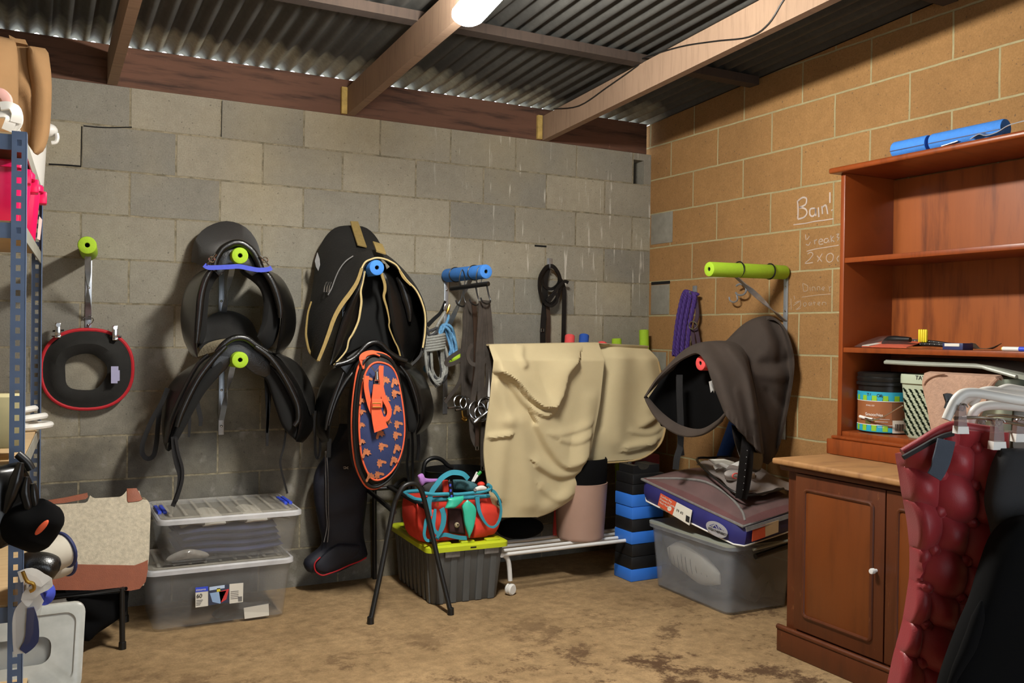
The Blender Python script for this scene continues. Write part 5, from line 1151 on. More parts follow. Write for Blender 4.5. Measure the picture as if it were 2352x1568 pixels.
def txt(par, s_, px, py, h_, mm, y=None, px2=None, py2=None):
    o = at(px, py, y=y or yl-.002); x = at(px2, py2, y=y or yl-.002)-o
    return text('lettering', s_, h_, o, x, (0, 0, 1), mm, par, .0004)
txt(lb, 'sistema', 450, 1357, .0135, M['white'], None, 478, 1354)
txt(lb, '60', 451, 1373, .024, M['ink'], None, 478, 1370)
for k in range(4): add(lb, 'small_print', M['zip_grey'], lambda m: q4(m, (451, 1378+k*3.6), (466-k*2, 1376.5+k*3.6), (466-k*2, 1378+k*3.6), (451, 1379.3+k*3.6), yl-.001))
for k in range(5): add(lb2, 'small_print', M['zip_grey'], lambda m: q4(m, (530, 1358+k*4), (548, 1356+k*4), (548, 1357.2+k*4), (530, 1359.2+k*4), yl-.001))
add(lb2, 'barcode', M['zip_grey'], lambda m: q4(m, (547, 1370), (556, 1369), (556, 1380), (547, 1381), yl-.001))
# ------------------------------------------------------------------ black metal saddle stand
ss = thing('saddle_stand', 'black tubular metal saddle stand with splayed front legs before the dark crate', 'stand', (1.15, -.4, 0))
fl, frr = at(851, 1432, z=0), at(1035, 1411, z=0)
ap = [at(*q, y=-.62) for q in ((903, 1170), (912, 1142), (926, 1118), (945, 1110), (962, 1116), (974, 1145), (990, 1215))]
add(ss, 'front_leg_frame', M['black_metal'], lambda m: m.tube([fl+np.array((0, 0, .012)), fl+(ap[0]-fl)*.5]+ap+[ap[-1]+(frr-ap[-1])*.5, frr+np.array((0, 0, .012))], .0115, 10, sub=4))
for p in (fl, frr): add(ss, 'foot', M['black_plastic'], lambda m: m.lathe([(.001, 0), (.016, 0), (.0145, .03), (.012, .032)], (p[0], p[1], 0), seg=12))
r1 = np.array((1.187, -.03, 0)); r2 = np.array((1.385, -.085, 0))
rt1, rt2 = at(860, 1122, y=-.06), at(945, 1118, y=-.09)
for a, b in ((r1, rt1), (r2, rt2)):
    add(ss, 'rear_leg', M['black_metal'], lambda m: m.tube([a, b], .0115, 10))
add(ss, 'top_rail', M['black_metal'], lambda m: m.tube([rt1, at(843, 1124, y=-.12), at(906, 1176, y=-.60)], .011, 10))
add(ss, 'top_rail', M['black_metal'], lambda m: m.tube([rt2, at(893, 1118, y=-.15), at(976, 1164, y=-.60)], .011, 10))
add(ss, 'rear_bar', M['black_metal'], lambda m: m.tube([rt1, rt2], .011, 10))
add(ss, 'saddle_arch', M['black_metal'], lambda m: m.tube([at(905, 1118, y=-.14), at(915, 1108, y=-.12), at(930, 1100, y=-.10), at(940, 1112, y=-.09)], .010, 8, sub=4))

# ------------------------------------------------------------------ dark crate with lime lid
cF = np.array((1.257, -.609)); cR = np.array((1.604, -.597)); cL = np.array((1.327, -.062))
cc = (cR+cL)/2; rz = math.atan2(cR[1]-cF[1], cR[0]-cF[0]); rz = -.05
ck = thing('storage_crate', 'charcoal ribbed plastic crate with lime green lid under the red tote bag', 'crate', (cc[0], cc[1], 0))
CW, CD = .335, .51; cc = np.array((1.455, -.335))
add(ck, 'body', M['crate_grey'], lambda m: shell(m, cc, CW, CD, CW+.045, CD+.045, 0, .262, .025, rz))
R2 = lambda x, y: (cc[0]+x*math.cos(rz)-y*math.sin(rz), cc[1]+x*math.sin(rz)+y*math.cos(rz))
def rib(m, x, y, w, d):
    a0 = rsec(R2(x, y), w, d, .004, .004, rz); k = 1+.045/2/abs(CD/2 if abs(y) > abs(x) else CW/2)*.9
    x2, y2 = (x*1.06, y+math.copysign(.02, y)) if abs(y) > CD/2-.01 else (x+math.copysign(.02, x), y*1.05)
    m.loft([a0, rsec(R2(x2, y2), w, d, .255, .004, rz)])
for x in np.linspace(-.13, .13, 5): add(ck, 'rib', M['crate_grey'], lambda m: rib(m, x, -CD/2, .034, .012))
for y in np.linspace(-.21, .21, 8): add(ck, 'rib', M['crate_grey'], lambda m: rib(m, -CW/2, y, .012, .034))
def lid(m):
    m.loft([rsec(cc, CW+.05, CD+.05, .252, .03, rz), rsec(cc, CW+.085, CD+.085, .254, .035, rz), rsec(cc, CW+.085, CD+.085, .276, .035, rz), rsec(cc, CW+.06, CD+.06, .284, .03, rz), rsec(cc, CW+.01, CD+.01, .284, .03, rz), rsec(cc, CW-.01, CD-.01, .274, .03, rz)])
ld = add(ck, 'lid', M['lid_lime'], lid)
for x in (-.12, .0, .13): add(ld, 'lid_lug', M['lid_lime'], lambda m: m.box((*R2(x, -CD/2-.008), .288), (.07, .035, .012), rz=rz, bev=.004))
for y in (-.12, .12): add(ld, 'lid_lug', M['lid_lime'], lambda m: m.box((*R2(-CW/2-.008, y), .288), (.035, .08, .012), rz=rz, bev=.004))
add(ld, 'slot', M['black_plastic'], lambda m: m.box((*R2(.02, -CD/2-.0425), .266), (.03, .002, .007), rz=rz))
for x in (-.08, .12): add(ck, 'latch', M['zip_grey'], lambda m: m.box((*R2(x, -CD/2-.026), .238), (.075, .012, .028), rz=rz, bev=.003))

# ------------------------------------------------------------------ red and teal tote bag with grooming kit
ZT = ((930, 1040), 6.532)
def tp(P, y): return [at(a, b, y=y) for a, b in zz(*ZT, P)]
tt = thing('grooming_tote', 'red canvas tote with teal webbing handles packed with brushes on the lime lid', 'tote bag', (1.43, -.42, .285))
tc = np.array((1.425, -.42)); 
add(tt, 'body', M['tote_red'], lambda m: m.loft([rsec(tc, .36, .24, .287, .05, rz), rsec(tc, .385, .27, .31, .06, rz), rsec(tc, .42, .285, .37, .07, rz), rsec(tc, .425, .28, .43, .07, rz), rsec(tc, .41, .26, .485, .06, rz), rsec(tc, .395, .245, .487, .06, rz), rsec(tc, .39, .24, .44, .06, rz)]))
add(tt, 'lining', M['black_cloth'], lambda m: m.loft([rsec(tc, .385, .235, .45, .06, rz), rsec(tc, .385, .235, .455, .06, rz)]))
add(tt, 'rim_binding', M['teal'], lambda m: m.tube([np.array(p) for p in rsec(tc, .405, .255, .487, .06, rz)], .010, 8, closed=True))
FY = -.585
add(tt, 'front_pocket', M['tote_red'], lambda m: m.blade(tp([(1140, 740), (1080, 950), (1010, 1150), (1020, 1270)], FY+.01), tp([(1445, 770), (1430, 920), (1390, 1090), (1330, 1220)], FY+.05), .05, 24, 16, .6, .5))
add(tt, 'front_pocket', M['tote_red'], lambda m: m.blade(tp([(175, 760), (180, 900), (190, 1080), (220, 1200)], FY+.05), tp([(440, 860), (450, 980), (430, 1120), (380, 1230)], FY+.01), .04, 24, 16, .6, .5))
add(tt, 'mesh_pocket', mat('dark maroon mesh', srgb(56, 28, 28), .8, var=.4, vs=40), lambda m: m.blade(tp([(640, 830), (645, 950), (650, 1080), (660, 1200)], FY), tp([(850, 830), (870, 950), (890, 1080), (910, 1230)], FY), .03, 20, 14, .6, .3))
for P, w in (([(370, 950), (360, 800), (370, 690), (410, 570), (480, 470), (560, 370), (680, 300), (790, 295), (880, 320), (950, 390)], .024),
             ([(370, 940), (320, 1000), (300, 1120), (290, 1230), (330, 1310), (420, 1300)], .014)):
    add(tt, 'handle', M['teal'], lambda m: m.strap(tp(P, FY-.02), w, .004, (0, -1, .25), 4))
add(tt, 'handle', M['teal'], lambda m: m.strap(tp([(455, 840), (440, 960), (425, 1060), (440, 1150), (500, 1230), (480, 1290)], FY-.028), [.012, .02, .016, .018], .004, (0, -1, 0), 4))
add(tt, 'handle', M['teal'], lambda m: m.strap(tp([(550, 830), (580, 920), (575, 1050), (540, 1160), (480, 1270)], FY-.034), [.024, .026, .024, .012], .004, (0, -1, 0), 4))
add(tt, 'base_strap', M['teal'], lambda m: m.strap(tp([(500, 1250), (600, 1225), (720, 1250), (830, 1270), (930, 1275)], FY-.02), .018, .006, (0, -1, 0), 4))
add(tt, 'handle', M['teal'], lambda m: m.strap(tp([(1080, 650), (1095, 780), (1120, 890), (1180, 1010), (1250, 1090), (1330, 1110), (1390, 1060), (1430, 960), (1440, 830), (1410, 690), (1350, 590), (1300, 560)], FY-.015), [.022, .018, .01, .01, .011, .01, .016], .008, (0, -1, 0), 4))
add(tt, 'front_rim_tube', M['teal'], lambda m: m.tube(tp([(290, 605), (450, 620), (620, 615), (800, 620), (1000, 600), (1150, 585), (1260, 550), (1290, 510), (1240, 470)], FY-.02), .0085, 8, sub=4))
add(tt, 'd_ring', M['brass'], lambda m: m.tube(tp([(500, 740), (480, 760), (475, 800), (500, 790)], FY-.03), .002, 6, closed=True))
add(tt, 'd_ring', M['black_plastic'], lambda m: m.tube(tp([(1390, 720), (1430, 690), (1445, 740), (1420, 790), (1390, 770)], FY-.01), .004, 6, closed=True))
def thing1(name, label, cat_, mm, fn, group=None):
    m = MB(); fn(m); return tag(m.build(name, mm), label, cat_, group)
thing1('grooming_brush', 'large dull teal brush lying across the top of the red tote', 'brush', M['teal_dark'], lambda m: m.blade(tp([(720, 400), (860, 400), (1000, 430), (1080, 470)], FY+.04), tp([(735, 540), (860, 545), (980, 580), (1060, 570)], FY+.04), .06, 20, 16, .8, .3))
thing1('fleece_cloth', 'lilac fleece cloth hanging over the back left edge of the tote', 'cloth', M['lilac'], lambda m: m.sheet(fold_sheet([(960, 1092), (962, 1104), (968, 1116)], [(1014, 1098), (1012, 1102), (1006, 1110)], -.46, 10, 14, [([(970, 1090), (972, 1110)], .02, 6)]), .016) if False else m.blade(tp([(190, 340), (230, 310), (270, 310), (300, 370), (400, 385), (550, 385)], FY+.06), tp([(215, 430), (240, 480), (265, 490), (300, 450), (400, 440), (540, 400)], FY+.06), .03, 24, 12, .8, .2))
bx = thing('dark_brush', 'dark bristled brush bundled at the left inside the tote', 'brush', tuple(tp([(330, 600)], FY+.05)[0]))
add(bx, 'bristles', M['cloth_dark'], lambda m: m.blade(tp([(270, 500), (350, 450), (440, 430), (560, 440)], FY+.05), tp([(290, 600), (370, 600), (450, 600), (560, 600)], FY+.05), .05))
thing1('mane_comb', 'red plastic comb tucked between the dark and the teal brush', 'comb', M['tote_red'], lambda m: m.box(tp([(610, 500)], FY+.02)[0], (.03, .02, .06), bev=.006))
hp = thing('hoof_pick', 'black and blue banded hoof pick standing up at the front of the tote', 'hoof pick', tuple(tp([(700, 700)], FY-.03)[0]))
add(hp, 'handle', M['black_plastic'], lambda m: m.strap(tp([(675, 430), (690, 560), (715, 705)], FY-.035), .014, .012, (0, -1, 0), 3))
for q in ((680, 485), (687, 565), (700, 650)): add(hp, 'blue_band', M['blue_band'], lambda m: m.box(tp([q], FY-.042)[0], (.0095, .004, .012), bev=.001))
add(hp, 'tip', M['chrome'], lambda m: m.tube(tp([(672, 430), (670, 400)], FY-.035), [.005, .002], 8))
thing1('tied_bag', 'mint green plastic bag knotted on the front of the tote, tail hanging down', 'plastic bag', M['mint'], lambda m: (m.blade(tp([(850, 790), (870, 900), (890, 1050), (930, 1180), (965, 1270)], FY-.04), tp([(940, 700), (1050, 800), (1062, 920), (1030, 1100), (970, 1275)], FY-.045), .03, 24, 14, .6, .3), m.blade(tp([(630, 680), (640, 740), (600, 830)], FY-.045), tp([(880, 640), (860, 720), (740, 830)], FY-.05), .035, 16, 14, .6, .3)))
sv = thing('round_sponge', 'pale round speckled sponge in the mesh pocket of the tote', 'sponge', tuple(tp([(780, 1160)], FY-.03)[0]))
add(sv, 'sponge', M['fleece'], lambda m: m.ball(tp([(780, 1080)], FY-.022)[0], (.012, .012, .013), 10)); add(sv, 'dark_hole', M['black_cloth'], lambda m: m.ball(tp([(795, 1075)], FY-.034)[0], (.0035, .002, .004), 8))
tb = thing('white_tube', 'white squeeze tube lying at the right front rim of the tote', 'tube', tuple(tp([(1130, 560)], FY-.02)[0]))
add(tb, 'tube_body', M['white_plastic'], lambda m: m.blade(tp([(1055, 520), (1120, 490), (1180, 490), (1230, 520)], FY-.02), tp([(1060, 570), (1120, 565), (1180, 560), (1225, 545)], FY-.02), .02, 16, 12, .9, .3))
add(tb, 'cap', M['zip_grey'], lambda m: m.lathe([(.001, 0), (.007, 0), (.007, .008), (.001, .008)], tp([(1050, 550)], FY-.024)[0], (-.3, -1, 0), 12))
rl = thing('red_ball', 'small red round pad beside the white tube in the tote', 'pad', tuple(tp([(1140, 480)], FY+.05)[0]))
add(rl, 'pad', M['tote_red'], lambda m: m.ball(tp([(1140, 470)], FY+.05)[0], (.02, .02, .014), 10))
gp = thing('marker_pen', 'white pen with green cap sticking up out of the tote', 'pen', tuple(tp([(1030, 430)], FY+.03)[0]))
pa, pb, pc = tp([(1030, 430), (1095, 330), (1140, 280)], FY+.03)
add(gp, 'barrel', M['white_plastic'], lambda m: m.tube([pa, pb], .006, 10)); add(gp, 'cap', mat('green plastic', srgb(40, 150, 60), .4), lambda m: m.tube([pb, pc], .008, 10))
thing1('white_stick', 'plain white plastic stick beside the green-capped pen in the tote', 'stick', M['white_plastic'], lambda m: m.tube(tp([(1010, 430), (1085, 285)], FY+.045), .005, 10))
# black flexible bucket behind the tote
fb = thing('flexi_tub', 'black flexible rubber tub with loop handle behind the red tote', 'tub', (1.585, -.17, .285))
bc = (1.585, -.185); zr = .52
add(fb, 'body', M['black_plastic'], lambda m: m.lathe([(.001, 0), (.105, 0), (.115, .02), (.142, .275), (.15, .285), (.143, .286), (.11, .03), (.001, .02)], (bc[0]-.02, bc[1]-.005, .286), seg=36, sx=1.22))
add(fb, 'handle', M['black_plastic'], lambda m: m.tube([at(a, b, y=-.2) for a, b in ((972, 1090), (975, 1066), (985, 1055), (1000, 1051), (1015, 1056), (1028, 1068), (1040, 1074))], .011, 10, sub=4))

# ------------------------------------------------------------------ white rolling rack with the canvas rug
wr_ = thing('rolling_rack', 'white tubular garment rack on castors carrying the beige canvas rug', 'garment rack', (2.15, -.45, 0))
ca_ = at(1172, 1352, y=-.58)
for i, y in enumerate((-.60, -.53, -.45, -.37)):
    x0 = 1.625+.035*i; add(wr_, 'shelf_bar', M['white_metal'], lambda m: m.tube([(x0, y, .205), (2.52, y, .205)], .0095, 10))
for x in (1.655, 2.515):
    for y in (-.585, -.315):
        add(wr_, 'leg', M['white_metal'], lambda m: m.tube([(x-.03, -.45+(y+.45)*.85, .205), (x+.005, y, .19), (x+.022, y, .15), (x+.03, y, .07)], .012, 10, sub=4))
        c_ = add(wr_, 'castor', M['white_plastic'], lambda m: m.lathe([(.001, -.018), (.022, -.018), (.0275, -.012), (.0275, -.003), (.02, -.001), (.02, .001), (.0275, .003), (.0275, .012), (.022, .018), (.001, .018)], (x+.032, y, .0278), (.4, -1, 0), 24))
    add(wr_, 'end_bar', M['white_metal'], lambda m: m.tube([(x-.03, -.61, .205), (x-.03, -.33, .205)], .011, 10))
    add(wr_, 'upright', M['white_metal'], lambda m: m.tube([(x-.03, -.45, .205), (x-.03, -.45, 1.19)], .011, 10))
add(wr_, 'top_rail', M['white_metal'], lambda m: m.tube([(1.56, -.45, 1.19), (2.54, -.45, 1.19)], .011, 10))
rg = thing('canvas_rug', 'beige canvas horse rug draped in folds over the white rolling rack', 'rug', (2.1, -.45, .4))
def roll(rows, ytop, back):
    """carry the top edge over the rail and down the back"""
    t0 = rows[0]; pre = []
    for y, dz_ in ((ytop+.075, -.30), (ytop+.07, -.05), (ytop+.05, .0), (ytop+.0, .012), (ytop-.04, .010)):
        pre.append([np.array((p[0], y, p[2]+dz_)) for p in t0])
    return pre+rows
LA = [(1136, 798), (1131, 850), (1124, 920), (1113, 1000), (1111, 1050), (1119, 1110), (1130, 1155), (1152, 1188)]
RB_ = [(1390, 793), (1385, 850), (1376, 930), (1364, 990), (1352, 1050), (1338, 1105), (1318, 1140), (1270, 1172), (1235, 1186)]
z8 = lambda P: zz((1080, 740), 2.375, P)
fA = [(z8([(105, 250), (150, 268), (200, 292), (250, 335), (310, 405), (380, 455), (445, 448), (485, 385), (510, 285), (548, 236)]), .05, 34, 5),
      (z8([(150, 285), (210, 330), (280, 425), (345, 485), (405, 502), (455, 470)]), .022, 13, 5),
      (z8([(300, 140), (275, 190), (285, 230)]), .018, 9), (z8([(360, 560), (430, 690), (510, 778), (600, 745)]), .034, 44, 8),
      (z8([(360, 775), (460, 830), (540, 825), (600, 795)]), .022, 20, 7), (z8([(110, 628), (200, 612)]), .016, 9, 4), (z8([(130, 340), (170, 420), (200, 520)]), .020, 16), (z8([(250, 560), (290, 780), (320, 980)]), .024, 26), (z8([(190, 560), (165, 760), (150, 950)]), .014, 18),
      (z8([(480, 640), (560, 655), (640, 620)]), .010, 14, 5), (z8([(650, 420), (620, 600), (580, 760)]), .012, 18), (z8([(430, 610), (540, 600), (640, 560)]), .008, 12, 5), (z8([(560, 880), (500, 960), (400, 1010)]), .012, 16), (z8([(380, 900), (460, 960), (520, 950)]), .012, 16, 8)]
LB = [(1372, 794), (1372, 860), (1360, 960), (1345, 1030), (1338, 1062)]
RB2 = [(1494, 800), (1512, 830), (1524, 890), (1529, 950), (1527, 990), (1512, 1025), (1470, 1054)]
fB = [(z8([(740, 150), (735, 260), (715, 380), (690, 560)]), -.03, 14), (z8([(850, 700), (930, 682), (1000, 650)]), .016, 14, 5), (z8([(820, 200), (800, 420), (790, 640)]), .018, 24), (z8([(960, 220), (985, 350), (960, 520)]), .02, 18), (z8([(850, 680), (940, 665), (985, 672)]), .010, 10, 4), (z8([(940, 560), (1000, 520)]), .012, 10, 5), (z8([(880, 600), (960, 610), (1020, 590)]), .008, 10, 4)]
def rugA(m):
    rows = fold_sheet(LA, RB_, -.555, 120, 100, fA)
    for i, r in enumerate(rows):                        # ease the top edge over the rail
        for p in r: p[1] += max(0, (1-i/9))*.06
    m.sheet(roll(rows, -.455, 0), .008)
add(rg, 'front_panel', M['beige'], rugA)
def rugB(m):
    rows = fold_sheet(LB, RB2, -.505, 80, 70, fB)
    for i, r in enumerate(rows):
        for p in r: p[1] += max(0, (1-i/8))*.03
    m.sheet(roll(rows, -.45, 0), .008)
add(rg, 'rear_panel', M['beige'], rugB)
add(rg, 'edge_binding', M['beige_edge'], lambda m: m.tube([at(a, b, y=-.512) for a, b in RB2[1:]]+[at(1400, 1062, y=-.51), at(1340, 1062, y=-.51)], .005, 6, sub=4))
# noodles standing behind the rug
for nm, foam, (px, py), dx, lab in (('r', 'redfoam', (1311, 786), -.05, 'red pool noodle standing behind the beige rug'), ('b', 'darkblue', (1347, 785), -.05, 'dark blue pool noodle standing behind the rug, next to the red one'),
                                    ('p', 'redfoam', (1384, 795), .0, 'red pool noodle barely showing above the rug between blue and lime ones'), ('l', 'lime', (1418, 786), .01, 'shorter lime pool noodle standing behind the beige rug'), ('g', 'lime', (1479, 770), .02, 'tallest lime pool noodle standing in the corner behind the rug')):
    top = {'r': (1309, 770), 'b': (1342, 769), 'p': (1384, 787), 'l': (1416, 777), 'g': (1479, 757)}[nm]
    P = at(*top, y=-.07); m = MB(); noodle(m, P, {'r': (2.075, -.385, .216), 'b': (2.14, -.385, .216), 'p': (2.2, -.385, .216), 'l': (P[0]+.02, -.13, 0), 'g': (P[0], -.13, 0)}[nm], .0285, .006)
    tag(m.build('pool_noodle', [M[foam], M['hole']], ang=35), lab, 'pool noodle', 'pool noodles behind the rug')
# bin on the rack shelf
bn = thing('waste_bin', 'dusty pink ribbed waste bin with black liner standing on the rack bars', 'bin', (2.155, -.475, .215))
bcx = (2.16, -.47)
add(bn, 'body', M['bin_pink'], lambda m: m.lathe([(.001, 0), (.118, 0), (.122, .006)]+[(.122+.017*f+(.0012 if i % 2 else 0), .006+.285*f) for i, f in enumerate(np.linspace(.02, 1, 58))]+[(.139, .292), (.134, .292), (.118, .02), (.001, .012)], (bcx[0], bcx[1], .2155), seg=48))
add(bn, 'liner', M['black_cloth'], lambda m: m.lathe([(.132, .25), (.133, .29), (.136, .33), (.137, .41), (.131, .42), (.127, .40), (.12, .25)], (bcx[0], bcx[1], .2155), seg=36))
m = MB(); m.ball((1.86, -.36, .27), (.13, .10, .055), 12); tag(m.build('dark_bundle', M['black_cloth']), 'dark cloth bundle in the shadow on the rack shelf left of the pink bin', 'bundle')

# ------------------------------------------------------------------ stacked jump blocks
bf = np.array((2.357, -.657)); bw, bd = .20, .155
lay = ['block_blue', 'block_black', 'block_black', 'block_blue', 'block_black', 'block_blue', 'block_blue', 'block_black', 'block_black']
nms = ['blue moulded block at floor level, lowest of its stack', 'scuffed black moulded block resting on the lowest blue block', 'black moulded block beneath the second blue one of the stack', 'blue moulded block sandwiched between black blocks in mid stack',
       'lone black moulded block under the touching pair of blue blocks', 'blue moulded block, lower of the touching pair', 'blue moulded block, upper of the touching pair', 'black moulded block resting on the upper blue pair', 'black moulded block near the stack top, under the notched one']
hs = [.0645]*7+[.053, .053]; z = 0
for i, (c_, nm) in enumerate(zip(lay, nms)):
    m = MB(); off = ((i*7) % 3-1)*.002
    m.box((bf[0]+bw/2+off, bf[1]+bd/2, z+hs[i]/2), (bw, bd, hs[i]-.0012), bev=.004); z += hs[i]
    tag(m.build('stacking_block', M[c_]), nm, 'block', 'stacked plastic blocks')
m = MB(); P = [(0, 0)]+[(.03, 0)]; zt_ = z
prof = [(bf[0]+.015, zt_)]+[(bf[0]+.185, zt_), (bf[0]+.185, zt_+.042), (bf[0]+.12, zt_+.042)]+[(bf[0]+.12-.04*math.sin(a)*0-.036*(1-math.cos(a))/1., zt_+.042-.024*math.sin(a)) for a in np.linspace(0.3, math.pi-.3, 7)]+[(bf[0]+.048, zt_+.042), (bf[0]+.015, zt_+.042)]
m.prism([(x, bf[1]+.02, zq) for x, zq in prof], (0, bd-.03, 0)); tag(m.build('stacking_block', M['block_black']), 'black block with a curved notch, topmost of its stack', 'block', 'stacked plastic blocks')
m = MB(); noodle(m, (2.74, -.42, .0), (2.80, -.10, .72), .03, .006); tag(m.build('pool_noodle', [mat('olive foam', srgb(120, 130, 70), .85), M['hole']]), 'dull green pool noodle leaning in the corner behind the stacked blocks', 'pool noodle')
m = MB(); m.box((2.62, -.40, .31), (.14, .10, .62), bev=.01); tag(m.build('red_box', mat('dark red card', srgb(120, 40, 44), .7)), 'dark red box edge behind the top of the stacked blocks', 'box')
# ------------------------------------------------------------------ frosted tub, rug bag and packet by the right wall
ft = thing('storage_tub', 'large frosted clear tub on the floor beneath the navy and maroon rug bag', 'storage box', (2.62, -1.04, 0))
fc = np.array((2.612, -1.038)); frz = -.02
add(ft, 'body', M['box_frost'], lambda m: shell(m, fc, .365, .565, .405, .62, 0, .325, .04, frz))
add(ft, 'rim', M['box_frost'], lambda m: rimring(m, fc, .405, .62, .305, .022, .014, .04, frz))
add(ft, 'lid', M['grey_lid'], lambda m: m.loft([rsec(fc, .40, .61, .318, .04, frz), rsec(fc, .43, .645, .320, .045, frz), rsec(fc, .43, .645, .330, .045, frz), rsec(fc, .36, .56, .333, .04, frz)]))
add(ft, 'handle', M['black_plastic'], lambda m: m.tube([at(1735, 1278, y=-1.368), at(1812, 1252, y=-1.368)], .013, 10))
add(ft, 'handle_bar', M['grey_lid'], lambda m: m.tube([at(1730, 1262, y=-1.38), at(1814, 1240, y=-1.38)], .007, 8))
wc = thing('striped_cloth', 'white cloth with fine checks showing through the frosted tub', 'cloth', (2.5, -1.0, .02))
add(wc, 'cloth', M['cloth_white'], lambda m: m.blade([(2.474, -.80, .20), (2.466, -.92, .26), (2.466, -1.05, .24), (2.474, -1.2, .16)], [(2.478, -.84, .13), (2.474, -.95, .11), (2.474, -1.08, .08), (2.478, -1.2, .11)], .06))
for k in range(9):
    add(wc, 'stripe', M['cloth_grey'], lambda m: m.tube([(2.436+.003*abs(k-4), -.85-.035*k, .215-.004*k), (2.434+.003*abs(k-4), -.86-.035*k, .17-.004*k), (2.440+.003*abs(k-4), -.865-.035*k, .125)], .0016, 5))
m = MB(); m.blade([(2.62, -1.28, .03), (2.70, -1.28, .12), (2.76, -1.25, .03)], [(2.60, -.8, .03), (2.68, -.8, .16), (2.76, -.8, .03)], .14); tag(m.build('dark_clothing', M['cloth_dark']), 'dark folded clothing at the back of the frosted tub', 'clothing')

rb_ = thing('rug_bag', 'zipped navy bag with clear top holding a maroon brown rug, lying on the frosted tub', 'bag', (2.6, -1.05, .34))
# corners: near-left(A), far-left(B), far-right(C), near-right(D); bottom then top
Ab, Bb, Cb, Db = [np.array(q) for q in ((2.425, -1.385, .325), (2.362, -.735, .44), (2.83, -.72, .46), (2.835, -1.38, .385))]
At, Bt, Ct, Dt = [np.array(q) for q in ((2.435, -1.392, .425), (2.358, -.735, .545), (2.83, -.72, .57), (2.84, -1.385, .485))]
def quadgrid(a, b, c, d, n, k, fn=None):
    rows = []
    for i in range(n):
        u = i/(n-1); r = []
        for j in range(k):
            v = j/(k-1); p = (a*(1-v)+b*v)*(1-u)+(d*(1-v)+c*v)*u; r.append(p+(fn(u, v) if fn else 0))
        rows.append(r)
    return rows
def blobsec(f, out, dzz):
    cen_ = (Ab+Bb+Cb+Db)/4*(1-f)+(At+Bt+Ct+Dt)/4*f; q = [Ab*(1-f)+At*f, Bb*(1-f)+Bt*f, Cb*(1-f)+Ct*f, Db*(1-f)+Dt*f]; P = []
    for i in range(4):
        a, b = q[i], q[(i+1) % 4]
        for s_ in np.linspace(.06, .94, 9):
            p = a+(b-a)*s_; d_ = p-cen_; d_[2] = 0; P.append(p+nrm(d_)*out*(1+.25*math.sin(9*s_+i))+np.array((0, 0, dzz)))
    return P
add(rb_, 'side_panel', M['bag_navy'], lambda m: m.loft([blobsec(0, -.02, 0), blobsec(.05, .0, 0), blobsec(.35, .012, 0), blobsec(.7, .010, 0), blobsec(1, .0, 0), blobsec(1, -.02, .004)]))
bul = lambda h: (lambda u, v: np.array((0, 0, h*(math.sin(math.pi*u)*math.sin(math.pi*v))**.55+.008*math.sin(7*u+3)*math.sin(9*v)*math.sin(math.pi*u)*math.sin(math.pi*v))))
add(rb_, 'rug', M['rug_maroon'], lambda m: m.sheet(quadgrid(At, Bt, Ct, Dt, 26, 30, bul(.068)), .01))
add(rb_, 'clear_top', M['vinyl'], lambda m: m.sheet(quadgrid(At+np.array((0, 0, .004)), Bt+np.array((0, 0, .004)), Ct+np.array((0, 0, .004)), Dt+np.array((0, 0, .004)), 22, 24, bul(.080)), .001))
add(rb_, 'top_piping', M['zip_grey'], lambda m: m.tube([At, Bt, Ct, Dt], .007, 8, closed=True))
def topc(u, v): return (At*(1-v)+Bt*v)*(1-u)+(Dt*(1-v)+Ct*v)*u+bul(.086)(u, v)
add(rb_, 'zip_arc', M['zip_grey'], lambda m: m.tube([topc(u, v) for u, v in ((.03, .97), (.10, .86), (.18, .7), (.24, .5), (.24, .3), (.17, .12), (.08, .03))], .006, 8, sub=4))
add(rb_, 'bottom_piping', M['white'], lambda m: m.tube(blobsec(.06, .004, 0), .004, 6, closed=True))
add(rb_, 'near_zip', M['zip_grey'], lambda m: m.strap([At+(Dt-At)*s_+np.array((0, -.012, -.014)) for s_ in (.02, .3, .6, .9)], .02, .004, (0, -1, .2), 3))
def sidep(px, py): 
    """point on the long navy side (from near-left to far-left corner)"""
    n_ = np.cross(Bt-At, At-Ab); n_ = nrm(n_); n_ = -n_ if n_[0] > 0 else n_
    o = (At+Ab)/2+n_*.019; D = (px-1176)/FOC*_r-(py-784)/FOC*_u+_f; t_ = np.dot(o-CAM, n_)/np.dot(D, n_); return CAM+t_*D
z2 = lambda P: zz((1360, 1000), 3.564, P)
SPN = nrm(np.cross(Bt-At, At-Ab)); SPN = -SPN if SPN[0] > 0 else SPN
lbo = add(rb_, 'orange_label', M['label_orange'], lambda m: m.prism([sidep(*q) for q in z2([(560, 472), (690, 545), (655, 650), (537, 570)])], -SPN*.003))
lbw = add(rb_, 'white_label', M['label_white'], lambda m: m.prism([sidep(*q) for q in z2([(692, 545), (818, 612), (795, 735), (657, 650)])], -SPN*.003))
def sidetext(par, s_, P0, P1, size, mm):
    o = sidep(*z2([P0])[0])+SPN*.002; x = sidep(*z2([P1])[0])+SPN*.002-o; return text('lettering', s_, size, o, x, (0, 0, 1), mm, par, .0004)
for s_, y in (('Comfitec Plus', 500), ('Dynamic II Combo', 525), ('Neck Medium', 550)): sidetext(lbo, s_, (563-(y-500)*.2, y), (650-(y-500)*.2, y+50), .014, M['label_white'])
sidetext(lbw, "5'9  6'2", (690, 615), (760, 655), .016, M['ink'])
add(lbw, 'barcode', M['ink'], lambda m: m.prism([sidep(*q)+SPN*.001 for q in z2([(770, 650), (800, 666), (795, 715), (765, 700)])], -SPN*.001))
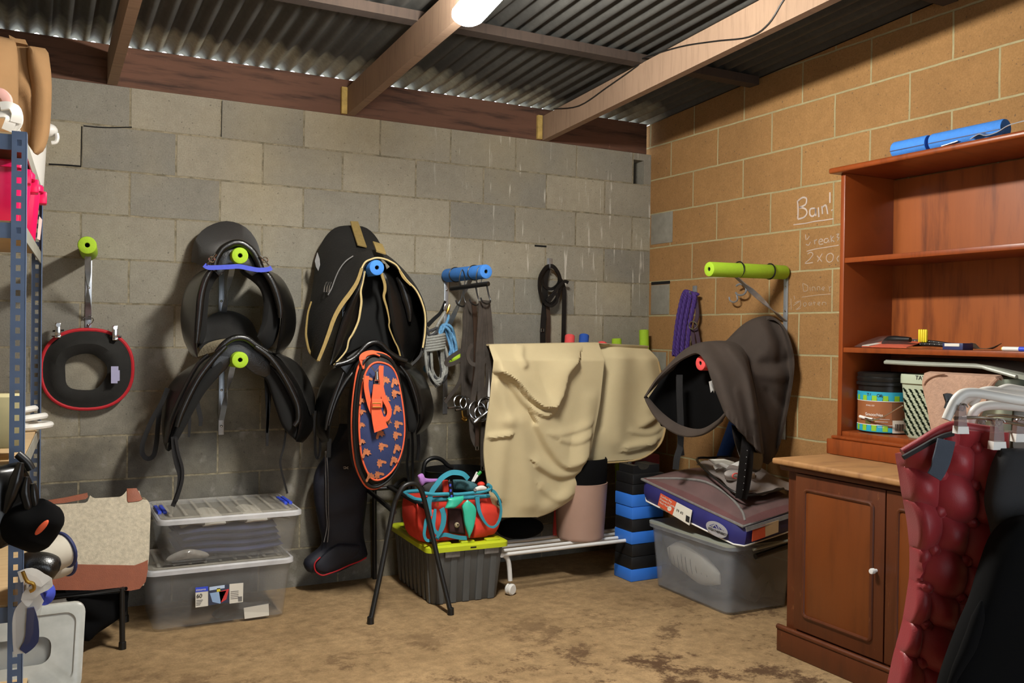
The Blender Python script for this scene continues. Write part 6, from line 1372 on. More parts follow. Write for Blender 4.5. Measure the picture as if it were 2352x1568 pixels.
add(lbo, 'badge', M['label_white'], lambda m: m.prism([sidep(*q)+SPN*.001 for q in z2([(634+17*math.cos(a), 598+20*math.sin(a)) for a in np.linspace(0, 6.28, 14, endpoint=False)])], -SPN*.001))
lg = add(rb_, 'oval_logo', M['silver'], lambda m: m.prism([sidep(*q) for q in z2([(1020+88*math.cos(a)-6*math.sin(a), 768+58*math.sin(a)+38*math.cos(a)) for a in np.linspace(0, 2*math.pi, 32, endpoint=False)])], -SPN*.003))
add(lg, 'logo_field', M['bag_navy'], lambda m: m.prism([sidep(*q)+SPN*.001 for q in z2([(958, 735), (1000, 722), (1050, 745), (1082, 778), (1030, 765), (980, 748)])], -SPN*.001))
for P in ([(965, 745), (1005, 728), (1030, 765)], [(985, 750), (1010, 728)], [(1030, 735), (1045, 768)], [(1040, 740), (1078, 778)]):
    add(lg, 'logo_line', M['silver'], lambda m: m.strap([sidep(*q)+SPN*.0025 for q in z2(P)], .004, .001, tuple(SPN)))
sidetext(lg, 'WEATHERBEETA', (950, 765), (1085, 818), .0165, M['ink'])
near = lambda P: [at(a, b, y=-1.405) for a, b in z2(P)]
add(rb_, 'orange_label', M['label_orange'], lambda m: m.prism(near([(1318, 755), (1415, 728), (1418, 830), (1312, 868)]), (0, .004, 0)))
add(rb_, 'cream_label', mat('tan card', srgb(190, 160, 120), .6), lambda m: m.prism(near([(1418, 727), (1528, 692), (1525, 790), (1420, 828)]), (0, .004, 0)))
# grey packet lying on the bag
pk = thing('plastic_packet', 'crinkled grey plastic packet with black edging lying on the rug bag', 'packet', (2.68, -1.2, .56))
PK = [np.array(q) for q in ((2.50, -1.32, .545), (2.55, -.93, .640), (2.80, -.88, .655), (2.84, -1.33, .565))]
add(pk, 'film', M['packet_grey'], lambda m: m.sheet(quadgrid(PK[0], PK[1], PK[2], PK[3], 24, 24, lambda u, v: np.array((0, 0, .03*(math.sin(math.pi*u)*math.sin(math.pi*v))**.6+.012*math.sin(13*u+5*v)*math.sin(11*v+2)))), .006))
add(pk, 'black_edge', M['black_plastic'], lambda m: m.tube([PK[3]+np.array((-.1, 0, .0)), PK[0]+np.array((0, 0, .004)), PK[0]*.5+PK[1]*.5+np.array((-.03, 0, .01)), PK[1]+np.array((0, 0, .02)), PK[1]*.5+PK[2]*.5+np.array((0, .02, .01)), PK[2]], .006, 8, sub=5))
add(pk, 'paper_insert', M['label_white'], lambda m: m.prism([at(a, b, y=-1.05) for a, b in z2([(960, 205), (1090, 203), (1170, 225), (1090, 250), (1000, 238)])], (0, .01, .006)))
add(pk, 'folded_strap', M['white'], lambda m: m.strap([at(a, b, y=-1.08) for a, b in z2([(1000, 262), (1060, 240), (1120, 262), (1180, 235), (1240, 215)])], .02, .006, (-.3, -1, .5), 4))
add(pk, 'silver_roll', mat('silver film', srgb(170, 164, 160), .22, .2, .3, 14), lambda m: m.blade([at(a, b, y=-1.2) for a, b in z2([(1085, 320), (1140, 290), (1240, 290), (1330, 300)])], [at(a, b, y=-1.18) for a, b in z2([(1090, 355), (1150, 365), (1250, 380), (1330, 390)])], .05))
add(pk, 'red_print', mat('coral ink', srgb(214, 90, 84), .6), lambda m: m.tube([at(a, b, y=-1.245) for a, b in z2([(1195, 312), (1170, 310), (1150, 325), (1155, 345), (1180, 352)])], .0035, 6, sub=3))

# ------------------------------------------------------------------ saddle rack, saddle and brown cover on the tan wall
rr = thing('saddle_rack', 'saddle rack with long lime foam sleeve on the tan wall', 'saddle rack', (XC, -1.135, .8), 'foam-covered saddle racks')
s0, s1 = at(1808, 640, x=XC), at(1797, 1008, x=XC)
add(rr, 'wall_strip', M['galv'], lambda m: m.box((XC-.004, -1.135, (s0[2]+.03+s1[2])/2), (.006, .028, s0[2]+.03-s1[2]), bev=.001))
for q in (.95, .80, .3): add(rr, 'screw', M['chrome'], lambda m: m.lathe([(.006, 0), (.006, .002), (.001, .004)], (XC-.007, -1.135, s1[2]+(s0[2]-s1[2])*q), (-1, 0, 0), 10))
add(rr, 'foam_sleeve', [M['lime'], M['hole']], lambda m: noodle(m, at(1628, 618, y=-1.15), (XC-.015, -1.135, 1.60), .035), ang=35)
for px in (1697, 1768):
    p = at(px, 624, y=-1.142); add(rr, 'cable_tie', M['black_plastic'], lambda m: m.tube([(p[0], p[1]+.0375*math.cos(a), 1.6+.0375*math.sin(a)) for a in np.linspace(0, 6.28, 24, endpoint=False)], .0035, 6, closed=True))
def tbr(m):
    A, B = at(1692, 637, y=-1.142), np.array((XC-.012, -1.137, 1.36)); ax = nrm(B-A); u = nrm(np.cross(ax, (0, 1, 0))); v = np.cross(ax, u); secs = []
    for i in range(27):
        t_ = i/26; th = math.pi*min(max((t_-.15)/.7, 0), 1); c = A+(B-A)*t_; d = v*math.cos(th)+u*math.sin(th); e = -v*math.sin(th)+u*math.cos(th)
        secs.append([c+d*.0125*a+e*.0022*b for a, b in ((-1, -1), (1, -1), (1, 1), (-1, 1))])
    m.loft(secs)
add(rr, 'twisted_brace', M['galv'], tbr, ang=30)
# lower rack
r2_ = thing('saddle_rack', 'saddle rack with red foam sleeve inside the brown saddle cover', 'saddle rack', (XC, -1.135, 1.0), 'foam-covered saddle racks')
add(r2_, 'foam_sleeve', [M['redfoam'], M['hole']], lambda m: noodle(m, at(1608, 834, y=-1.125), (XC-.015, -1.12, 1.15), .035), ang=35)
hkk = thing('bit_hook', 'curled silver S-hook hanging on the tan wall below the lime noodle', 'hook', tuple(at(1697, 680, x=XC)))
add(hkk, 'ring', M['galv'], lambda m: m.tube([at(1701+13*math.cos(a), 665+13*math.sin(a), x=XC-.05) for a in np.linspace(-2.4, 2.6, 14)], .0055, 8, sub=2))
add(hkk, 'curl', M['galv'], lambda m: m.tube([at(a, b, x=XC-.05) for a, b in ((1692, 676), (1694, 688), (1686, 694), (1677, 690), (1675, 682))]+[at(1696, 668, x=XC-.01)][:0], .0045, 8, sub=3))
add(hkk, 'stem', M['galv'], lambda m: m.tube([at(1701, 652, x=XC-.05), at(1704, 654, x=XC-.004)], .004, 8))
pr_ = thing('lead_rope', 'thick purple twisted rope looped in a long hank on the tan wall', 'rope', tuple(at(1575, 820, x=XC-.03)))
for i, (a, b, c) in enumerate(((1560, 1575, 1556), (1568, 1580, 1568), (1578, 1586, 1580), (1589, 1594, 1577))):
    P = cat([at(b+8, 676, x=XC-.05), at(b, 668+2*i, x=XC-.06), at(a+6, 690, x=XC-.065), at(a-4, 740, x=XC-.065), at(a-10, 790, x=XC-.06), at(a-12, 816+4*i, x=XC-.055)], 14)
    def tw(m):
        for ph in (0, 2.09, 4.19):
            Q = []
            for k, p in enumerate(P): Q.append(p+np.array((.006*math.cos(k*.62+ph), .0065*math.sin(k*.62+ph), 0)))
            m.tube(Q, .0078, 7)
    add(pr_, 'strand', M['purple'], tw)
t = thing('wall_hook', 'grey metal wall hook carrying the purple rope hank', 'hook', tuple(at(1596, 664, x=XC)))
add(t, 'plate', M['galv'], lambda m: m.box(at(1596, 668, x=XC-.004), (.007, .035, .06), bev=.002)); add(t, 'prong', M['galv'], lambda m: m.tube([at(1596, 670, x=XC-.006), at(1588, 678, x=XC-.06), at(1584, 670, x=XC-.08)], .005, 8))
ht = thing('head_collar', 'dark purple webbing head collar with chrome ring beside the purple rope', 'halter', tuple(at(1595, 810, x=XC-.04)))
add(ht, 'webbing', mat('plum webbing', srgb(70, 52, 66), .8), lambda m: m.strap([at(a, b, x=XC-.05) for a, b in ((1597, 676), (1602, 720), (1598, 745), (1604, 780), (1606, 800), (1600, 806), (1594, 790), (1590, 755))], .024, .005, (-1, -.2, 0), 4))
add(ht, 'ring', M['chrome'], lambda m: m.tube([at(1592+9*math.cos(a), 747+9*math.sin(a), x=XC-.075) for a in np.linspace(0, 6.28, 16, endpoint=False)], .004, 8, closed=True))
ln = MB(); noodle(ln, at(1693, 962, y=-.86), at(1640, 1110, y=-.66), .036, .008); 
tag(ln.build('pool_noodle', [M['darkblue'], M['hole']]), 'dark blue pool noodle leaning behind the packet under the brown saddle cover', 'pool noodle')

cs = thing('saddle_cover', 'dark brown cloth cover over a saddle on the tan wall, leathers dangling', 'saddle', tuple(at(1680, 1000, y=-1.13)))
def c3(P): return [at(a, b, y=y) for a, b, y in P]
secs_ = [
    c3([(1480, 914, -.88), (1500, 885, -.90), (1528, 855, -.95), (1562, 828, -1.03), (1600, 812, -1.12), (1620, 832, -1.20), (1636, 872, -1.27), (1650, 912, -1.31), (1666, 955, -1.335)]),
    c3([(1484, 908, -.88), (1510, 868, -.91), (1545, 832, -.97), (1585, 800, -1.06), (1622, 796, -1.14), (1645, 835, -1.23), (1662, 880, -1.29), (1678, 925, -1.33), (1692, 982, -1.35)]),
    c3([(1500, 890, -.87), (1540, 838, -.92), (1580, 800, -1.0), (1625, 786, -1.10), (1662, 796, -1.17), (1685, 838, -1.25), (1700, 890, -1.31), (1708, 940, -1.34), (1718, 1012, -1.36)]),
    c3([(1530, 860, -.87), (1575, 808, -.93), (1620, 788, -1.03), (1660, 786, -1.11), (1695, 805, -1.19), (1715, 850, -1.26), (1728, 905, -1.31), (1736, 960, -1.34), (1746, 1040, -1.36)]),
    c3([(1570, 830, -.87), (1612, 800, -.94), (1650, 788, -1.03), (1685, 787, -1.11), (1710, 808, -1.16), (1722, 850, -1.2), (1734, 910, -1.22), (1742, 960, -1.24), (1752, 1040, -1.25)])]
def covA(m):
    rows = arc_sheet(secs_, 80); rows = [[r[j] for r in rows] for j in range(80)]; rows = [resample(cat(r, 6), 46) for r in rows]
    rows = [[p+np.array((-.006*math.sin(j*.9+i*.14)*(i/80)**1.5*.5, 0, 0)) for j, p in enumerate(r)] for i, r in enumerate(rows)]
    m.sheet(wrinkle(rows, [([(1600, 800), (1680, 850), (1715, 930)], .0, 10, 6), ([(1640, 800), (1690, 870), (1715, 960), (1728, 1020)], -.016, 16, 16), ([(1612, 806), (1650, 850), (1680, 930), (1700, 985)], .012, 14, 10), ([(1675, 800), (1715, 860), (1735, 960)], .014, 14, 8), ([(1520, 880), (1570, 835), (1610, 812)], .008, 8, 8), ([(1690, 900), (1705, 960), (1715, 1000)], .012, 10, 6)]+[([(x, 930+(x-1650)*.9), (x+6, 985+(x-1650)*.7)], .006, 3.5, 3.5) for x in range(1672, 1742, 10)]), .010)
add(cs, 'front_cover', M['cover_brown'], covA)
def covB(m):
    sc2 = [c3([(1600, 830, -.92), (1640, 795, -.98), (1680, 790, -1.06), (1705, 800, -1.12), (1722, 840, -1.18), (1735, 900, -1.21), (1745, 980, -1.22), (1750, 1060, -1.22)]),
           c3([(1630, 820, -.93), (1668, 785, -1.0), (1700, 768, -1.06), (1724, 775, -1.12), (1745, 820, -1.18), (1756, 890, -1.21), (1760, 970, -1.22), (1762, 1065, -1.22)]),
           c3([(1665, 800, -.95), (1695, 758, -1.02), (1725, 738, -1.08), (1752, 745, -1.14), (1775, 795, -1.2), (1785, 870, -1.22), (1780, 960, -1.22), (1768, 1060, -1.22)]),
           c3([(1700, 790, -.97), (1725, 745, -1.04), (1752, 728, -1.09), (1780, 735, -1.14), (1802, 780, -1.19), (1812, 850, -1.21), (1800, 940, -1.21), (1778, 1050, -1.21)]),
           c3([(1735, 790, -1.06), (1755, 745, -1.12), (1775, 732, -1.16), (1800, 752, -1.20), (1818, 800, -1.24), (1822, 850, -1.255), (1808, 940, -1.235), (1790, 1020, -1.225)])]
    rows = arc_sheet(sc2, 70); rows = [[r[j] for r in rows] for j in range(70)]; rows = [resample(cat(r, 6), 46) for r in rows]; m.sheet(wrinkle(rows, [([(1690, 812), (1730, 832), (1780, 836), (1818, 822)], -.022, 14, 12), ([(1700, 845), (1750, 862), (1800, 866)], .018, 14, 10), ([(1712, 880), (1760, 905), (1800, 930)], -.016, 14, 12), ([(1770, 745), (1790, 790), (1786, 830)], -.014, 10, 8), ([(1745, 735), (1765, 790), (1740, 825)], .012, 14, 10), ([(1725, 930), (1750, 985), (1762, 1050)], .016, 12, 12), ([(1760, 900), (1785, 960), (1780, 1020)], -.012, 10, 10), ([(1800, 760), (1816, 800), (1818, 850)], .010, 10, 10)]), .010)
add(cs, 'rear_cover', M['cover_brown'], covB)
add(cs, 'hem_band', M['cover_brown'], lambda m: m.blade(c3([(1480, 914, -.88), (1512, 968, -.95), (1560, 1000, -1.05), (1610, 1000, -1.16), (1650, 975, -1.27), (1668, 952, -1.33)]), c3([(1484, 908, -.86), (1518, 945, -.92), (1562, 975, -1.02), (1610, 985, -1.14), (1648, 965, -1.26), (1666, 945, -1.33)]), .02, 30, 12, .8, .2))
add(cs, 'saddle_body', M['black_cloth'], lambda m: m.loft([resample(cat(c3(P), 4), 22) for P in (
    [(1500, 915, -.87), (1545, 855, -.90), (1590, 818, -1.0), (1622, 838, -1.16), (1650, 905, -1.27), (1668, 948, -1.31), (1640, 975, -1.22), (1600, 985, -1.08), (1540, 960, -.95)],
    [(1515, 925, -.86), (1560, 865, -.89), (1605, 825, -.98), (1632, 845, -1.12), (1660, 910, -1.22), (1672, 950, -1.26), (1645, 985, -1.18), (1605, 990, -1.04), (1550, 965, -.92)])]) if False else
    m.blade(c3([(1490, 912, -.83), (1540, 846, -.86), (1598, 810, -.98), (1636, 846, -1.10), (1668, 930, -1.20)]), c3([(1518, 978, -.83), (1560, 992, -.88), (1600, 998, -.98), (1632, 990, -1.08), (1660, 968, -1.18)]), .03, 20, 12, .7, .5))
add(cs, 'flap_bottom', M['black_leather'], lambda m: m.blade(c3([(1680, 975, -1.30), (1690, 1020, -1.30), (1710, 1070, -1.28), (1735, 1085, -1.26)]), c3([(1745, 1000, -1.24), (1752, 1030, -1.24), (1750, 1060, -1.24), (1745, 1080, -1.25)]), .03))
z1_ = lambda P, y: [at(a, b, y=y) for a, b in zz((1460, 560), 2.53, P)]
for P, y, w in (([(255, 760), (255, 880), (260, 1000), (262, 1100), (258, 1180), (240, 1240), (232, 1310)], -1.0, .030), ([(250, 770), (252, 900), (256, 1020), (258, 1130), (268, 1230)], -.985, .026)):
    add(cs, 'stirrup_leather', M['black_strap'], lambda m: m.strap(z1_(P, y), w, .004, (-.6, -1, 0), 4))
for P, y, w in (([(640, 1120), (632, 1200), (620, 1300), (608, 1400), (596, 1478)], -1.33, .036), ([(665, 1140), (662, 1230), (655, 1330), (640, 1420), (628, 1482)], -1.325, .036)):
    add(cs, 'stirrup_leather', M['black_strap'], lambda m: m.strap(z1_(P, y), [w, w, w, w, w*.8], .005, (-.3, -1, 0), 4))
for k in range(7):
    add(cs, 'hole_stud', M['silver'], lambda m: m.ball(z1_([(648-k*4, 1200+k*38)], -1.336)[0], .0022, 5))
add(cs, 'care_label', M['white'], lambda m: m.prism(z1_([(425, 800), (445, 793), (462, 850), (455, 868), (448, 850), (436, 864)], -1.27), (.004, .003, 0)))
# ------------------------------------------------------------------ things on the bookcase
Zs = ((1880, 700), 3.92); Zt = ((1880, 280), 2.905)
xp = lambda Z_, P, x: [at(a, b, x=x) for a, b in zz(*Z_, P)]
TOPZ = 1.9945
for (a, b, lab) in (((2056, 336), (2135, 331), 'short royal blue split foam tube on the bookcase top, left piece'), ((2143, 326), (2310, 300), 'longer royal blue split foam tube on the bookcase top, right piece')):
    A, B = at(*a, x=2.645), at(*b, x=2.645); A[2] = B[2] = TOPZ+.034
    t = thing('foam_tube', lab, 'foam tube', tuple((A+B)/2-np.array((0, 0, .03))), 'foam tubes on the bookcase')
    add(t, 'sleeve', [M['bluefoam'], M['hole']], lambda m: noodle(m, A, B, .033, .008), ang=35)
    add(t, 'slit', M['blue_box'], lambda m: m.box((A+B)/2+np.array((-.0325, 0, -.008)), (.002, abs(A[1]-B[1])*.98, .003)))
ws = thing('wire_bracket', 'twisted galvanised bracket strips lying on the bookcase top beside the blue foam', 'bracket', tuple(at(2260, 318, x=2.66)))
def lift(P, dz_): return [np.array((p[0], p[1], TOPZ+d)) for p, d in zip(P, dz_)]
add(ws, 'strip', M['galv'], lambda m: m.strap(lift(xp(Zt, [(830, 140), (880, 125), (940, 118)], 2.605), (.003, .006, .010)), .02, .003, (0, 0, 1), 4))
add(ws, 'strip', M['galv'], lambda m: m.strap(lift(xp(Zt, [(1020, 105), (1080, 85), (1130, 85), (1200, 70), (1280, 40), (1400, 22)], 2.605), (.010, .022, .012, .016, .032, .036)), .022, .003, (-.3, 0, 1), 4))
SH = 1.2378
pkx = 2.70
pg = thing('tool_package', 'orange and clear blister package on the middle shelf left of the yellow tag', 'package', tuple(at(2045, 792, x=pkx)))
add(pg, 'orange_card', M['label_orange'], lambda m: m.hexa(*[[np.array((pkx+dx, p[1], SH+h)) for p, h, dx in zip(xp(Zs, [(465, 330), (870, 330), (840, 300), (560, 280)], pkx), (h0, h0, h0+.022, h0+.03), (-.05, -.05, .06, .06))] for h0 in (.003, .006)]))
add(pg, 'clear_blister', M['vinyl'], lambda m: m.blade([np.array((pkx-.055, at(px, 780, x=pkx)[1], SH+.004)) for px in (1982, 2010, 2060, 2108)], [np.array((pkx+.06, at(px, 780, x=pkx)[1], SH+h)) for px, h in ((1990, .03), (2010, .045), (2060, .045), (2100, .03))], .03, 20, 12, .8, .3))
add(pg, 'dark_tool', M['black_plastic'], lambda m: m.tube([np.array((pkx-.01, at(px, 780, x=pkx)[1], SH+h)) for px, h in ((2030, .02), (2045, .034), (2060, .036), (2095, .036))], [.004, .014, .016, .010], 10, sub=4))
add(pg, 'print', M['label_white'], lambda m: m.hexa(*[[np.array((pkx+dx, at(px, 780, x=pkx)[1], SH+h+k)) for px, h, dx in ((2000, .008, -.052), (2016, .008, -.052), (2030, .024, .03), (2016, .024, .03))] for k in (0, .002)]))
wh = thing('riding_whip', 'black dotted braided whip lying along the middle shelf behind the navy box', 'whip', tuple(at(2150, 785, x=2.78)))
yy_ = lambda px: at(px, 785, x=2.77)[1]
for k, P in enumerate((((2085, .030), (2115, .03), (2150, .026), (2185, .018), (2225, .010)), ((2105, .016), (2140, .018), (2170, .016), (2200, .012), (2240, .009)))):
    add(wh, 'braided_shaft', M['black_strap'], lambda m: m.tube([np.array((2.77-.02*k, yy_(px), SH+h)) for px, h in P], .0075, 8, sub=5))
    for i in range(9):
        px = P[0][0]+8+i*11; h = np.interp(px, [p[0] for p in P], [p[1] for p in P]); add(wh, 'white_dot', M['white'], lambda m: m.ball((2.7622-.02*k, yy_(px), SH+h+.002), .0016, 4))
yt = thing('yellow_tag', 'yellow rubber ribbed tag standing on the middle shelf above the whip', 'tag', (2.755, yy_(2125), SH+.02))
add(yt, 'strip', M['yellow'], lambda m: [m.box((2.755, yy_(2125)+d, SH+.052), (.008, .009, .052), bev=.003) for d in (-.015, -.005, .005, .015)][0] and m.box((2.757, yy_(2125), SH+.052), (.004, .04, .046)))
nb = thing('card_box', 'small navy card box with a white label on the middle shelf', 'box', (2.69, at(2196, 790, x=2.69)[1], SH))
ny = at(2196, 790, x=2.69)[1]
add(nb, 'box', M['blue_box'], lambda m: m.box((2.70, ny, SH+.013), (.06, .085, .025), bev=.001)); add(nb, 'label', M['label_white'], lambda m: m.box((2.669, ny+.002, SH+.0185), (.002, .062, .011)))
lf = MB(); lf.sheet([[np.array((2.74+.04*i/8, at(px, 790, x=2.74)[1], SH+.006+.022*max(0, math.sin(j*.9+.4))*(.4+.6*i/8))) for j, px in enumerate(np.linspace(2205, 2285, 9))] for i in range(9)], .002)
tag(lf.build('leaflet', mat('dark leaflet', srgb(58, 56, 44), .5, var=.3, vs=20)), 'dark curled leaflet lying behind the navy box', 'leaflet')
mk = thing('marker_pen', 'white marker pen with blue cap lying on the middle shelf at the right frame edge', 'pen', (2.66, at(2330, 796, x=2.66)[1], SH))
my0, my1 = at(2304, 796, x=2.66)[1], at(2342, 797, x=2.66)[1]
add(mk, 'barrel', M['white_plastic'], lambda m: m.tube([(2.66, my0, SH+.0082), (2.66, my1, SH+.0082)], .008, 12)); add(mk, 'cap', M['clip_blue'], lambda m: m.tube([(2.66, my1, SH+.0084), (2.66, my1-.035, SH+.0084)], .0084, 12))
add(mk, 'end_plug', M['yellow'], lambda m: m.tube([(2.66, my0+.004, SH+.0082), (2.66, my0, SH+.0082)], .006, 10))
# treat bucket
BS = .8862
kc = np.array((2.775, at(2034, 930, x=2.775)[1])); kr = .108
kz = lambda px: at(2030, px, x=2.70)[2]
kb = thing('treat_bucket', 'black plastic bucket with brown and turquoise wrap label on the bottom bookcase shelf', 'bucket', (kc[0], kc[1], BS))
kt = kz(856)
add(kb, 'body', M['black_plastic'], lambda m: m.lathe([(.001, 0), (kr*.95, 0), (kr*.97, .01), (kr, kt-BS-.055), (kr+.008, kt-BS-.052), (kr+.008, kt-BS-.042), (kr+.002, kt-BS-.040), (kr+.006, kt-BS-.03), (kr+.006, kt-BS-.02), (kr+.002, kt-BS-.018), (kr+.005, kt-BS-.004), (kr-.004, kt-BS), (.001, kt-BS)], (*kc, BS), seg=48))
va = math.atan2(CAM[1]-kc[1], CAM[0]-kc[0])
def cyl(m, r, a0, a1, z0, z1, wav=0, n=40):
    rows = [[], []]
    for i in range(n+1):
        a = va+a0+(a1-a0)*i/n; w = wav*(math.cos(i*math.pi) if wav else 0)
        rows[0].append((kc[0]+r*math.cos(a), kc[1]+r*math.sin(a), z0+(w if wav > 0 else 0))); rows[1].append((kc[0]+r*math.cos(a), kc[1]+r*math.sin(a), z1+(w if wav < 0 else 0)))
    m.sheet(rows, .0012)
lz = [kz(v) for v in (992, 978, 921, 900)]
lab_ = add(kb, 'wrap_label', M['label_brown'], lambda m: cyl(m, kr+.0012, -1.5, 1.5, lz[0], lz[3]))
add(lab_, 'teal_band', M['label_teal'], lambda m: cyl(m, kr+.0022, -1.5, 1.5, lz[2]+.008, lz[3]))
add(lab_, 'teal_band', M['label_teal'], lambda m: cyl(m, kr+.0022, -1.5, .26, lz[0], lz[1]-.006))
for i in range(14):
    a = -1.4+.2*i
    add(lab_, 'scallop', M['label_green' if i % 2 else 'label_teal'], lambda m: cyl(m, kr+.003, a-.09, a+.09, lz[2]+.001, lz[2]+.022, 0, 4))
    if a < .2: add(lab_, 'scallop', M['label_green' if i % 2 else 'label_teal'], lambda m: cyl(m, kr+.003, a-.09, a+.09, lz[1]-.022, lz[1]+.002, 0, 4))
add(lab_, 'white_line', M['white'], lambda m: cyl(m, kr+.0032, -1.45, 1.45, lz[2]-.002, lz[2]+.0005)); add(lab_, 'white_line', M['white'], lambda m: cyl(m, kr+.0032, -1.45, .24, lz[1]+.002, lz[1]+.0045))
add(lab_, 'text_panel', mat('dull brown print', srgb(120, 78, 50), .6), lambda m: cyl(m, kr+.0022, .22, 1.4, lz[1]+.02, lz[2]-.006))
add(lab_, 'barcode_card', M['label_white'], lambda m: cyl(m, kr+.0036, .25, 1.2, lz[0]-.002, lz[0]+.05))
for k in range(7): add(lab_, 'bar', M['ink'], lambda m: cyl(m, kr+.0048, .34+.05*k, .355+.05*k+.01*(k % 2), lz[0]+.008, lz[0]+.036, 0, 2))
def ktext(s_, a, z, size, mm, slope=0):
    aa = va+a; o = np.array((kc[0]+(kr+.0055)*math.cos(aa), kc[1]+(kr+.0055)*math.sin(aa), z)); xd = np.array((-math.sin(aa+.25), math.cos(aa+.25), slope)); text('lettering', s_, size, o, xd, (0, 0, 1), mm, kb, .0004)
ktext('Smoochies', -.75, lz[1]+.040, .018, M['white']); ktext('TAYLOR', -.70, lz[3]-.018, .018, M['ink'], -.05); ktext('STALL CO', -.72, lz[2]-.022, .008, M['white'])
for k in range(4): add(lab_, 'print_line', M['white'], lambda m: cyl(m, kr+.0034, -.40+.05*k, .15-.06*k, lz[1]+.028-.011*k, lz[1]+.0292-.011*k, 0, 8))
add(lab_, 'treat_picture', mat('olive print', srgb(92, 84, 30), .6), lambda m: cyl(m, kr+.0034, -.75, -.52, lz[1]+.006, lz[1]+.034, 0, 6))
kh0, kh1 = xp(Zs, [(388, 850)], 2.70)[0], xp(Zs, [(760, 905)], 2.66)[0]
add(kb, 'wire_handle', M['chrome'], lambda m: m.tube(xp(Zs, [(388, 850), (365, 900), (365, 950), (380, 1000)], 2.69)+xp(Zs, [(430, 1022), (500, 1035), (600, 1000), (700, 940), (757, 905)], 2.655), .003, 8, sub=4))
add(kb, 'grip', M['white_plastic'], lambda m: m.tube(xp(Zs, [(372, 1003), (430, 1020), (490, 1032)], 2.664), .0065, 10))
# laundry basket
bx_ = 2.652
by0, by1 = at(2060, 860, x=bx_)[1], at(2310, 860, x=bx_)[1]; bzt = at(2062, 858, x=bx_)[2]; bzb = BS
bt = thing('plastic_basket', 'sage green slotted plastic basket with a beige towel hung over it', 'basket', (2.76, (by0+by1)/2, bzb))
bcn = ((bx_+.11), (by0+by1)/2); bwid, bdep = .22, by0-by1
add(bt, 'body', M['sage'], lambda m: shell(m, bcn, bwid-.03, bdep-.05, bwid-.012, bdep-.012, bzb, bzt-.03, .025, 0, .003))
add(bt, 'rim', M['sage'], lambda m: rimring(m, bcn, bwid-.012, bdep-.012, bzt-.036, .036, .007, .03))
def slots(m):
    H = bzt-bzb
    for r in range(9):
        for c in range(9):
            for k in (0, 1):
                cy = by0-.034-c*.0265-(.0132 if r % 2 else 0); cz_ = bzb+.022+r*(H-.075)/8.6; f = (cz_-bzb)/H; xx = bx_+.0138-.009*f
                sgn = 1 if (r+c) % 2 == 0 else 1; off = (k-.5)*.0095
                d = np.array((0, .0075, .0055*1)); e = np.array((0, -.0022, .003)); q = np.array((xx, cy+off*.55, cz_+off*.8))
                m.prism([q-d-e, q+d-e, q+d+e, q-d+e], (.003, 0, 0))
sl = add(bt, 'slots', M['hole'], slots); sl['kind'] = 'stuff'
text('lettering', 'TAYL', .024, xp(Zs, [(870, 672)], bx_-.0025)[0], (0, -1, -.02), (0, 0, 1), M['ink'], bt, .0004)
lid_ = thing('basket_lid', 'grey-green flat plastic lid lying tilted over the basket', 'lid', (2.76, -2.4, bzt))
LP_ = [xp(Zs, [q], 2.70)[0] for q in ((665, 512), (1000, 530), (1480, 548), (1600, 570), (1850, 640))]
def flatlid(m):
    a, b = LP_[0], LP_[2]; yr = at(2400, 860, x=2.70)[1]
    top = [a, LP_[1], b, LP_[3], LP_[4], np.array((2.70, yr, LP_[4][2]-.012))]
    m.sheet([[p+np.array((-.04, 0, -.003*0)) for p in top], [p+np.array((.04, 0, .006)) for p in top], [p+np.array((.17, 0, .012)) for p in top]], .016)
add(lid_, 'panel', M['grey_lid'], flatlid)
add(lid_, 'rim', M['grey_lid'], lambda m: m.tube([p+np.array((-.044, 0, -.002)) for p in LP_], .0075, 8, sub=3))
m = MB(); m.box((2.80, by1-.10, bzb+.075+.04), (.18, .22, .225), bev=.008); tag(m.build('dark_box', M['crate_grey']), 'dark grey plastic box on the bottom shelf right of the slotted basket', 'box')
tw = thing('towel', 'beige terry towel hanging over the front of the slotted basket', 'towel', (bx_-.03, at(2205, 990, x=bx_)[1], at(2205, 990, x=bx_)[2]))
def towel(m):
    L = resample(cat([np.append(np.array(q), 0) for q in zz(*Zs, [(960, 625), (945, 720), (985, 900), (1010, 1050), (1030, 1150)])], 5), 24); R = resample(cat([np.append(np.array(q), 0) for q in zz(*Zs, [(1600, 660), (1560, 760), (1500, 900), (1430, 1060), (1400, 1150)])], 5), 24); rows = []
    for i in range(24):
        r = []
        for j in range(24):
            q = L[i]+(R[i]-L[i])*j/23; p = at(q[0], q[1], x=bx_-.032-.006*math.sin(j*.5)+.0*i); r.append(p)
        rows.append(r)
    pre = [[p+np.array((.05, 0, -.02)) for p in rows[0]], [p+np.array((.025, 0, .006)) for p in rows[0]]]
    m.sheet(pre+rows, .012)
add(tw, 'cloth', M['towel'], towel)
add(tw, 'turned_corner', M['towel'], lambda m: m.blade(xp(Zs, [(945, 730), (985, 680), (1060, 640), (1140, 622)], bx_-.044), xp(Zs, [(965, 640), (1020, 628), (1080, 622), (1140, 618)], bx_-.044), .014))
add(tw, 'hem', M['towel'], lambda m: m.tube(xp(Zs, [(1520, 760), (1560, 710), (1610, 660)], bx_-.042), .008, 8, sub=3))

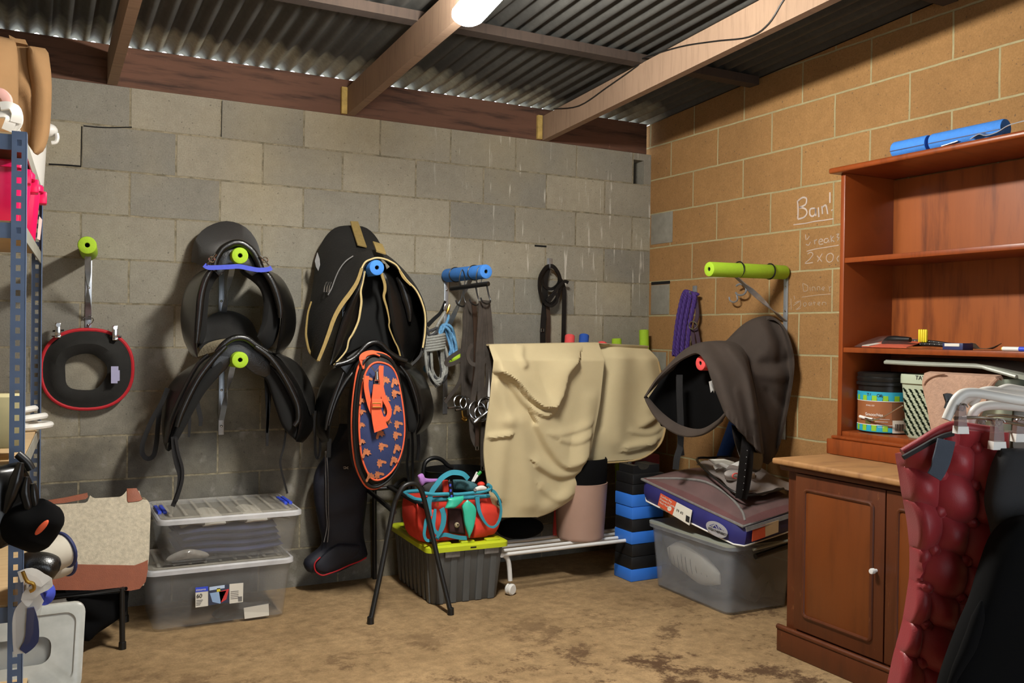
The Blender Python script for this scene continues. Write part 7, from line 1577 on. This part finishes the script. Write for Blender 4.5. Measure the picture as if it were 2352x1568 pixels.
# ------------------------------------------------------------------ clothes hangers, red quilted rug and dark garments close to the camera
Zq = ((2000, 860), 2.216); Zh = ((2120, 840), 5.6)
dp = lambda Z_, P, d: [at(a, b, d=d) for a, b in zz(*Z_, P)]
FW = _f.copy()
QD = 1.92
rq = thing('quilted_rug', 'dark red quilted rug with navy cord edge clipped on hangers at right foreground', 'rug', tuple(at(2180, 1700, d=QD)))
Lq = [(163, 402), (180, 500), (200, 620), (224, 740), (237, 870), (240, 980), (230, 1100), (200, 1280), (160, 1430), (130, 1568), (80, 1800)]
Rq = [(660, 300), (660, 500), (660, 700), (650, 860), (620, 1000), (580, 1150), (530, 1300), (480, 1430), (440, 1568), (380, 1800)]
def quilt(m):
    n, k = 200, 110; L = resample(cat([(*p, 0) for p in Lq], 6), n); R = resample(cat([(*p, 0) for p in Rq], 6), n); rows = []
    for i in range(n):
        r = []
        for j in range(k):
            q = L[i]+(R[i]-L[i])*j/(k-1); x, y = q[0], q[1]
            if i < 52: 
                s_ = j/(k-1); topy = np.interp(x, [163, 230, 330, 400, 430, 520, 660], [402, 362, 302, 268, 264, 275, 290]); y = topy+(y-np.interp(x, [163, 660], [402, 300]))*1.0 if i < 1 else max(y, topy+ i*6.5); q = np.array((x, y, 0))
            c0 = np.interp(y, [300, 690, 880, 1060, 1260, 1440, 1800], [345, 332, 302, 268, 262, 238, 200])
            u = (x-c0)/172.; v = (y-690-55*u)/190.
            j0 = math.floor(v); sn = math.sin(math.pi*(v-j0)); sm = lambda k_: k_+.13*(-1)**(k_+j0)*sn
            col = math.floor(u); col = col-1 if u < sm(col) else (col+1 if u >= sm(col+1) else col)
            fu = min(max((u-sm(col))/(sm(col+1)-sm(col)), 0), 1); sn2 = math.sin(math.pi*fu); tm = lambda j_: j_+.12*(-1)**(j_+col)*sn2
            jj = j0-1 if v < tm(j0) else (j0+1 if v >= tm(j0+1) else j0)
            fv = min(max((v-tm(jj))/(tm(jj+1)-tm(jj)), 0), 1)
            puff = (math.sin(math.pi*fu)**.5)*(math.sin(math.pi*fv)**.5)
            nd = (u-round(u))*172; nv = (v-round(v))*190; node = math.exp(-((nd/15)**2+(nv/15)**2))
            h = .034*puff+.022*node
            e = min(1, j/4.)
            p = at(*zz(*Zq, [(q[0], q[1])])[0], d=QD)
            r.append(p-FW*(h*e)+FW*.02*(1-e))
        rows.append(r)
    m.sheet(rows, .02)
add(rq, 'quilted_panel', M['red_quilt'], quilt, ang=80)
add(rq, 'top_binding', M['red_quilt'], lambda m: m.tube(dp(Zq, [(163, 400), (200, 378), (250, 348), (330, 298), (400, 266), (440, 262), (520, 272), (640, 290)], QD-.02), .0105, 10, sub=5))
add(rq, 'cord_edge', M['ink'], lambda m: m.tube(dp(Zq, [(165, 422), (205, 400), (255, 372), (320, 335), (372, 312), (420, 300)], QD-.042), .0055, 8, sub=5))
add(rq, 'navy_tab', mat('slate webbing', srgb(62, 70, 82), .8, bump=.3, bs=300), lambda m: m.strap(dp(Zq, [(385, 332), (372, 390), (358, 440), (345, 480), (322, 520)], QD-.065), [.036, .036, .036, .032, .03], .005, tuple(-FW), 4))
dg_ = thing('grey_garment', 'charcoal stretch garment hanging from the clip hanger at right frame edge', 'garment', tuple(at(2320, 1260, d=1.84)))
add(dg_, 'cloth', M['dark_grey_cloth'], lambda m: m.blade(dp(Zq, [(660, 375), (625, 470), (598, 580), (592, 660), (620, 790), (640, 900)], 1.85), dp(Zq, [(900, 375), (900, 470), (900, 580), (900, 660), (900, 790), (900, 900)], 1.85), .06, 30, 20, .6, .3))
bg2 = thing('black_garment', 'black stretch garment hanging in front of the red quilted rug', 'garment', tuple(at(2300, 1700, d=1.75)))
add(bg2, 'cloth', M['black_cloth'], lambda m: m.blade(dp(Zq, [(760, 720), (680, 770), (632, 830), (598, 910), (560, 1020), (520, 1150), (455, 1300), (380, 1500), (300, 1760)], 1.78), dp(Zq, [(920, 700), (920, 770), (920, 830), (920, 910), (920, 1020), (920, 1150), (920, 1300), (920, 1500), (920, 1760)], 1.78), .09, 40, 20, .6, .3))
add(bg2, 'seam_fold', M['black_cloth'], lambda m: m.tube(dp(Zq, [(565, 1150), (545, 1240), (500, 1380), (440, 1500), (380, 1640)], 1.745), [.002, .012, .014, .010, .004], 10, sub=4))
def hanger(lab, d, arms, bars, clips, grp='white clip hangers at right'):
    p0 = dp(Zh, [arms[0][0][0]], d)[0]; t = thing('clip_hanger', lab, 'hanger', tuple(p0), grp)
    for P, w in arms: add(t, 'arm', M['white_plastic'], lambda m: m.tube(dp(Zh, P+[(1650, P[-1][1]+4)]+[(3300-q[0], q[1]) for q in P[::-1]], d), [w*.9, w, w, w, w, w, w*.9], 10, sub=5))
    for P in bars: add(t, 'bar', M['chrome'], lambda m: m.tube(dp(Zh, P, d), .0035, 8, sub=3))
    yc = arms[0][0][-1][1]; add(t, 'hook', M['chrome'], lambda m: m.tube(dp(Zh, [(1650, yc), (1650, yc-150), (1690, 240), (1690, 190), (1650, 160), (1610, 190), (1605, 215)], d), .0025, 8, sub=4))
    for (x, y0, y1, y2, w, back) in clips:
        c_ = add(t, 'clip', M['smoky'], lambda m: m.hexa(*[[p+FW*o for p in dp(Zh, [(x-w*.36, y0), (x+w*.36, y0), (x+w*.5, y1), (x-w*.5, y1)], d-.012)] for o in (-.006, .012)]))
        add(c_, 'grip_tip', M['white_plastic'], lambda m: m.hexa(*[[p+FW*o for p in dp(Zh, [(x-w*.55, y1), (x+w*.55, y1), (x+w*.62, y2), (x-w*.62, y2)], d-.012)] for o in (-.009, .014)]))
        add(c_, 'spring', M['chrome'], lambda m: m.tube([dp(Zh, [(x+w*.35, y0+30)], d-.01)[0]+np.array((0, .0, .0))+(_r*math.cos(a)+_u*math.sin(a))*.007+FW*.002*a for a in np.linspace(0, 12, 26)], .0018, 6))
    return t
hanger('white plastic clip hanger gripping the red quilted rug, nearest of the three', 1.87, [([(300, 690), (345, 590), (410, 460), (470, 390), (545, 350), (680, 348), (860, 375), (1050, 410), (1500, 480)], .0105)], [[(400, 672), (560, 668), (760, 668), (960, 700), (1320, 765), (1600, 800)]], [(492, 505, 775, 870, 120, 0), (960, 700, 970, 1075, 140, 0)])
hanger('white plastic clip hanger in the middle of the three, bar below its arm', 1.95, [([(585, 830), (605, 720), (640, 620), (700, 550), (800, 515), (1000, 505), (1500, 545)], .0105)], [[(560, 862), (760, 860), (940, 850), (1500, 870)]], [(505, 790, 870, 930, 90, 0), (1250, 700, 870, 975, 140, 0)])
hanger('white plastic clip hanger farthest back of the three, partly hidden', 2.05, [([(480, 520), (560, 420), (680, 370), (820, 325), (980, 330), (1500, 420)], .011), ([(620, 520), (700, 420), (800, 370)], .008), ([(960, 320), (1080, 280), (1200, 295), (1500, 350)], .009)], [[(820, 640), (1040, 640), (1500, 690)]], [(735, 690, 760, 815, 110, 0)])
m = MB(); m.strap(dp(Zh, [(280, 420), (330, 410), (360, 450), (330, 560)], 1.98), .02, .006, tuple(-FW), 4); m2 = m
tag(m.build('black_strap_loop', M['black_plastic']), 'black strap loop poking out left of the white hangers', 'strap')
R0, R1 = dp(Zh, [(1650, 205)], 1.62)[0], dp(Zh, [(1650, 205)], 2.3)[0]; R1[2] = R0[2]
rl_ = thing('hanger_rail', 'white hanging rail on drop rods carrying the clip hangers, just outside the right edge', 'rail', tuple((R0+R1)/2))
add(rl_, 'rail', M['white_metal'], lambda m: m.tube([R0, R1], .009, 12))
for q in (R0*.9+R1*.1, R0*.1+R1*.9): add(rl_, 'drop_rod', M['white_metal'], lambda m: m.tube([q, np.array((q[0], q[1], 2.55-SL*q[1]))], .006, 8))
